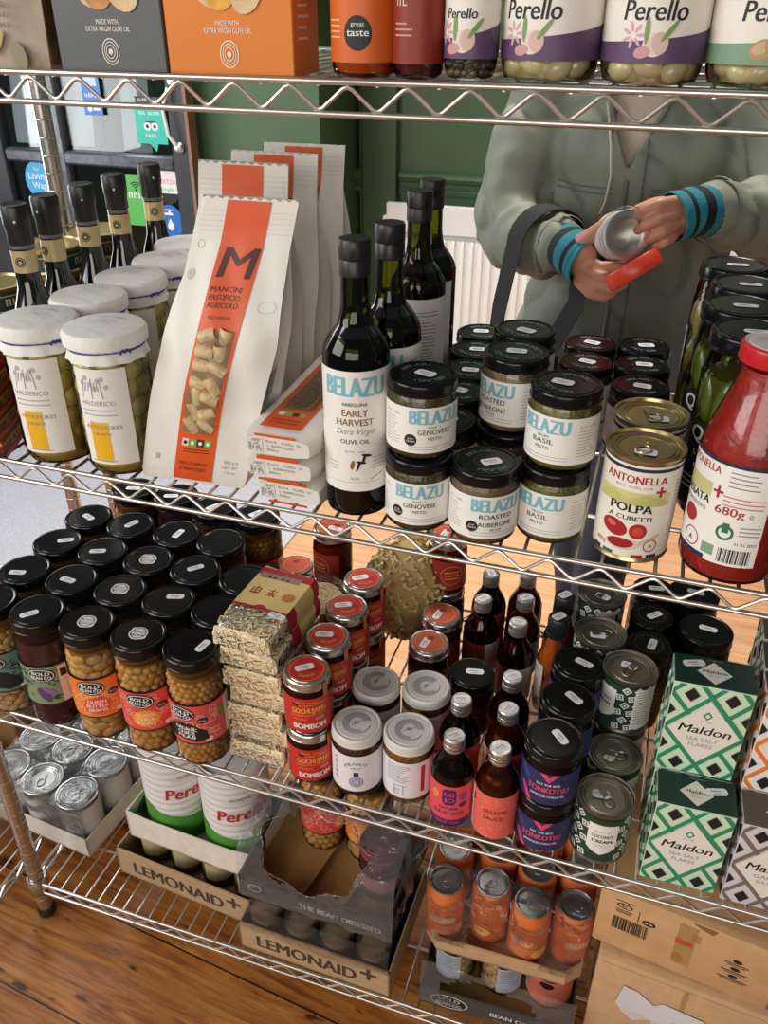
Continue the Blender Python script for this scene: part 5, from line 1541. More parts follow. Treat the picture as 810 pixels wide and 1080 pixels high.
def noodle_pack(band, seed):
    W, L_, HH = .084, .150, .030
    rn = random.Random(seed); p = Proto(); b = MB()
    b.box((0, L_ / 2, HH / 2), (W - .010, L_ - .010, HH - .008), mat('noodle_core', H('#d6bd8c'), .6), bev=.006)
    def wig(o, ux, uy, nrm):
        pts = []; an = rn.uniform(0, 2 * PI); c = Vector(o); r = rn.uniform(.004, .010)
        for k in range(9):
            an += rn.uniform(.2, 1.1); c = c + (ux * math.cos(an) + uy * math.sin(an)) * r * .62
            pts.append(c + nrm * (.0008 + .0016 * math.sin(k * 1.3 + seed)))
        return pts
    X, Y, Z = Vector((1, 0, 0)), Vector((0, 1, 0)), Vector((0, 0, 1))
    def inside(q): return abs(q.x) < W / 2 and -.002 < q.y < L_ and 0.001 < q.z < HH + .001
    for cnt, org, ux, uy, nr in ((230, lambda: (rn.uniform(-.038, .038), .004, rn.uniform(.004, HH - .003)), X, Z, -Y), (240, lambda: (rn.uniform(-.036, .036), rn.uniform(.004, L_ - .006), HH - .003), X, Y, Z), (90, lambda: (W / 2 - .004, rn.uniform(.006, L_ - .006), rn.uniform(.004, HH - .004)), Y, Z, X), (40, lambda: (-W / 2 + .004, rn.uniform(.006, L_ - .006), rn.uniform(.004, HH - .004)), Y, Z, -X)):
        for _ in range(cnt):
            pts = [q for q in wig(org(), ux, uy, nr) if inside(q)]
            if len(pts) > 3: b.tube(pts, .00105, rn.choice((NOOD, NOOD2)), 5)
    p.part('noodles', b)
    b = MB(); rings = []
    for k in range(9):
        t = k / 8; e = 1 if 0 < k < 8 else .72
        rings.append([((W / 2 + .0015) * math.copysign(abs(math.cos(a)) ** .4, math.cos(a)) * (.25 + .75 * e) + rn.uniform(-.0012, .0012), -.002 + (L_ + .004) * t, HH / 2 + (HH / 2 + .001) * math.copysign(abs(math.sin(a)) ** .4, math.sin(a)) * e + rn.uniform(-.0008, .0008)) for a in [2 * PI * i / 20 for i in range(20)]])
    b.loft(rings, FILMC); p.part('cellophane', b, ang=60)
    if band:
        b = MB(); y0, y1 = .052, .142; hx = W / 2 + .0022
        def mp(u, v, l):   # u runs across the top and down both sides
            s = W / 2 + .001
            if u < -s: return (-hx - l, v, HH + .001 + (u + s))
            if u > s: return (hx + l, v, HH + .001 - (u - s))
            return (u, v, HH + .0012 + l + .0012 * math.cos(u / s * 1.4))
        lb = LB(b, mp, .0101, base=.0006); s = W / 2 + .001
        lb.rect(-s - .026, s + .026, y0, y1, KYEL); lb.rect(-s - .026, s + .026, y0, y0 + .005, KRED); lb.rect(-s - .026, s + .026, y1 - .016, y1, KRED); lb.rect(s - .002, s + .026, y0, y0 + .022, KRED)
        lb.poly([(-.010, y0 + .004), (.010, y0 + .004), (.006, y0 + .008), (0, y0 + .010), (-.006, y0 + .008)], KRED)
        lb.rect(-.036, .026, y1 - .022, y1 - .011, mat('grey_label_strip', H('#8a7f74'), .5)); lb.rect(-.036, .026, y1 - .0225, y1 - .022, INK)
        for i, u in enumerate((-.020, -.012, .0, .008)): lb.rrect(u, y1 - .0195, .005, .003, INK); lb.rect(u - .003, u + .003, y1 - .0145, y1 - .014, INK)
        for u in (-.024, .000):   # two large red characters built from strokes
            for dy in (-.006, -.001, .004): lb.rect(u - .0065, u + .0065, .090 + dy, .0915 + dy, KRED)
            lb.rect(u - .0008, u + .0008, .081, .100, KRED)
            if u < -.01: lb.rect(u - .0065, u - .005, .083, .0955, KRED); lb.rect(u + .005, u + .0065, .083, .0955, KRED); lb.rect(u - .0065, u + .0065, .082, .0835, KRED)
            else: lb.line((u, .090), (u - .007, .081), .0016, KRED); lb.line((u, .090), (u + .007, .081), .0016, KRED)
        lb.disc(.026, .088, .0095, .0095, C('#b3502a'), 20); lb.ring(.026, .088, .0085, .0085, .0008, KYEL, 20)
        for k in range(5): lb.rect(.021, .031, .083 + k * .0025, .0838 + k * .0025, KYEL)
        lb.rect(-.018, .020, .105, .1062, LTINK); lb.rect(-.014, .016, .109, .110, LTINK)
        p.part('paper_band', b)
    return p


NP1, NP2, NP3 = noodle_pack(True, 3), noodle_pack(False, 9), noodle_pack(False, 14)
g = 'packs of dried noodles stacked on the third shelf'
ordn = ('lowest', 'second lowest', 'third lowest', 'middle', 'third from the top', 'second from the top', 'topmost')
for i in range(7):
    q = NP1 if i > 4 else (NP2, NP3)[i % 2]
    o = q.place('noodle_pack', '%s pack in the dried noodle stack%s' % (ordn[i], ', with yellow and crimson band' if i == 6 else ''), 'noodles', (.034 + (-.012, .004, -.003, .005, -.002, -.006, -.012)[i] * (.5 if i < 2 else 1) + (.006 if i == 0 else 0), .026 + (.0, .010, .006, .012, .008, .012, .010)[i], Z3 + .0318 * i), RND.uniform(-.03, .03) + (.0 if i < 6 else -.03), g)
    if i == 6: price(o, .030, .047, .0335, -.1, 0)

# round nest of noodles in a clear tub behind the stack
p = Proto(); b = MB(); rn = random.Random(6)
b.lathe([(0, .004), (.036, .004), (.038, .012), (.038, .13), (0, .135)], mat('noodle_core', H('#a98c58'), .6), 24)
for k in range(120):
    a = rn.uniform(0, 6.28); z = rn.uniform(.01, .135); pts = []; top = rn.random() < .4
    for q in range(8):
        a += .09
        pts.append(((.0385 + .0012 * math.sin(q * 2)) * math.cos(a), (.0385 + .0012 * math.sin(q * 2)) * math.sin(a), z + .006 * math.sin(q * 1.1 + k)) if not top else ((.008 + .0035 * (k % 8)) * math.cos(a * 3), (.008 + .0035 * (k % 8)) * math.sin(a * 3), .1365 + .001 * math.sin(q)))
    b.tube(pts, .0009, rn.choice((NOOD, NOOD2)), 5)
p.part('noodles', b); b = MB(); b.lathe([(.0405, .002), (.0412, .02), (.0415, .145), (.0425, .148), (.038, .150), (.036, .146), (0, .146)], FILMC, 32); p.part('clear_tub', b)
p.place('noodle_tub', 'clear round tub of pale noodles behind the banded noodle packs', 'noodles', (.045, .248, Z3), 0)

# clear bag of loose pasta behind the red jars
p = Proto(); b = MB(); rn = random.Random(8)
def blob(t, a, s=1.0):
    w_ = .078 * math.sin(PI * min(1, (.12 + t * .86))) ** .5; d = .044 * math.sin(PI * min(1, .15 + t * .8)) ** .5
    return Vector((w_ * math.cos(a) * s, d * math.sin(a) * s, .004 + .17 * t))
b.loft([[blob(k / 10, 2 * PI * i / 18, .86) for i in range(18)] for k in range(11)], mat('loose_pasta_shade', H('#b89a5c'), .6))
for k in range(330):
    t = rn.uniform(.02, .95); a = rn.uniform(0, 2 * PI); q = blob(t, a, .93); pts = []
    d1 = Vector((rn.uniform(-1, 1), rn.uniform(-1, 1), rn.uniform(-1, 1))).normalized(); d2 = d1.orthogonal().normalized()
    for m_ in range(6): pts.append(q + d1 * (m_ - 2.5) * .0036 + d2 * .0035 * math.sin(m_ * 1.2))
    b.tube(pts, .0026, mat('loose_pasta', H('#dcc184'), .5, noise=.12, nscale=40), 6)
p.part('pasta', b); b = MB(); b.loft([[blob(k / 14, 2 * PI * i / 26, 1.06) + Vector((rn.uniform(-.002, .002), rn.uniform(-.002, .002), 0)) for i in range(26)] for k in range(15)] + [[Vector((.03 * math.cos(2 * PI * i / 26), .006 * math.sin(2 * PI * i / 26), .19 + rn.uniform(-.003, .003))) for i in range(26)]], FILMC, capB=False); p.part('clear_bag', b, ang=70)
p.place('loose_pasta_bag', 'clear bag of twisted yellow pasta standing behind the red jars', 'pasta bag', (.152, .372, Z3), .1)

# ------------------------------------------------------------------ tins and cartons at the far left of the second shelf
TR, TT, TG = C('#5a1c20'), C('#20443f'), C('#2d3f2b'); GLR = mat('gold_tin_rim', (.70, .56, .26), .3, .9)
def round_tin(col):
    p = Proto(); R = .043; HH = .036
    b = MB(); b.lathe([(0, .001), (R - .002, 0), (R, .002), (R + .001, .003), (R, .005), (R, HH - .005), (R + .001, HH - .003), (R + .001, HH - .001), (R - .001, HH), (R - .003, HH - .003), (0, HH - .003)], GLR, 36); p.part('tin', b)
    b = MB(); lb = LB(b, cyl(R + .0001, HH / 2), .007); hw = PI * R - .0005; lb.rect(-hw, hw, -.012, .012, col); lb.rect(-hw, hw, .006, .0075, C('#c9b27a'))
    for k in range(6): lb.scrib(-hw + .022 + k * .044, -.006, .009, .03, C('#c86a4a') if k % 2 else C('#d9cfae'), k)
    p.part('label', b); return p
RT = [round_tin(TR), round_tin(TT), round_tin(TG)]
for s, (x, y, n) in enumerate(((-.353, .285, 5), (-.342, .378, 5), (-.395, .205, 4))):
    for k in range(n):
        RT[(k + s) % 3].place('round_tin', 'gold-rimmed round tin, %s of the %s stack behind the dark bottles' % (('bottom', 'second', 'third', 'fourth', 'fifth')[k], ('middle', 'far right', 'left')[s]), 'tin', (x, y, Z2 + k * .0362), RND.uniform(-.6, .6), 'round fish tins on the second shelf')
p = Proto(); b = MB(); b.box((0, 0, .0125), (.075, .11, .025), C('#6d1f1f'), bev=.001); p.part('carton', b)
b = MB(); lb = LB(b, plane((0, -.055, .0125), (1, 0, 0), (0, 0, 1))); lb.rect(-.037, .037, -.012, -.004, C('#2c1a18')); lb.rect(-.037, .037, .005, .009, C('#c98a2a')); lb.scrib(0, -.003, .007, .05, C('#d98a4a')); lb.disc(.026, .0, .007, .007, C('#7a8a3a'), 14)
lb = LB(b, plane((.0375, 0, .0125), (0, 1, 0), (0, 0, 1))); lb.rect(-.054, .054, -.012, -.006, C('#c94a2a')); lb.rect(-.054, .054, .004, .008, C('#c98a2a')); lb.scrib(0, -.004, .008, .06, C('#d9b27a')); p.part('print', b)
for k in range(5):
    p.place('fish_carton', 'dark red flat carton, %s of the stack at the left edge' % ('bottom', 'second', 'third', 'fourth', 'top')[k], 'carton', (-.300 - .012 * 0, .118 if False else .040, Z2 + k * .0252), .35 + RND.uniform(-.03, .03), 'fish cartons at the left edge')

# ------------------------------------------------------------------ goods on the top shelf
FOOD = mat('cracker_print', H('#c98a48'), .5, noise=.35, nscale=90); FOOD2 = mat('biscuit_print', H('#e0bf92'), .5, noise=.2, nscale=60)


def cracker_box(col, lab, x0, x1, food):
    W = x1 - x0; D = .055; HH = .19
    r = tag(empty('cracker_box', ((x0 + x1) / 2, .020 + D / 2, Z1)), lab, 'box', 'cracker boxes on the top shelf')
    b = MB(); b.box((0, 0, HH / 2), (W, D, HH), col, bev=.0012); lb = LB(b, plane((0, -D / 2, 0), (1, 0, 0), (0, 0, 1)))
    lb.text('MADE WITH', 0, .037, .0040, C('#e9e2d6'), w=.022, bold=.3); lb.text('EXTRA VIRGIN OLIVE OIL', 0, .0315, .0040, C('#e9e2d6'), w=.044, bold=.3)
    lb.ring(0, .016, .0088, .0105, .0009, C('#e9e2d6'), 26); lb.ring(0, .016, .0065, .008, .0007, C('#e9e2d6'), 22); lb.disc(0, .016, .0022, .0024, C('#e9e2d6'), 12); lb.ring(0, .016, .0045, .0055, .0007, C('#e9e2d6'), 18)
    obj('carton', b, r)
    b = MB(); lb = LB(b, plane((0, -D / 2, 0), (1, 0, 0), (0, 0, 1)), base=.0006); rn = random.Random(len(lab))
    for i in range(9): lb.disc(-.030 + i * .0082, .068 + .010 * math.sin(i * 1.9), .015, .012 + .003 * (i % 2), food if i % 2 else FOOD2, 16, rn.uniform(-1, 1))
    obj('food_print', b, r)
    b = MB(); lb = LB(b, plane((W / 2, 0, 0), (0, 1, 0), (0, 0, 1))); lb.lines(-.018, .012, .060, 5, .008, .002, C('#e9e2d6'), rn); lb.lines(-.018, .012, .15, 7, .008, .002, C('#e9e2d6'), rn); obj('side_print', b, r)


cracker_box(mat('slate_grey_carton', H('#5a5d60'), .45), 'slate grey cracker box on the top shelf', -.0865, .0225, FOOD)
cracker_box(mat('orange_carton', H('#e07f22'), .45), 'bright orange cracker box on the top shelf', .0245, .1430, mat('fried_print', H('#d9a040'), .5, noise=.3, nscale=80))
# patterned cracker bag at the left edge
r = tag(empty('cracker_bag', (-.155, .050, Z1)), 'beige and brown wood-grain patterned cracker bag at the top left', 'bag')
b = MB(); BG1 = mat('beige_bag_print', H('#a89683'), .45, noise=.22, nscale=30, bump=.2, bscale=30); BG2 = mat('wood_grain_print', H('#6a4c30'), .45, noise=.5, nscale=50)
rings = []
for k in range(9):
    t = k / 8; d = .034 * (1 - t ** 3 * .9); rings.append([(sx * .056 * (1 + .03 * math.sin(4 * t)), sy * d, .20 * t) for sx, sy in ((-1, -.85), (-.5, -1.1), (0, -1.15), (.5, -1.1), (1, -.85), (1.02, 0), (1, .85), (0, 1.1), (-1, .85), (-1.02, 0))])
b.loft(rings, BG1); obj('bag', b, r)
b = MB(); lb = LB(b, lambda u, v, l: (u, -.0405 - l - .0008, v), base=.0008)
for i, w_ in enumerate((.034, .034, .040, .022)): lb.scrib(.012, .050 - i * .008, .0040, w_, C('#5d5046'), i)
lb.disc(-.014, .000, .016, .022, INK, 24); lb.scrib(-.012, .008, .005, .018, WHITE); lb.disc(.034, .012, .008, .012, C('#8a8468'), 18, .4); lb.disc(.014, .022, .004, .012, C('#b59a5a'), 12, -.6); obj('print', b, r)
b = MB(); lb = LB(b, lambda u, v, l: (.0575 + l, u, v), None, base=.0006); lb.rect(-.028, .028, .004, .17, BG2)
for k in range(5): lb.ring(-.005 + .004 * k, .022 + .028 * k, .010, .013, .0015, C('#2c2118'), 16); lb.ring(-.005 + .004 * k, .022 + .028 * k, .006, .008, .0012, C('#c9b08a'), 14)
obj('side_panel', b, r)

# sauce jars and brined jars along the top shelf
def top_sauce(R, HH, col, m, nm, lab, x, dark):
    p = Proto(); p.part('glass', glass_mb(R, [(0, .003), (R - .005, .001), (R - .001, .004), (R, .009), (R, HH * .72), (R * .6, HH * .86), (R * .55, HH - .01)])); p.part('sauce', fill_mb(R, [(0, .004), (R - .006, .004), (R - .0018, .010), (R - .0018, HH * .70), (0, HH * .72)], m))
    b = MB(); lb = LB(b, cyl(R + .0003, .07), .005); lb.rect(-PI * R * .8, PI * R * .8, -.058, .05, col)
    if not dark:
        lb.disc(.006, -.037, .0115, .0125, INK, 26); lb.text('great', .006, -.032, .0034, WHITE, w=.011); lb.text('taste', .006, -.039, .0056, WHITE, w=.018, bold=.4)
        lb.lines(-.024, -.010, -.028, 4, .004, .0011, C('#f0c08a')); lb.lines(-.026, .0, .036, 4, .008, .002, C('#f0c08a'))
    else:
        lb.scrib(-.006, -.018, .005, .012, C('#e0c0b0')); lb.lines(-.014, .004, -.030, 3, .004, .0012, C('#c99a8a'), random.Random(1))
    p.part('label', b); p.part('cap', lid_mb(R * .6, HH - .018, HH, BLACKLID)); p.place('sauce_jar', lab, 'jar', (x, .020 + R, Z1), -.1)


top_sauce(.0278, .19, C('#d9651f'), mat('orange_sauce', H('#a8420f'), .3, noise=.2, nscale=60), 'a', 'orange sauce bottle with round black taste award, on the top shelf', .1955, False)
top_sauce(.0205, .19, C('#8a2a1c'), mat('deep_red_sauce', H('#4a0f0c'), .3), 'b', 'narrow dark red sauce bottle on the top shelf', .2440, True)


def perello(R, HH, col, fill, pic, olive=False):
    p = Proto(); p.part('glass', glass_mb(R, shell(R, HH - .035, HH - .010, R * .86, .010)))
    p.part('contents', fill)
    b = MB(); lb = LB(b, cyl(R + .0003, .0665), .006); hw = PI * R * .62; CRM = C('#efe9df'); PU = C(col)
    lb.rect(-hw, hw, -.050, .062, CRM)
    k = R / .0385
    lb.poly([(-hw, -.050), (hw, -.050), (hw, -.025)] + [(hw - 2 * hw * i / 12, -.025 - .012 * (i / 12) - .004 * math.sin(i / 12 * PI)) for i in range(1, 13)], PU)
    lb.text('Perello', .002, -.0225, .0135 * k, INK, w=.046 * k, bold=.45, shear=.12); lb.line((.020 * k, -.007 * k), (.024 * k, -.003 * k), .002, INK)
    lb.scrib(0, .025, .005, .025, GREYINK)
    if olive:
        for u, v in ((-.004, -.040), (.006, -.036), (.014, -.041)): lb.disc(u, v, .0085, .0065, C('#b99468'), 18, .4); lb.disc(u - .001, v + .001, .006, .004, C('#cfae84'), 14, .4)
        lb.disc(.018, -.032, .008, .0025, C('#6f8f5a'), 12, -.4)
    else:
        for i in range(7): lb.disc(-.012 + .0055 * math.cos(i * .9), -.032 + .0055 * math.sin(i * .9), .0035, .0012, C('#d9a8b8'), 10, i * .9)
        lb.disc(.004, -.038, .0085, .008, C('#e6d6c8'), 18); lb.disc(.008, -.037, .006, .0075, C('#d9b8ae'), 16); lb.disc(-.004, -.043, .006, .004, C('#cf9a9c'), 14, .2); lb.disc(.014, -.029, .009, .0018, C('#7f9a5a'), 10, .9); lb.disc(-.002, -.029, .0018, .009, C('#7f9a5a'), 10)
    p.part('label', b); p.part('lid', lid_mb(R * .95, HH - .016, HH, BLACKLID)); return p


GARL = mat('pickled_garlic', H('#d3c494'), .25, noise=.12, nscale=40, coat=.4); HERB = mat('green_herb', H('#6a6a22'), .4); BRN = mat('pale_brine', H('#8a7a48'), .2); CAPR = mat('caper', H('#5a5438'), .4, noise=.3, nscale=80)
fill1 = beans_mb(.0375, .004, .10, (.0125, .0095, .009), [GARL, GARL, GARL, HERB], 5, core=BRN)
PG = perello(.0384, .16, '#5f4468', fill1, 0)
PG.place('garlic_jar', 'pickled garlic jar beside the caper jar on the top shelf', 'jar', (.3478, .0585, Z1), -.35, 'pickled garlic jars on the top shelf')
PG.place('garlic_jar', 'pickled garlic jar beside the green-labelled almond jar on the top shelf', 'jar', (.4265, .0585, Z1), -.05, 'pickled garlic jars on the top shelf')
PA = perello(.038, .16, '#7fa080', beans_mb(.037, .004, .10, (.0115, .0095, .012), [GARL, mat('pale_almond', H('#c9b88a'), .3, coat=.3)], 9, core=BRN), 1, True)
PA.place('almond_jar', 'jar with green-based label showing almonds, rightmost on the top shelf', 'jar', (.5045, .0585, Z1), .05)
PC = perello(.0213, .15, '#5f4468', beans_mb(.0208, .004, .06, (.0034, .003, .0034), [CAPR, mat('dark_caper', H('#3a3526'), .4)], 4, core=mat('caper_brine', H('#2f2a1a'), .3)), 0)
PC.place('caper_jar', 'slim jar of dark capers with purple-based label on the top shelf', 'jar', (.2872, .042, Z1), -.3)

# ------------------------------------------------------------------ bottom shelf
KRAFT = mat('kraft_board', H('#c9a27a'), .7, noise=.08, nscale=60); KRAFTL = mat('pale_kraft_board', H('#b89a78'), .7, noise=.08, nscale=60); WBOARD = mat('white_board', H('#e3dbcf'), .65, noise=.06, nscale=50)
DKBOARD = mat('dark_grey_board', H('#4a4642'), .55); BRNK = mat('brown_print', H('#4b3a30'), .6)
KRAFTIN = mat('kraft_inside', H('#9c7440'), .7, noise=.1, nscale=30)


def tray_mb(W, D, h, t, outer, notch=0.0, corner=True, inner=None, back_h=None):
    """Open tray: floor and four walls, origin at the front left foot; the front wall may dip between its corners."""
    b = MB(); inner = inner or outer; bh = back_h or h
    b.box((W / 2, D / 2, t / 2), (W, D, t), inner)
    def wall(p0, p1, h0, hm, h1, nrm):
        n = 12; P0, P1 = Vector(p0), Vector(p1); N = Vector(nrm) * t; rings = []
        for i in range(n + 1):
            f = i / n; e = min(1, min(f, 1 - f) / .18) if corner else 0
            hh = (h0 + (h1 - h0) * f) * (1 - e) + hm * e if notch or hm != h0 else h0 + (h1 - h0) * f
            q = P0 + (P1 - P0) * f
            rings.append([tuple(q), tuple(q + Vector((0, 0, hh))), tuple(q + Vector((0, 0, hh)) + N), tuple(q + N)])
        b.loft(rings, outer)
    wall((0, 0, 0), (W, 0, 0), h, h - notch, h, (0, 1, 0)); wall((W, D, 0), (0, D, 0), bh, bh, bh, (0, -1, 0))
    wall((0, D, 0), (0, 0, 0), bh, (h + bh) / 2, h, (1, 0, 0)); wall((W, 0, 0), (W, D, 0), h, (h + bh) / 2, bh, (-1, 0, 0))
    return b


def film_sheet(x0, x1, y0, y1, zf, nu, nv, hole=None, amp=.004, seed=0, m=None):
    b = MB(); V = {}; vs = []; fs = []
    for j in range(nv + 1):
        for i in range(nu + 1):
            x = x0 + (x1 - x0) * i / nu; y = y0 + (y1 - y0) * j / nv
            n = mnoise.noise(Vector((x * 28 + seed, y * 28, seed))) + .5 * mnoise.noise(Vector((x * 70, y * 70 + seed, 1)))
            p = zf(i / nu, j / nv)
            V[(i, j)] = len(vs); vs.append((p[0], p[1] + amp * .4 * n, p[2] + amp * n))
    for j in range(nv):
        for i in range(nu):
            if hole and hole((i + .5) / nu, (j + .5) / nv): continue
            fs.append((V[(i, j)], V[(i + 1, j)], V[(i + 1, j + 1)], V[(i, j + 1)]))
    b.add(vs, fs, m or FILM); return b


# --- shrink-wrapped tins in a white tray, far left
tr = tag(empty('tin_tray', (-.362, .074, Z4), -.10), 'white card tray holding the shrink-wrapped silver tins', 'tray')
b = tray_mb(.250, .258, .046, .0025, WBOARD)
for i in range(len(b.v)): b.v[i] = (b.v[i][0] - .250, b.v[i][1], b.v[i][2])
obj('tray', b, tr)
def ctin():
    p = Proto(); R = .0372; HH = .108; b = MB()
    b.lathe([(0, .001), (R - .003, .001), (R, 0), (R + .001, .002), (R - .0005, .005), (R - .0005, HH - .005), (R, HH - .004)], STEEL, 36); p.part('body', b)
    b = MB(); lb = LB(b, cyl(R, .052), .007); hw = PI * R - .0005; lb.rect(-hw, hw, -.045, .046, C('#c9c4c0')); lb.lines(.012, .045, .034, 14, .005, .0012, LTINK, random.Random(2)); lb.rect(.0085, .0095, -.044, .044, C('#a08a80')); lb.rect(-.06, -.02, -.03, .03, C('#b9b2ae')); p.part('label', b)
    e, t = tin_end(R, HH, STEEL, concent=3, ang=.9); i = p.part('end', e); p.part('ring_pull', t, under=i); return p
CT = ctin(); R2 = Matrix.Rotation(-.10, 4, 'Z')
for r in range(3):
    for c in range(3):
        q = R2 @ Vector((-.042 - .081 * c, .042 + .081 * r, .003)); 
        CT.place('food_tin', 'silver-topped tin in the white tray, %s row, %s' % (('front', 'middle', 'rear')[r], ('right', 'middle', 'left')[c]), 'tin', (-.362 + q.x, .074 + q.y, Z4 + q.z), RND.uniform(-1, 1), 'shrink-wrapped tins in the white tray')
def zf(u, v):
    x = -.246 + .242 * u; e = 1.0
    y = .004 + .25 * max(0, (v - .22) / .78); z = .1135 if v > .22 else .040 + (.1135 - .040) * (v / .22) ** .8
    cx = ((-x - .042) / .081) % 1; cy = ((y - .042) / .081) % 1
    if v > .22: z -= .020 * (max(0, abs(cx - .5) * -2 + .35)) * 1 + .020 * max(0, .35 - abs(cy - .5) * 2)
    return (x, y, z)
o = obj('shrink_film', film_sheet(0, .25, 0, .3, zf, 34, 40, lambda u, v: (u - .52) ** 2 / .012 + (v - .36) ** 2 / .006 < 1 or (v < .16 and .15 < u < .5 + .1 * math.sin(v * 60)), .004, 3))
tag(o, 'wrinkled torn shrink film stretched over the tins in the white tray', 'film'); o.location = (-.362, .074, Z4); o.rotation_euler = (0, 0, -.10)

# --- crate of yellow jars (printed kraft tray) with a white tray of big white cans on top
def drinks_tray(name, lab, loc, rz, W, D, h):
    t = tag(empty(name, loc, rz), lab, 'tray', 'printed kraft drinks trays')
    b = tray_mb(W, D, h, .003, KRAFTL); lb = LB(b, plane((W / 2, 0, 0), (1, 0, 0), (0, 0, 1)), base=.0006)
    lb.text('LEMONAID', -.012, h * .26, h * .43, BRNK, w=W * .66, bold=.7)
    u = W * .365; v = h * .66; s = h * .21
    lb.rect(u - s, u + s, v - s * .22, v + s * .22, BRNK); lb.rect(u - s * .22, u + s * .22, v - s, v + s, BRNK)
    obj('tray', b, t); return t


W = .278
drinks_tray('drinks_tray', 'kraft drinks tray with brown capital letters beneath the white can tray', (-.292, .067, Z4), -.08, W, .225, .066)
YLIQ = mat('yellow_preserve', H('#9a8434'), .3, noise=.25, nscale=40, coat=.3)
def yj():
    p = Proto(); R = .0315; HH = .102
    p.part('glass', glass_mb(R, shell(R, HH - .026, HH - .006, .029, .006))); p.part('contents', fill_mb(R, [(0, .003), (R - .005, .003), (R - .0014, .010), (R - .0014, HH - .03), (0, HH - .03)], YLIQ))
    b = MB(); lb = LB(b, cyl(R + .0002, .045), .006); lb.rect(-.02, .05, -.02, .022, C('#bfae86')); p.part('label', b); p.part('lid', lid_mb(R, HH - .013, HH, mat('silver_lid', (.66, .64, .61), .25, .95))); return p
YJ = yj(); RT_ = Matrix.Rotation(-.08, 4, 'Z')
for r in range(2):
    for c in range(4):
        q = RT_ @ Vector((.040 + .066 * c, .064 + .066 * r, .0032)); YJ.place('preserve_jar', 'yellow preserve jar under the white can tray, %s row, %s from the left' % (('front', 'rear')[r], ('first', 'second', 'third', 'fourth')[c]), 'jar', (-.292 + q.x, .067 + q.y, Z4 + q.z), .3, 'yellow jars in the left printed tray')
wz = Z4 + .1055
t = tag(empty('can_tray', (-.258, .074, wz), -.06), 'white card tray with cut-down front holding two big white cans', 'tray')
obj('tray', tray_mb(.244, .135, .062, .003, WBOARD, notch=.006), t)


def big_can():
    p = Proto(); R = .0575; HH = .215; b = MB(); prof = [(0, .002), (R - .003, .001), (R, 0), (R + .001, .003), (R - .001, .006)]
    z = .012
    while z < HH - .012:
        prof += [(R, z), (R, z + .004), (R - .0012, z + .0065), (R - .0012, z + .0085), (R, z + .011)]; z += .0145
    prof += [(R - .001, HH - .006), (R + .001, HH - .003), (R, HH), (R - .002, HH - .001), (R - .004, HH - .005), (0, HH - .005)]
    b.lathe(prof, mat('white_printed_tin', H('#dedcdb'), .3), 48); p.part('can', b)
    b = MB(); lb = LB(b, cyl(R + .0003, 0), .006); G1 = C('#4f9436'); G2 = C('#37702a'); RD = C('#c0212e'); YG = C('#a8a23a'); hw = PI * R - .001
    P = [(-hw, .004), (hw, .004)] + [(hw - 2 * hw * i / 24, .078 + .018 * math.sin(1.4 + i / 24 * 7)) for i in range(25)]
    lb.poly(P, G1); lb.poly([(-hw, .004), (hw, .004)] + [(hw - 2 * hw * i / 24, .030 + .010 * math.sin(i / 24 * 7)) for i in range(25)], G2)
    lb.text('Perello', .002, .106, .026, RD, w=.088, bold=.6, shear=.12); lb.line((.040, .136), (.046, .142), .003, RD); lb.text('GORDAL', .0, .152, .0075, GREYINK, w=.036, bold=.2); lb.rect(-.03, .03, .148, .1487, LTINK)
    lb.disc(.030, .070, .018, .015, YG, 20, .3); lb.disc(.046, .082, .015, .013, C('#8f9a34'), 18, -.2); lb.disc(.055, .060, .016, .013, YG, 18, .6); lb.ring(.012, .054, .012, .03, .0012, C('#c9d8a0'), 20, -1.2, 1.2)
    p.part('label', b); return p


BC = big_can()
for i, (x, y) in enumerate(((.0645, .069), (.1815, .069))):
    q = Matrix.Rotation(-.06, 4, 'Z') @ Vector((x, y, .0032)); BC.place('olive_can', ('big white and green olive can at the left in the white tray', 'big white and green olive can at the right in the white tray')[i], 'can', (-.258 + q.x, .074 + q.y, wz + q.z), (.95, .66)[i], 'big olive cans')
def zf2(u, v): return (-.004 + .012 * u + .004 * math.sin(v * 9), .0 + .09 * u, .012 + .125 * v)
o = obj('shrink_film', film_sheet(0, .1, 0, .1, zf2, 10, 14, lambda u, v: v > .8 - .5 * u, .004, 9)); tag(o, 'leftover shrink film clinging to the left side of the white can tray', 'film'); o.location = (-.258, .074, wz); o.rotation_euler = (0, 0, -.06)

# --- front drinks tray of clear glass bottles with the torn film tray on top
drinks_tray('drinks_tray', 'kraft drinks tray with brown capital letters holding clear bottles under the torn film', (-.022, .008, Z4), -.02, .262, .20, .066)
JGL = thin('smoky_jar_glass', (.86, .84, .82), haze=.02, hazecol=(.5, .48, .45), rough=.03, ior=1.5)
def gj():
    p = Proto(); R = .0305; HH = .121
    p.part('glass', glass_mb(R, [(0, .003), (R - .006, .001), (R, .008), (R, .074), (R - .003, .086), (R - .011, .100), (R - .013, .112)], JGL)); b = MB(); b.lathe([(0, .004), (R - .003, .006), (R - .003, .07), (0, .07)], mat('cloudy_lemonade', H('#9a8872'), .3, coat=.2), 24); p.part('drink', b)
    b = MB(); b.lathe([(R - .0125, HH - .014), (R - .0118, HH - .013), (R - .0118, HH - .002), (R - .013, HH), (0, HH)], mat('silver_lid', (.66, .64, .61), .25, .95), 28); p.part('cap', b); return p
GJR = gj(); RF = Matrix.Rotation(-.02, 4, 'Z')
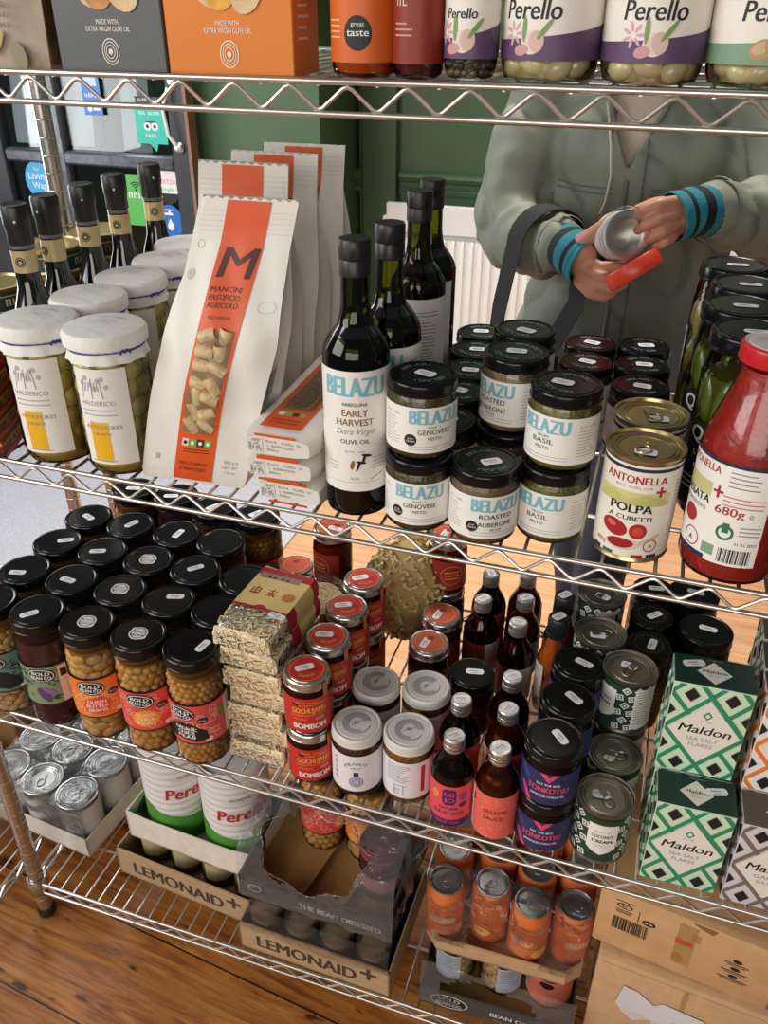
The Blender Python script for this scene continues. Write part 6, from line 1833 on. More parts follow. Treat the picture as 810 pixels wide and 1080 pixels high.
for r in range(3):
    for c in range(4):
        q = RF @ Vector((.036 + .0625 * c, .036 + .0625 * r, .0032)); GJR.place('drink_bottle', 'clear drink bottle under the torn film tray, %s row, %s from left' % (('front', 'middle', 'rear')[r], ('first', 'second', 'third', 'fourth')[c]), 'bottle', (-.022 + q.x, .008 + q.y, Z4 + q.z), 0, 'clear drink bottles in the front printed tray')
o = obj('shrink_film', film_sheet(0, .1, 0, .1, lambda u, v: (.001 + .258 * u, -.003 + .006 * math.sin(u * PI) * -1 + .008 * v, .060 + .058 * v), 30, 8, None, .0035, 4, FILM2)); tag(o, 'shrink film stretched across the clear bottles of the front printed tray', 'film'); o.location = (-.022, .008, Z4); o.rotation_euler = (0, 0, -.02)
tz = Z4 + .1250
t = tag(empty('bean_tray', (-.016, .018, tz), -.015), 'dark grey open tray with white capital letters, on the clear bottles', 'tray')
b = tray_mb(.250, .195, .054, .003, DKBOARD, inner=KRAFTIN, notch=.004); lb = LB(b, plane((.125, 0, 0), (1, 0, 0), (0, 0, 1)), base=.0007)
lb.text('THE BEAN OBSESSED', .045, .018, .0115, C('#e9e4dc'), w=.135, bold=.9); lb.disc(-.098, .030, .012, .009, C('#e9e4dc'), 18); lb.disc(-.098, .030, .0095, .0068, DKBOARD, 16)
lb = LB(b, plane((0, .192, .028), (1, 0, 0), (0, 0, 1))); b.box((.125, .0975, .0035), (.24, .185, .001), KRAFTIN)
for x0, y0, x1, y1 in ((.06, .01, .10, .15), (.14, .02, .17, .16)):   # creased loose flaps inside
    b.add([(x0, y0, .006), (x1, y0 + .01, .018), (x1 + .02, y1, .012), (x0 - .01, y1 - .01, .005)], [(0, 1, 2, 3)], KRAFTIN)
obj('tray', b, t)
RB = Matrix.Rotation(-.015, 4, 'Z')
for kind, lab, x, y in (('queen', 'chickpea jar left standing inside the torn film tray', .085, .150), ('butter', 'pale bean jar at the right inside the torn film tray', .165, .151), ('queen', 'chickpea jar at the back right inside the torn BEAN OBSESSED tray', .182, .155 + .04 * 0)):
    if lab.startswith('chickpea jar at the back'): continue
    q = RB @ Vector((x, y, .0045)); BP[kind].place('bean_jar', lab, 'jar', (-.016 + q.x, .018 + q.y, tz + q.z), 1.4, 'bean jars in the torn film tray')
q = RB @ Vector((.209, .088, .0045))
p = Proto(); p.part('glass', glass_mb(.036, shell(.036, .075, .095, .032))); p.part('contents', fill_mb(.036, [(0, .004), (.033, .006), (.0345, .012), (.0345, .073), (0, .08)], mat('pink_beans', H('#6d3a34'), .3, noise=.3, nscale=60))); b = MB(); lb = LB(b, cyl(.0363, .05), .006); lb.rect(-.06, .06, -.02, .012, C('#8a5658')); p.part('label', b); p.part('lid', lid_mb(.0355, .095, .110, C('#7d3640')))
p.place('relish_jar', 'pinkish red jar seen through the film of the torn tray', 'jar', (-.016 + q.x, .018 + q.y, tz + q.z), .0)


def zf3(u, v):
    # front apron rises from the tray lip, top goes back, draping
    x = -.002 + .258 * u
    if v < .35: f = v / .35; return (x, -.004 + .010 * f, .010 + .085 * f * (1 + .35 * abs(u - .42)) )
    f = (v - .35) / .65; return (x, .006 + .185 * f, .095 + .030 * math.sin(f * PI * .6) + .035 * abs(u - .42) + .012 * math.sin(u * 8))
def hole3(u, v):
    return ((u - .46) / .33) ** 2 + ((v - .43) / .25) ** 2 < 1 + .18 * math.sin(7 * math.atan2(v - .43, u - .46))
o = obj('shrink_film', film_sheet(0, .26, 0, .22, zf3, 44, 44, hole3, .007, 12)); tag(o, 'torn shrink film with a large ragged hole, centre of the bottom shelf', 'film'); o.location = (-.016, .018, tz); o.rotation_euler = (0, 0, -.015)
b = MB(); pts = []
for k in range(41):   # rolled torn edge of the hole
    a = 2 * PI * k / 40; rr = math.sqrt(1 + .18 * math.sin(7 * a)); u = .46 + .33 * rr * math.cos(a); v = .43 + .25 * rr * math.sin(a); P = zf3(u, v)
    pts.append((P[0], P[1] - .001, P[2] + .002))
b.tube(pts[:-1], .0011, FILM, 6, closed=True); e = obj('torn_edge', b, o)

b = MB(); rn = random.Random(3)
b.grid(lambda u, v: (.250 + .022 * math.sin(v * 3) + .010 * mnoise.noise(Vector((u * 5, v * 6, 2))), .015 + .13 * u, .035 + .125 * v + .012 * mnoise.noise(Vector((u * 7, v * 7, 5)))), 18, 18, FILM)
e = obj('loose_flap', b, o)

# --- bean jar tray with a kraft tray of orange cans on top
t = tag(empty('bean_tray', (.285, .013, Z4), .03), 'dark tray with white oval badge under the orange cans, right of centre', 'tray')
b = tray_mb(.236, .20, .042, .003, DKBOARD, inner=KRAFTIN); lb = LB(b, plane((.118, 0, 0), (1, 0, 0), (0, 0, 1)), base=.0007)
lb.disc(-.070, .021, .030, .0165, C('#dcd6cc'), 26); lb.disc(-.070, .021, .0275, .0145, INK, 26); lb.text('BOLD', -.070, .023, .0085, C('#dcd6cc'), w=.034, bold=.7); lb.text('BEAN CO', -.070, .011, .0085, C('#dcd6cc'), w=.040, bold=.7); lb.text('BEAN OBSESSED', .045, .016, .010, C('#dcd6cc'), w=.10, bold=.8)
obj('tray', b, t)
def small_bean(lc):
    p = Proto(); R = .0355; HH = .101; p.part('glass', glass_mb(R, shell(R, HH - .028, HH - .008, .032))); p.part('beans', beans_mb(R - .001, .004, HH - .02, (.0105, .0065, .0055), [WHITEB, BUTTER], 12, core=BRINE))
    b = MB(); lb = LB(b, cyl(R + .0003, .045), .006); lb.rect(.012 if not lc else -.055, .055, -.030, .032, C(lc or '#c9cdd6'))
    if lc:
        rn = random.Random(4)
        for i in range(26): lb.ring(rn.uniform(-.05, .05), rn.uniform(-.026, .028), .006, .0052, .0011, C('#e88a72'), 9)
        lb.disc(.004, .022, .011, .008, INK, 18); lb.rect(-.055, -.032, -.030, .032, C('#c9cdd6')); lb.lines(-.053, -.036, .026, 10, .005, .001, GREYINK)
    else:
        lb.lines(.016, .05, .026, 10, .005, .0012, BLU2, random.Random(4))
    p.part('label', b); p.part('lid', lid_mb(.035, HH - .014, HH, BLACKLID)); return p
SBJ = (small_bean(None), small_bean('#e0775f')); RJ = Matrix.Rotation(.03, 4, 'Z')
for r in range(2):
    for c in range(3):
        q = RJ @ Vector((.042 + .076 * c, .074 + .078 * r, .0032)); SBJ[1 if c == 2 else 0].place('bean_jar', 'short bean jar beneath the orange cans, %s row, %s' % (('front', 'rear')[r], ('left', 'middle', 'right with pink-orange label')[c]), 'jar', (.285 + q.x, .013 + q.y, Z4 + q.z), (-1.1, -.4, -.2)[c], 'short bean jars in the dark badge tray')
o = obj('shrink_film', film_sheet(0, .1, 0, .1, lambda u, v: (.001 + .234 * u, -.004 + .010 * v, .012 + .088 * v), 30, 14, lambda u, v: ((u - .44) / .30) ** 2 + ((v - .42) / .42) ** 2 < 1 + .2 * math.sin(u * 20), .004, 21)); tag(o, 'torn shrink film across the front of the dark badge tray', 'film'); o.location = (.285, .013, Z4); o.rotation_euler = (0, 0, .03)

oz = Z4 + .105
t = tag(empty('can_tray', (.281, .040, oz), .02), 'low kraft tray with cut corners holding the orange cans', 'tray')
b = MB(); W, D, c = .238, .205, .022; P = [(c, 0), (W - c, 0), (W, c), (W, D - c), (W - c, D), (c, D), (0, D - c), (0, c)]
b.add([(x, y, 0) for x, y in P] + [(x, y, .003) for x, y in P], [tuple(range(7, -1, -1)), tuple(range(8, 16))] + [(i, (i + 1) % 8, 8 + (i + 1) % 8, 8 + i) for i in range(8)], KRAFT)
rings = []
for i in range(9):
    x, y = P[i % 8]; hh = .030; cx, cy = W / 2, D / 2; ix, iy = x + (.003 if x < cx else -.003), y + (.003 if y < cy else -.003)
    rings.append([(x, y, 0), (x, y, hh), (ix, iy, hh), (ix, iy, 0)])
b.loft(rings, KRAFT, capA=False, capB=False); obj('tray', b, t)


def orange_can():
    p = Proto(); R = .0298; HH = .117; b = MB()
    b.lathe([(0, .004), (R - .012, .004), (R - .008, .0005), (R - .005, .002), (R, .012), (R, HH - .016), (R - .002, HH - .011), (R - .0048, HH - .004)], mat('orange_can_print', H('#ea7d44'), .32, .25), 36); p.part('can', b)
    b = MB(); lb = LB(b, cyl(R + .0002, .055), .006); lb.rect(-.034, .004, -.004, .012, C('#dc9676')); lb.scrib(-.008, .000, .009, .04, C('#e8c4ae')); lb.rect(-.034, .034, .030, .033, C('#f09a5a')); lb.lines(-.030, .016, -.012, 4, .005, .0015, C('#d9a08a'), random.Random(2)); lb.disc(.020, -.020, .014, .010, C('#f0a860'), 18, .3); p.part('label', b)
    GREYT = mat('grey_can_end', (.46, .46, .46), .3, .9); b = MB(); Re = R - .0048
    b.lathe([(Re, HH - .004), (Re + .0012, HH - .002), (Re + .0006, HH), (Re - .001, HH), (Re - .0022, HH - .005), (Re - .0035, HH - .0058), (Re - .005, HH - .0042), (0, HH - .0042)], GREYT, 36); i = p.part('end', b)
    b = MB(); pts = [(.006 * math.cos(a), -.002 + .009 * math.sin(a), HH - .0034) for a in [2 * PI * k / 18 for k in range(18)]]; b.tube(pts, .0011, GREYT, 6, closed=True); b.box((0, .002, HH - .0034), (.009, .006, .0012), GREYT, bev=.0004); b.tube([(.004 * math.cos(a), -.012 + .004 * math.sin(a), HH - .0042) for a in [PI * k / 8 for k in range(9)]], .0006, GREYT, 5); p.part('ring_pull', b, under=i); return p


OC = orange_can(); RO = Matrix.Rotation(.02, 4, 'Z')
for r in range(3):
    for c in range(4):
        q = RO @ Vector((.030 + .0615 * c - (.006 if c == 0 else 0), .036 + .0620 * r + (.002, .018, .002, .018)[c], .0032)); OC.place('drink_can', 'orange drink can, %s row of its tray, %s from the left' % (('front', 'middle', 'rear')[r], ('first', 'second', 'third', 'fourth')[c]), 'can', (.281 + q.x, .040 + q.y, oz + q.z), (.5, -.9, .2, 1.0)[c] + RND.uniform(-.1, .1), 'orange drink cans')
def zf4(u, v):
    x = .000 + .238 * u
    if v < .5: f = v / .5; return (x, -.001 + .010 * f, .022 + .078 * f)
    f = (v - .5) / .5; return (x, .009 + .055 * f, .100 + .021 * min(1, f * 1.6))
o = obj('shrink_film', film_sheet(0, .1, 0, .1, zf4, 34, 26, lambda u, v: .27 < u < .74 and v < .28 - .25 * abs(u - .5) + .05 * math.sin(u * 30), .003, 31, FILM2)); tag(o, 'shrink film across the front of the orange cans, torn along its foot', 'film'); o.location = (.281, .040, oz); o.rotation_euler = (0, 0, .02)

# --- two cardboard cartons at the right
def carton(name, lab, loc, rz, W, D, h, m, fn, ry=0):
    t = tag(empty(name, loc, rz), lab, 'cardboard box', 'cardboard cartons at the right'); t.rotation_euler = (0, ry, rz)
    b = MB(); b.box((W / 2, D / 2, h / 2), (W, D, h), m, bev=.003, seg=2)
    lb = LB(b, plane((0, 0, 0), (1, 0, 0), (0, 0, 1)), base=.0006); fn(lb, W, h); obj('carton', b, t)
    b = MB()
    for s in (-1, 1): b.add([(.002, D / 2 + s * .0006, h + .0008), (W - .002, D / 2 + s * .0006, h + .0008), (W - .002, D / 2 + s * D * .46, h + .002), (.002, D / 2 + s * D * .46, h + .002)], [(0, 1, 2, 3)], m)
    obj('top_flaps', b, t); return t


TAPE = mat('clear_brown_tape', H('#a9793c'), .3)
def f1(l, W, h):
    B = mat('black_box_print', H('#2b211b'), .6)
    l.disc(.034, h - .024, .0105, .0055, B, 20); l.disc(.034, h - .024, .0085, .0040, KRAFT, 18); l.text('ES', .034, h - .0265, .005, B, bold=.5)
    for v in (h - .015, h - .033): l.rect(.022, .046, v - .0006, v + .0006, B)
    l.lines(.024, .044, h - .036, 2, .0025, .0009, B); l.rect(.0535, .0545, h - .045, h - .022, B)
    l.disc(.068, h - .040, .009, .0055, B, 18); l.disc(.065, h - .040, .0025, .002, KRAFT, 10); l.disc(.071, h - .040, .0025, .002, KRAFT, 10)
    l.barcode(.022, .070, h - .075, h - .049, B, 6)
    l.rect(.105, .128, h - .095, h - .012, mat('worn_kraft', H('#b08a58'), .5)); l.rect(.104, .126, h - .053, h - .043, mat('red_tape_mark', H('#c4532c'), .5)); l.lines(.122, .134, h - .025, 4, .004, .0012, mat('worn_ink', H('#7d6244'), .6)); l.disc(.112, h - .082, .007, .010, TAPE, 14, .3)
    for v, w_ in ((h - .050, .030), (h - .066, .034), (h - .082, .038)):
        l.disc(.182, v + .006, .006, .0035, B, 14); l.rect(.182 - w_ / 2, .182 + w_ / 2, v - .0008, v + .0008, B); l.rect(.182 - w_ / 2 + .004, .182 + w_ / 2 - .003, v - .004, v - .003, B)
    l.poly([(.118, h - .002), (.150, h - .002), (.146, h - .012), (.130, h - .008)], mat('torn_board', H('#8a6238'), .7))


def f2(l, W, h):
    l.rect(.002, W - .002, h - .010, h - .0094, mat('worn_kraft', H('#b08a58'), .5)); l.rect(.118, .124, .01, h - .01, mat('worn_kraft', H('#b08a58'), .5))


carton('cardboard_carton', 'lower kraft carton with a torn white label, at the right of the bottom shelf', (.534, .038, Z4), -.08, .265, .24, .214, KRAFT, f2)
carton('cardboard_carton', 'upper kraft carton with barcode and handling marks, under the salt boxes', (.521, .058, Z4 + .2175), -.14, .232, .22, .118, mat('worn_orange_kraft', H('#cda172'), .65, noise=.1, nscale=30), f1)
b = MB(); RW = Matrix.Rotation(-.08, 4, 'Z'); WL_ = mat('torn_white_label', H('#dcd7dc'), .6)
vs = [(.036, .128), (.042, .172), (.062, .166), (.086, .148), (.098, .160), (.152, .156), (.150, .106), (.092, .100), (.086, .112), (.064, .096), (.050, .106)]
P = [RW @ Vector((x, -.0018 - .004 * max(0, math.sin(x * 60)), z)) for x, z in vs]
F = tessellate_polygon([[Vector((x, z, 0)) for x, z in vs]])
b.add([(.534 + q.x, .038 + q.y, Z4 + q.z) for q in P], [tuple(f) for f in F], WL_); lb = LB(b, lambda u, v, l: tuple(Vector((.534, .038, Z4)) + RW @ Vector((u, -.0064 - l, v)))); lb.rect(.112, .126, .128, .1285, GREYINK); lb.rect(.114, .124, .131, .1315, GREYINK)
o = obj('torn_label', b); tag(o, 'torn white paper label stuck on the lower kraft carton', 'label')
# --- boxes at the far left
for lab, loc, rz, W, D, h, m in (('brown lettered carton behind the tin tray at the left edge', (-.86, .26, Z4 + .001), -.15, .24, .16, .155, mat('brown_carton', H('#7a5a38'), .6, noise=.1, nscale=30)), ('kraft carton low at the left edge beside the post', (-.84, .02, Z4 + .001), -.05, .245, .17, .085, KRAFT)):
    t = tag(empty('cardboard_carton', loc, rz), lab, 'cardboard box', 'cartons at the left edge'); b = MB(); b.box((W / 2, D / 2, h / 2), (W, D, h), m, bev=.003); lb = LB(b, plane((W / 2, 0, 0), (1, 0, 0), (0, 0, 1))); lb.scrib(.02, h * .5, .022, .14, BRNK); obj('carton', b, t)

# ------------------------------------------------------------------ the person behind the shelves
def limb(b, pts, rad, m, seg=16, sy=None):
    P = [Vector(p) for p in pts]
    # densify along the chain so tapers stay smooth
    Q = []; Rr = []
    for i in range(len(P) - 1):
        for k in range(4):
            t = k / 4; Q.append(P[i].lerp(P[i + 1], t)); Rr.append(rad[i] + (rad[i + 1] - rad[i]) * t)
    Q.append(P[-1]); Rr.append(rad[-1])
    b.tube(Q, Rr, m, seg)
    for p, r in zip(P, rad): b.ico(p, (r, r, r), m, 2)


def torso(b, secs, m, n=28):
    rings = []
    for z, cx, cy, rx, ry in secs:
        rings.append([(cx + rx * math.copysign(abs(math.sin(a)) ** .85, math.sin(a)), cy - ry * math.copysign(abs(math.cos(a)) ** .9, math.cos(a)), z) for a in [2 * PI * i / n for i in range(n)]])
    b.loft(rings, m)


def skinned(mb, voxel, smooth=4, disp=None):
    """One continuous surface from overlapping closed forms."""
    o = bpy.data.objects.new('form', mb.mesh('form')); COL.objects.link(o)
    r = o.modifiers.new('r', 'REMESH'); r.mode = 'VOXEL'; r.voxel_size = voxel
    s = o.modifiers.new('s', 'SMOOTH'); s.factor = .5; s.iterations = smooth
    dg = bpy.context.evaluated_depsgraph_get(); dg.update()
    me = bpy.data.meshes.new_from_object(o.evaluated_get(dg), depsgraph=dg)
    bpy.data.objects.remove(o)
    if disp:
        me.update(); no = [v.normal.copy() for v in me.vertices]
        for v, n in zip(me.vertices, no): v.co = v.co + n * disp(v.co)
    me.polygons.foreach_set('use_smooth', [True] * len(me.polygons)); me.update()
    return me


SKIN = mat('skin', H('#c98f78'), .45, sss=.25, noise=.06, nscale=30)
JACK = mat('sage_rain_jacket', H('#83897a'), .62, noise=.05, nscale=8, bump=.25, bscale=16)
JACKD = mat('jacket_seam', H('#6d7264'), .7); TOPM = mat('beige_knit', H('#d6c4b2'), .8, bump=.3, bscale=200); JEAN = mat('grey_blue_jeans', H('#454d5c'), .8); BOOT = mat('dark_boot', H('#17161a'), .5)
TEALW = mat('teal_wool', H('#1d8296'), .8, bump=.3, bscale=300); BLKW = mat('black_wool', H('#141417'), .8, bump=.3, bscale=300); HAIR = mat('brown_hair', H('#4a3224'), .5); TOTE = mat('black_canvas', H('#121214'), .75, bump=.2, bscale=120)

CX, CY = .402, .880
SH_R, EL_R, WR_R = Vector((.252, .875, 1.345)), Vector((.205, .775, 1.125)), Vector((.328, .592, 1.132))
SH_L, EL_L, WR_L = Vector((.555, .875, 1.345)), Vector((.628, .745, 1.165)), Vector((.488, .580, 1.204))
b = MB()
torso(b, [(.80, CX, CY, .150, .105), (.90, CX, CY, .165, .115), (1.0, CX, CY, .140, .100), (1.10, CX, CY, .135, .095), (1.22, CX, CY - .005, .150, .108), (1.32, CX, CY, .150, .090), (1.375, CX, CY, .10, .06), (1.41, CX, CY, .055, .052), (1.47, CX, CY - .012, .050, .050)], SKIN)
b.ico((CX, CY - .020, 1.560), (.074, .092, .108), SKIN, 3); b.ico((CX, CY - .060, 1.510), (.046, .048, .050), SKIN, 3)
b.ico((CX, CY - .116, 1.545), (.011, .016, .018), SKIN, 2); b.ico((CX, CY - .108, 1.563), (.009, .010, .020), SKIN, 2)
for s in (-1, 1): b.ico((CX + s * .075, CY - .012, 1.555), (.010, .018, .030), SKIN, 2)
LEGS = {-1: ((.330, .89), (.372, .94), (.408, .985)), 1: ((.474, .87), (.448, .875), (.428, .870))}
for s in (-1, 1):
    h_, k_, a_ = LEGS[s]
    limb(b, [(*h_, .86), (*k_, .50), (*a_, .10)], [.082, .056, .040], SKIN)
    limb(b, [(a_[0], a_[1] + .02, .04), (a_[0] + s * .01, a_[1] - .15, .03)], [.034, .028], SKIN)
limb(b, [SH_R, EL_R, WR_R], [.046, .037, .026], SKIN); limb(b, [SH_L, EL_L, WR_L], [.046, .037, .026], SKIN)
# right hand: palm under the tin, thumb over its top, fingers curling round beneath
limb(b, [WR_R, (.336, .578, 1.132), (.348, .567, 1.130)], [.024, .024, .022], SKIN)
b.ico((.343, .568, 1.128), (.021, .017, .030), SKIN, 2); b.ico((.352, .560, 1.118), (.018, .014, .024), SKIN, 2); b.ico((.347, .562, 1.142), (.016, .014, .018), SKIN, 2)
for r0, P_ in ((.0118, [(.3426, .562, 1.1500), (.3588, .547, 1.1655), (.3746, .540, 1.1800), (.3871, .540, 1.1925)]), (.0092, [(.350, .560, 1.1270), (.3760, .553, 1.1200), (.4010, .550, 1.1230), (.4160, .556, 1.1330)]), (.0094, [(.350, .557, 1.1150), (.3800, .541, 1.1080), (.4050, .536, 1.1090), (.4220, .542, 1.1180)]),
               (.0090, [(.349, .556, 1.1040), (.3760, .539, 1.0950), (.3990, .533, 1.0950), (.4140, .538, 1.1020)]), (.0080, [(.346, .557, 1.0960), (.3680, .542, 1.0825), (.3880, .537, 1.0810), (.4010, .540, 1.0870)])):
    limb(b, P_, [r0, r0 * .93, r0 * .84, r0 * .70], SKIN, 12)
# left hand: back of the hand towards us, fingers bent towards the tin rim
limb(b, [WR_L, (.482, .572, 1.201), (.474, .564, 1.198)], [.023, .023, .021], SKIN)
b.ico((.474, .560, 1.197), (.018, .015, .029), SKIN, 2)
for r0, P_ in ((.0092, [(.4652, .550, 1.2165), (.4420, .531, 1.2145), (.4264, .528, 1.2070), (.4180, .535, 1.1970)]), (.0094, [(.4680, .546, 1.2010), (.4450, .524, 1.1975), (.4300, .521, 1.1890), (.4210, .529, 1.1800)]), (.0088, [(.4692, .546, 1.1860), (.4540, .526, 1.1815), (.4410, .525, 1.1730), (.4340, .535, 1.1660)]),
               (.0078, [(.4691, .549, 1.1720), (.4600, .535, 1.1665), (.4520, .534, 1.1600), (.4460, .541, 1.1550)]), (.0105, [(.4585, .569, 1.2113), (.4367, .570, 1.2072), (.4202, .564, 1.2010), (.4096, .560, 1.1972)])):
    limb(b, P_, [r0, r0 * .93, r0 * .84, r0 * .70], SKIN, 12)
person = bpy.data.objects.new('person', skinned(b, .0027, 2)); COL.objects.link(person)
person.data.materials.clear(); person.data.materials.append(SKIN)
tag(person, 'person in a sage green jacket behind the shelves, holding an opened tin', 'person')

# nails and face
b = MB()
NAIL = mat('fingernail', H('#e0b0a4'), .25)
b.ico((.3895, .5265, 1.1915), (.0050, .0022, .0062), NAIL, 2, Matrix.Rotation(.9, 4, 'Y')); obj('nails', b, person)
b = MB()
for s in (-1, 1): b.ico((CX + s * .030, CY - .094, 1.572), (.011, .008, .007), mat('eye_white', H('#e9e6e2'), .2), 2); b.ico((CX + s * .030, CY - .101, 1.572), (.005, .003, .005), INK, 2); b.tube([(CX + s * .045, CY - .093, 1.590), (CX + s * .030, CY - .103, 1.594), (CX + s * .016, CY - .102, 1.591)], .0025, HAIR, 6)
b.ico((CX, CY - .103, 1.515), (.019, .007, .005), mat('lips', H('#a85a58'), .4), 2); obj('facial_features', b, person)
b = MB(); rings = []
b.ico((CX, CY + .010, 1.585), (.088, .100, .100), HAIR, 3); limb(b, [(CX, CY + .06, 1.58), (CX, CY + .075, 1.46), (CX, CY + .08, 1.36)], [.07, .065, .04], HAIR)
for s in (-1, 1): limb(b, [(CX + s * .062, CY - .01, 1.60), (CX + s * .076, CY + .005, 1.50), (CX + s * .070, CY + .01, 1.40)], [.028, .026, .016], HAIR)
h = bpy.data.objects.new('hair', skinned(b, .006, 3, lambda c: .0025 * mnoise.noise(Vector((c.x * 90, c.y * 90, c.z * 8))))); COL.objects.link(h); h.parent = person; h.data.materials.clear(); h.data.materials.append(HAIR)

# knitted top in the open collar
b = MB(); torso(b, [(.85, CX, CY, .168, .122), (1.0, CX, CY, .150, .110), (1.10, CX, CY, .145, .105), (1.22, CX, CY - .005, .158, .118), (1.32, CX, CY, .155, .098), (1.385, CX, CY, .085, .062), (1.41, CX, CY, .062, .060)], TOPM)
obj('knit_top', b, person)
b = MB()
for s in (-1, 1): limb(b, [(*LEGS[s][0], .90), (*LEGS[s][1], .50), (*LEGS[s][2], .12)], [.100, .060, .048], JEAN)
torso(b, [(.80, CX, CY, .165, .118), (.90, CX, CY, .175, .125), (.98, CX, CY, .155, .115)], JEAN)
j = bpy.data.objects.new('jeans', skinned(b, .008, 3, lambda c: .003 * mnoise.noise(c * 18))); COL.objects.link(j); j.parent = person; j.data.materials.clear(); j.data.materials.append(JEAN)
for s in (-1, 1):
    b = MB(); hx, hy = LEGS[s][2]; limb(b, [(hx, hy, .20), (hx, hy + .005, .07), (hx + s * .002, hy + .02, .048)], [.055, .050, .046], BOOT); limb(b, [(hx, hy - .01, .045), (hx + s * .006, hy - .15, .038)], [.044, .036], BOOT); b.box((hx + s * .003, hy - .06, .010), (.084, .27, .020), BOOT, bev=.008); obj('boot', b, person, 60)

# jacket: body and sleeves as one garment, cut open down the front
b = MB()
torso(b, [(.74, CX, CY, .205, .150), (.90, CX, CY, .200, .148), (1.02, CX, CY, .172, .136), (1.08, CX, CY, .166, .132), (1.14, CX, CY, .174, .140), (1.24, CX, CY - .004, .178, .144), (1.33, CX, CY, .172, .122), (1.375, CX, CY, .125, .088), (1.40, CX, CY + .012, .088, .080), (1.44, CX, CY + .02, .080, .078)], JACK)
limb(b, [SH_R + Vector((.012, 0, .005)), SH_R.lerp(EL_R, .5) + Vector((-.014, .0, 0)), EL_R + Vector((-.004, .006, -.010)), EL_R.lerp(WR_R, .55) + Vector((0, .0, -.012)), EL_R.lerp(WR_R, .86)], [.074, .072, .066, .055, .043], JACK)
limb(b, [SH_L + Vector((-.012, 0, .005)), SH_L.lerp(EL_L, .5) + Vector((.012, 0, 0)), EL_L + Vector((.004, .006, -.008)), EL_L.lerp(WR_L, .55) + Vector((0, 0, -.006)), EL_L.lerp(WR_L, .80)], [.074, .070, .064, .053, .044], JACK)


def wrinkle(c):
    q = Vector((c.x * 16, c.y * 16, c.z * 11)); d = .0062 * mnoise.noise(q) - .0100 * max(0, 1 - abs(mnoise.noise(Vector((c.x * 8 + c.z * 4, c.y * 8, c.z * 7)))) * 5.0) ** 1.4 + .0018 * mnoise.noise(q * 2.6)
    for E_, W_ in ((EL_R, WR_R), (EL_L, WR_L)):     # gathers at the crook of each elbow
        k = math.exp(-((c - E_).length / .095) ** 2)
        d += k * .0075 * math.sin((c - E_).dot((W_ - E_).normalized()) * 95 + 4 * mnoise.noise(c * 14))
    k = math.exp(-((c.z - 1.12) / .06) ** 2) * (abs(c.x - CX) < .16)
    d += k * .0045 * math.sin(c.x * 110 + 3 * mnoise.noise(c * 9)) * (c.y < CY)
    return d


jm = skinned(b, .0068, 3, wrinkle)
bm = bmesh.new(); bm.from_mesh(jm)
OPX = .386
for sg in (-1, 1):
    bmesh.ops.bisect_plane(bm, geom=list(bm.verts) + list(bm.edges) + list(bm.faces), dist=1e-6, plane_co=(OPX + sg * .003, 0, 1.228), plane_no=Vector((sg, 0, -.44)).normalized())
kill = []
for f in bm.faces:
    c = f.calc_center_median()
    if c.y < CY - .02 and 1.228 < c.z < 1.46 and abs(c.x - OPX) < .003 + (c.z - 1.228) * .44: kill.append(f)
kill += [f for f in bm.faces if f.calc_center_median().z > 1.425 or f.calc_center_median().z < .755]
bmesh.ops.delete(bm, geom=list(set(kill)), context='FACES')
bm.to_mesh(jm); bm.free(); jm.materials.clear(); jm.materials.append(JACK)
jacket = bpy.data.objects.new('jacket', jm); COL.objects.link(jacket); jacket.parent = person
sol = jacket.modifiers.new('thickness', 'SOLIDIFY'); sol.thickness = .003; sol.offset = -1
from mathutils.bvhtree import BVHTree
tmp = bmesh.new(); tmp.from_mesh(jm); bvh = BVHTree.FromBMesh(tmp)


def fr(x, z, out=.0015):
    h = bvh.ray_cast(Vector((x, -.2, z)), Vector((0, 1, 0)))
    return Vector((x, (h[0].y if h[0] is not None else CY - .14) - out, z))


def seam(name, P, r, m):
    b = MB(); Q = []
    for i in range(len(P) - 1):
        for k in range(6):
            t = k / 6; Q.append(fr(P[i][0] + (P[i + 1][0] - P[i][0]) * t, P[i][1] + (P[i + 1][1] - P[i][1]) * t))
    Q.append(fr(*P[-1])); b.tube(Q, r, m, 6); return obj(name, b, jacket)


seam('zip', [(OPX, 1.228), (OPX - .001, 1.10), (OPX, .95), (OPX + .002, .80)], .0042, JACKD)
seam('zip', [(OPX + .024, 1.30), (OPX + .026, 1.10), (OPX + .027, .95), (OPX + .027, .80)], .0022, JACKD)
seam('collar_edge', [(OPX - .004, 1.236), (OPX - .035, 1.30), (OPX - .062, 1.36)], .0048, JACK)
seam('collar_edge', [(OPX + .005, 1.236), (OPX + .036, 1.30), (OPX + .064, 1.36)], .0048, JACK)
for x0, x1 in ((.275, .368), (.425, .53)):
    for dz in (0, .009): seam('waist_seam', [(x0, 1.188 + dz), ((x0 + x1) / 2, 1.186 + dz), (x1, 1.186 + dz)], .0013, JACKD)
seam('drawcord', [(.340, 1.315), (.356, 1.255), (.362, 1.215), (.358, 1.175), (.352, 1.155)], .0022, mat('pale_cord', H('#c9c4ae'), .6))
seam('pocket_seam', [(.268, 1.18), (.272, 1.13), (.285, 1.09)], .0020, JACKD)
b = MB(); q = fr(.418, 1.305, .003); b.lathe([(0, .004), (.004, .0035), (.0055, .001), (.0055, -.002)], BLACKPL, 16, Matrix.Translation(q) @ Matrix.Rotation(PI / 2, 4, 'X')); obj('snap_button', b, jacket)
tmp.free()
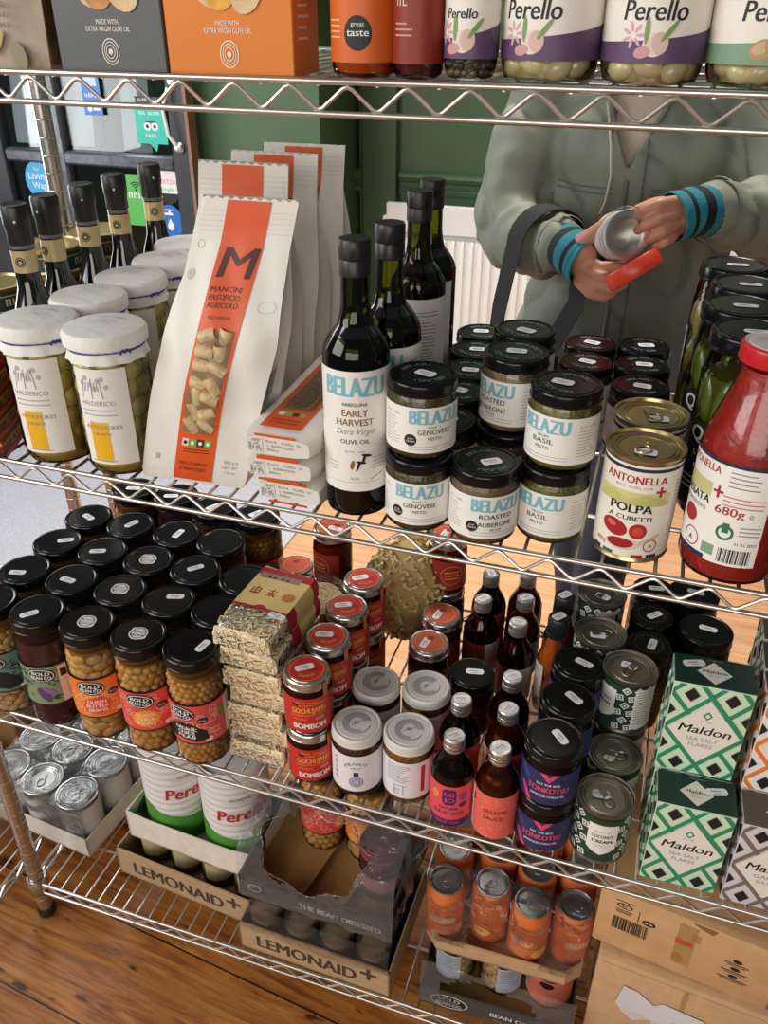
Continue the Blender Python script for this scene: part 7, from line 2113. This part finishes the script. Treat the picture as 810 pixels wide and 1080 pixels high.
# sleeve cuffs
for E_, W_, f0, r in ((EL_R, WR_R, .86, .0445), (EL_L, WR_L, .80, .0455)):
    b = MB(); c0 = E_.lerp(W_, f0 - .02); c1 = E_.lerp(W_, f0 + .015); b.tube([c0, c0.lerp(c1, .5), c1], [r - .001, r, r - .001], JACK, 24, cap=False); obj('cuff', b, jacket)

# striped wrist warmers
for nm, pts, rad in (('wrist_warmer', [EL_R.lerp(WR_R, .78), (.333, .580, 1.130), (.357, .561, 1.122)], (.036, .0345, .0345)), ('wrist_warmer', [EL_L.lerp(WR_L, .76), (.484, .573, 1.199), (.464, .5575, 1.1945)], (.037, .0335, .0325))):
    P = [Vector(p) for p in pts]; Q = []; R_ = []
    for i in range(2):
        for k in range(8): Q.append(P[i].lerp(P[i + 1], k / 8)); R_.append(rad[i] + (rad[i + 1] - rad[i]) * k / 8)
    Q.append(P[2]); R_.append(rad[2]); b = MB()
    b.tube(Q, R_, TEALW, 24, cap=False); kb = b.idx(BLKW)
    for i in range(len(Q) - 1):
        if (i // 2) % 2:
            for k in range(24): b.mi[i * 24 + k] = kb
    d = (Q[-1] - Q[-2]).normalized()
    b.tube([Q[-1] - d * .006, Q[-1], Q[-1] + d * .002], [R_[-1] + .0012, R_[-1] + .0018, R_[-1] + .0005], TEALW, 24, cap=False)
    obj(nm, b, person)

# ------------------------------------------------------------------ what the person holds
axis = Vector((.42, -.87, .25)).normalized(); cc = Vector((.399, .540, 1.1690))
T = Matrix.Translation(cc) @ axis.to_track_quat('Z', 'Y').to_matrix().to_4x4()
p = tag(empty('opened_tin'), 'small white tin with bare steel inside, opened and held in both hands', 'tin')
b = MB(); b.lathe([(.0, -.022), (.030, -.022), (.0325, -.019), (.0325, .018), (.0335, .020), (.0325, .022)], mat('white_printed_tin', H('#dedcdb'), .3), 36, T); obj('body', b, p)
b = MB(); b.lathe([(.0325, .022), (.030, .0225), (.0215, .0200), (.0215, .019), (.0205, -.016), (0, -.017)], STEEL, 36, T); obj('inside', b, p)
b = MB(); b.lathe([(.0340, .013), (.0375, .014), (.0385, .020), (.0375, .024), (.0345, .0235)], thin('clear_plastic_rim', (.95, .95, .95), haze=.08, rough=.05), 36, T); obj('clear_rim', b, p)
axis2 = (Vector(_r) * .50 - Vector(_u) * .86 + Vector(_f) * .10).normalized(); c2 = Vector((.424, .503, 1.1330))
T2 = Matrix.Translation(c2) @ axis2.to_track_quat('Z', 'Y').to_matrix().to_4x4()
b = MB(); RL = mat('coral_red_plastic', H('#e2452f'), .35); b.lathe([(.036, -.011), (.0385, -.011), (.0400, -.009), (.0400, .007), (.0385, .0105), (.036, .0115), (0, .0115)], RL, 40, T2); b.lathe([(.036, -.011), (.036, .0085), (0, .0085)], RL, 40, T2)
o = obj('round_cover', b); tag(o, 'coral red round lid held edge-on under the opened tin', 'lid')

# tote bag hanging from the right forearm
p = tag(empty('tote_bag'), 'black canvas tote bag hanging by its straps from the forearm', 'bag')
m0 = EL_R.lerp(WR_R, .62)
for off, xb in ((.004, .235),):
    c = m0 + (WR_R - EL_R).normalized() * off + Vector((0, 0, -.012)); b = MB(); side = (WR_R - EL_R).normalized(); P = []
    for k in range(13):
        a = PI * k / 12; P.append(c + Vector((0, 0, 1)) * .060 * math.sin(a) + side.cross(Vector((0, 0, 1))) * .058 * math.cos(a))
    path = [Vector((xb - .02, P[0].y - .005, .93)), Vector((P[0].x - .015, P[0].y, 1.02))] + P + [Vector((P[-1].x + .004, P[-1].y, 1.02)), Vector((xb + .06, m0.y + .0, .93))]
    rings = []
    for q in path: rings.append([tuple(q + side * s * .027 + Vector((0, 0, t))) for s, t in ((-1, -.001), (1, -.001), (1, .001), (-1, .001))])
    b.loft([[tuple(Vector(v)) for v in r] for r in rings], TOTE); obj('strap', b, p)
b = MB(); rings = []
for k in range(7):
    t = k / 6; rings.append([(.245 + sx * (.115 - .01 * t) , m0.y - .03 + sy * (.035 * (1 - t) + .012), .665 + .28 * t) for sx, sy in ((-1, -1), (-.5, -1.15), (0, -1.2), (.5, -1.1), (1, -1), (1, 1), (.3, 1.2), (-.4, 1.15), (-1, 1))])
b.loft(rings, TOTE); obj('bag_body', b, p)
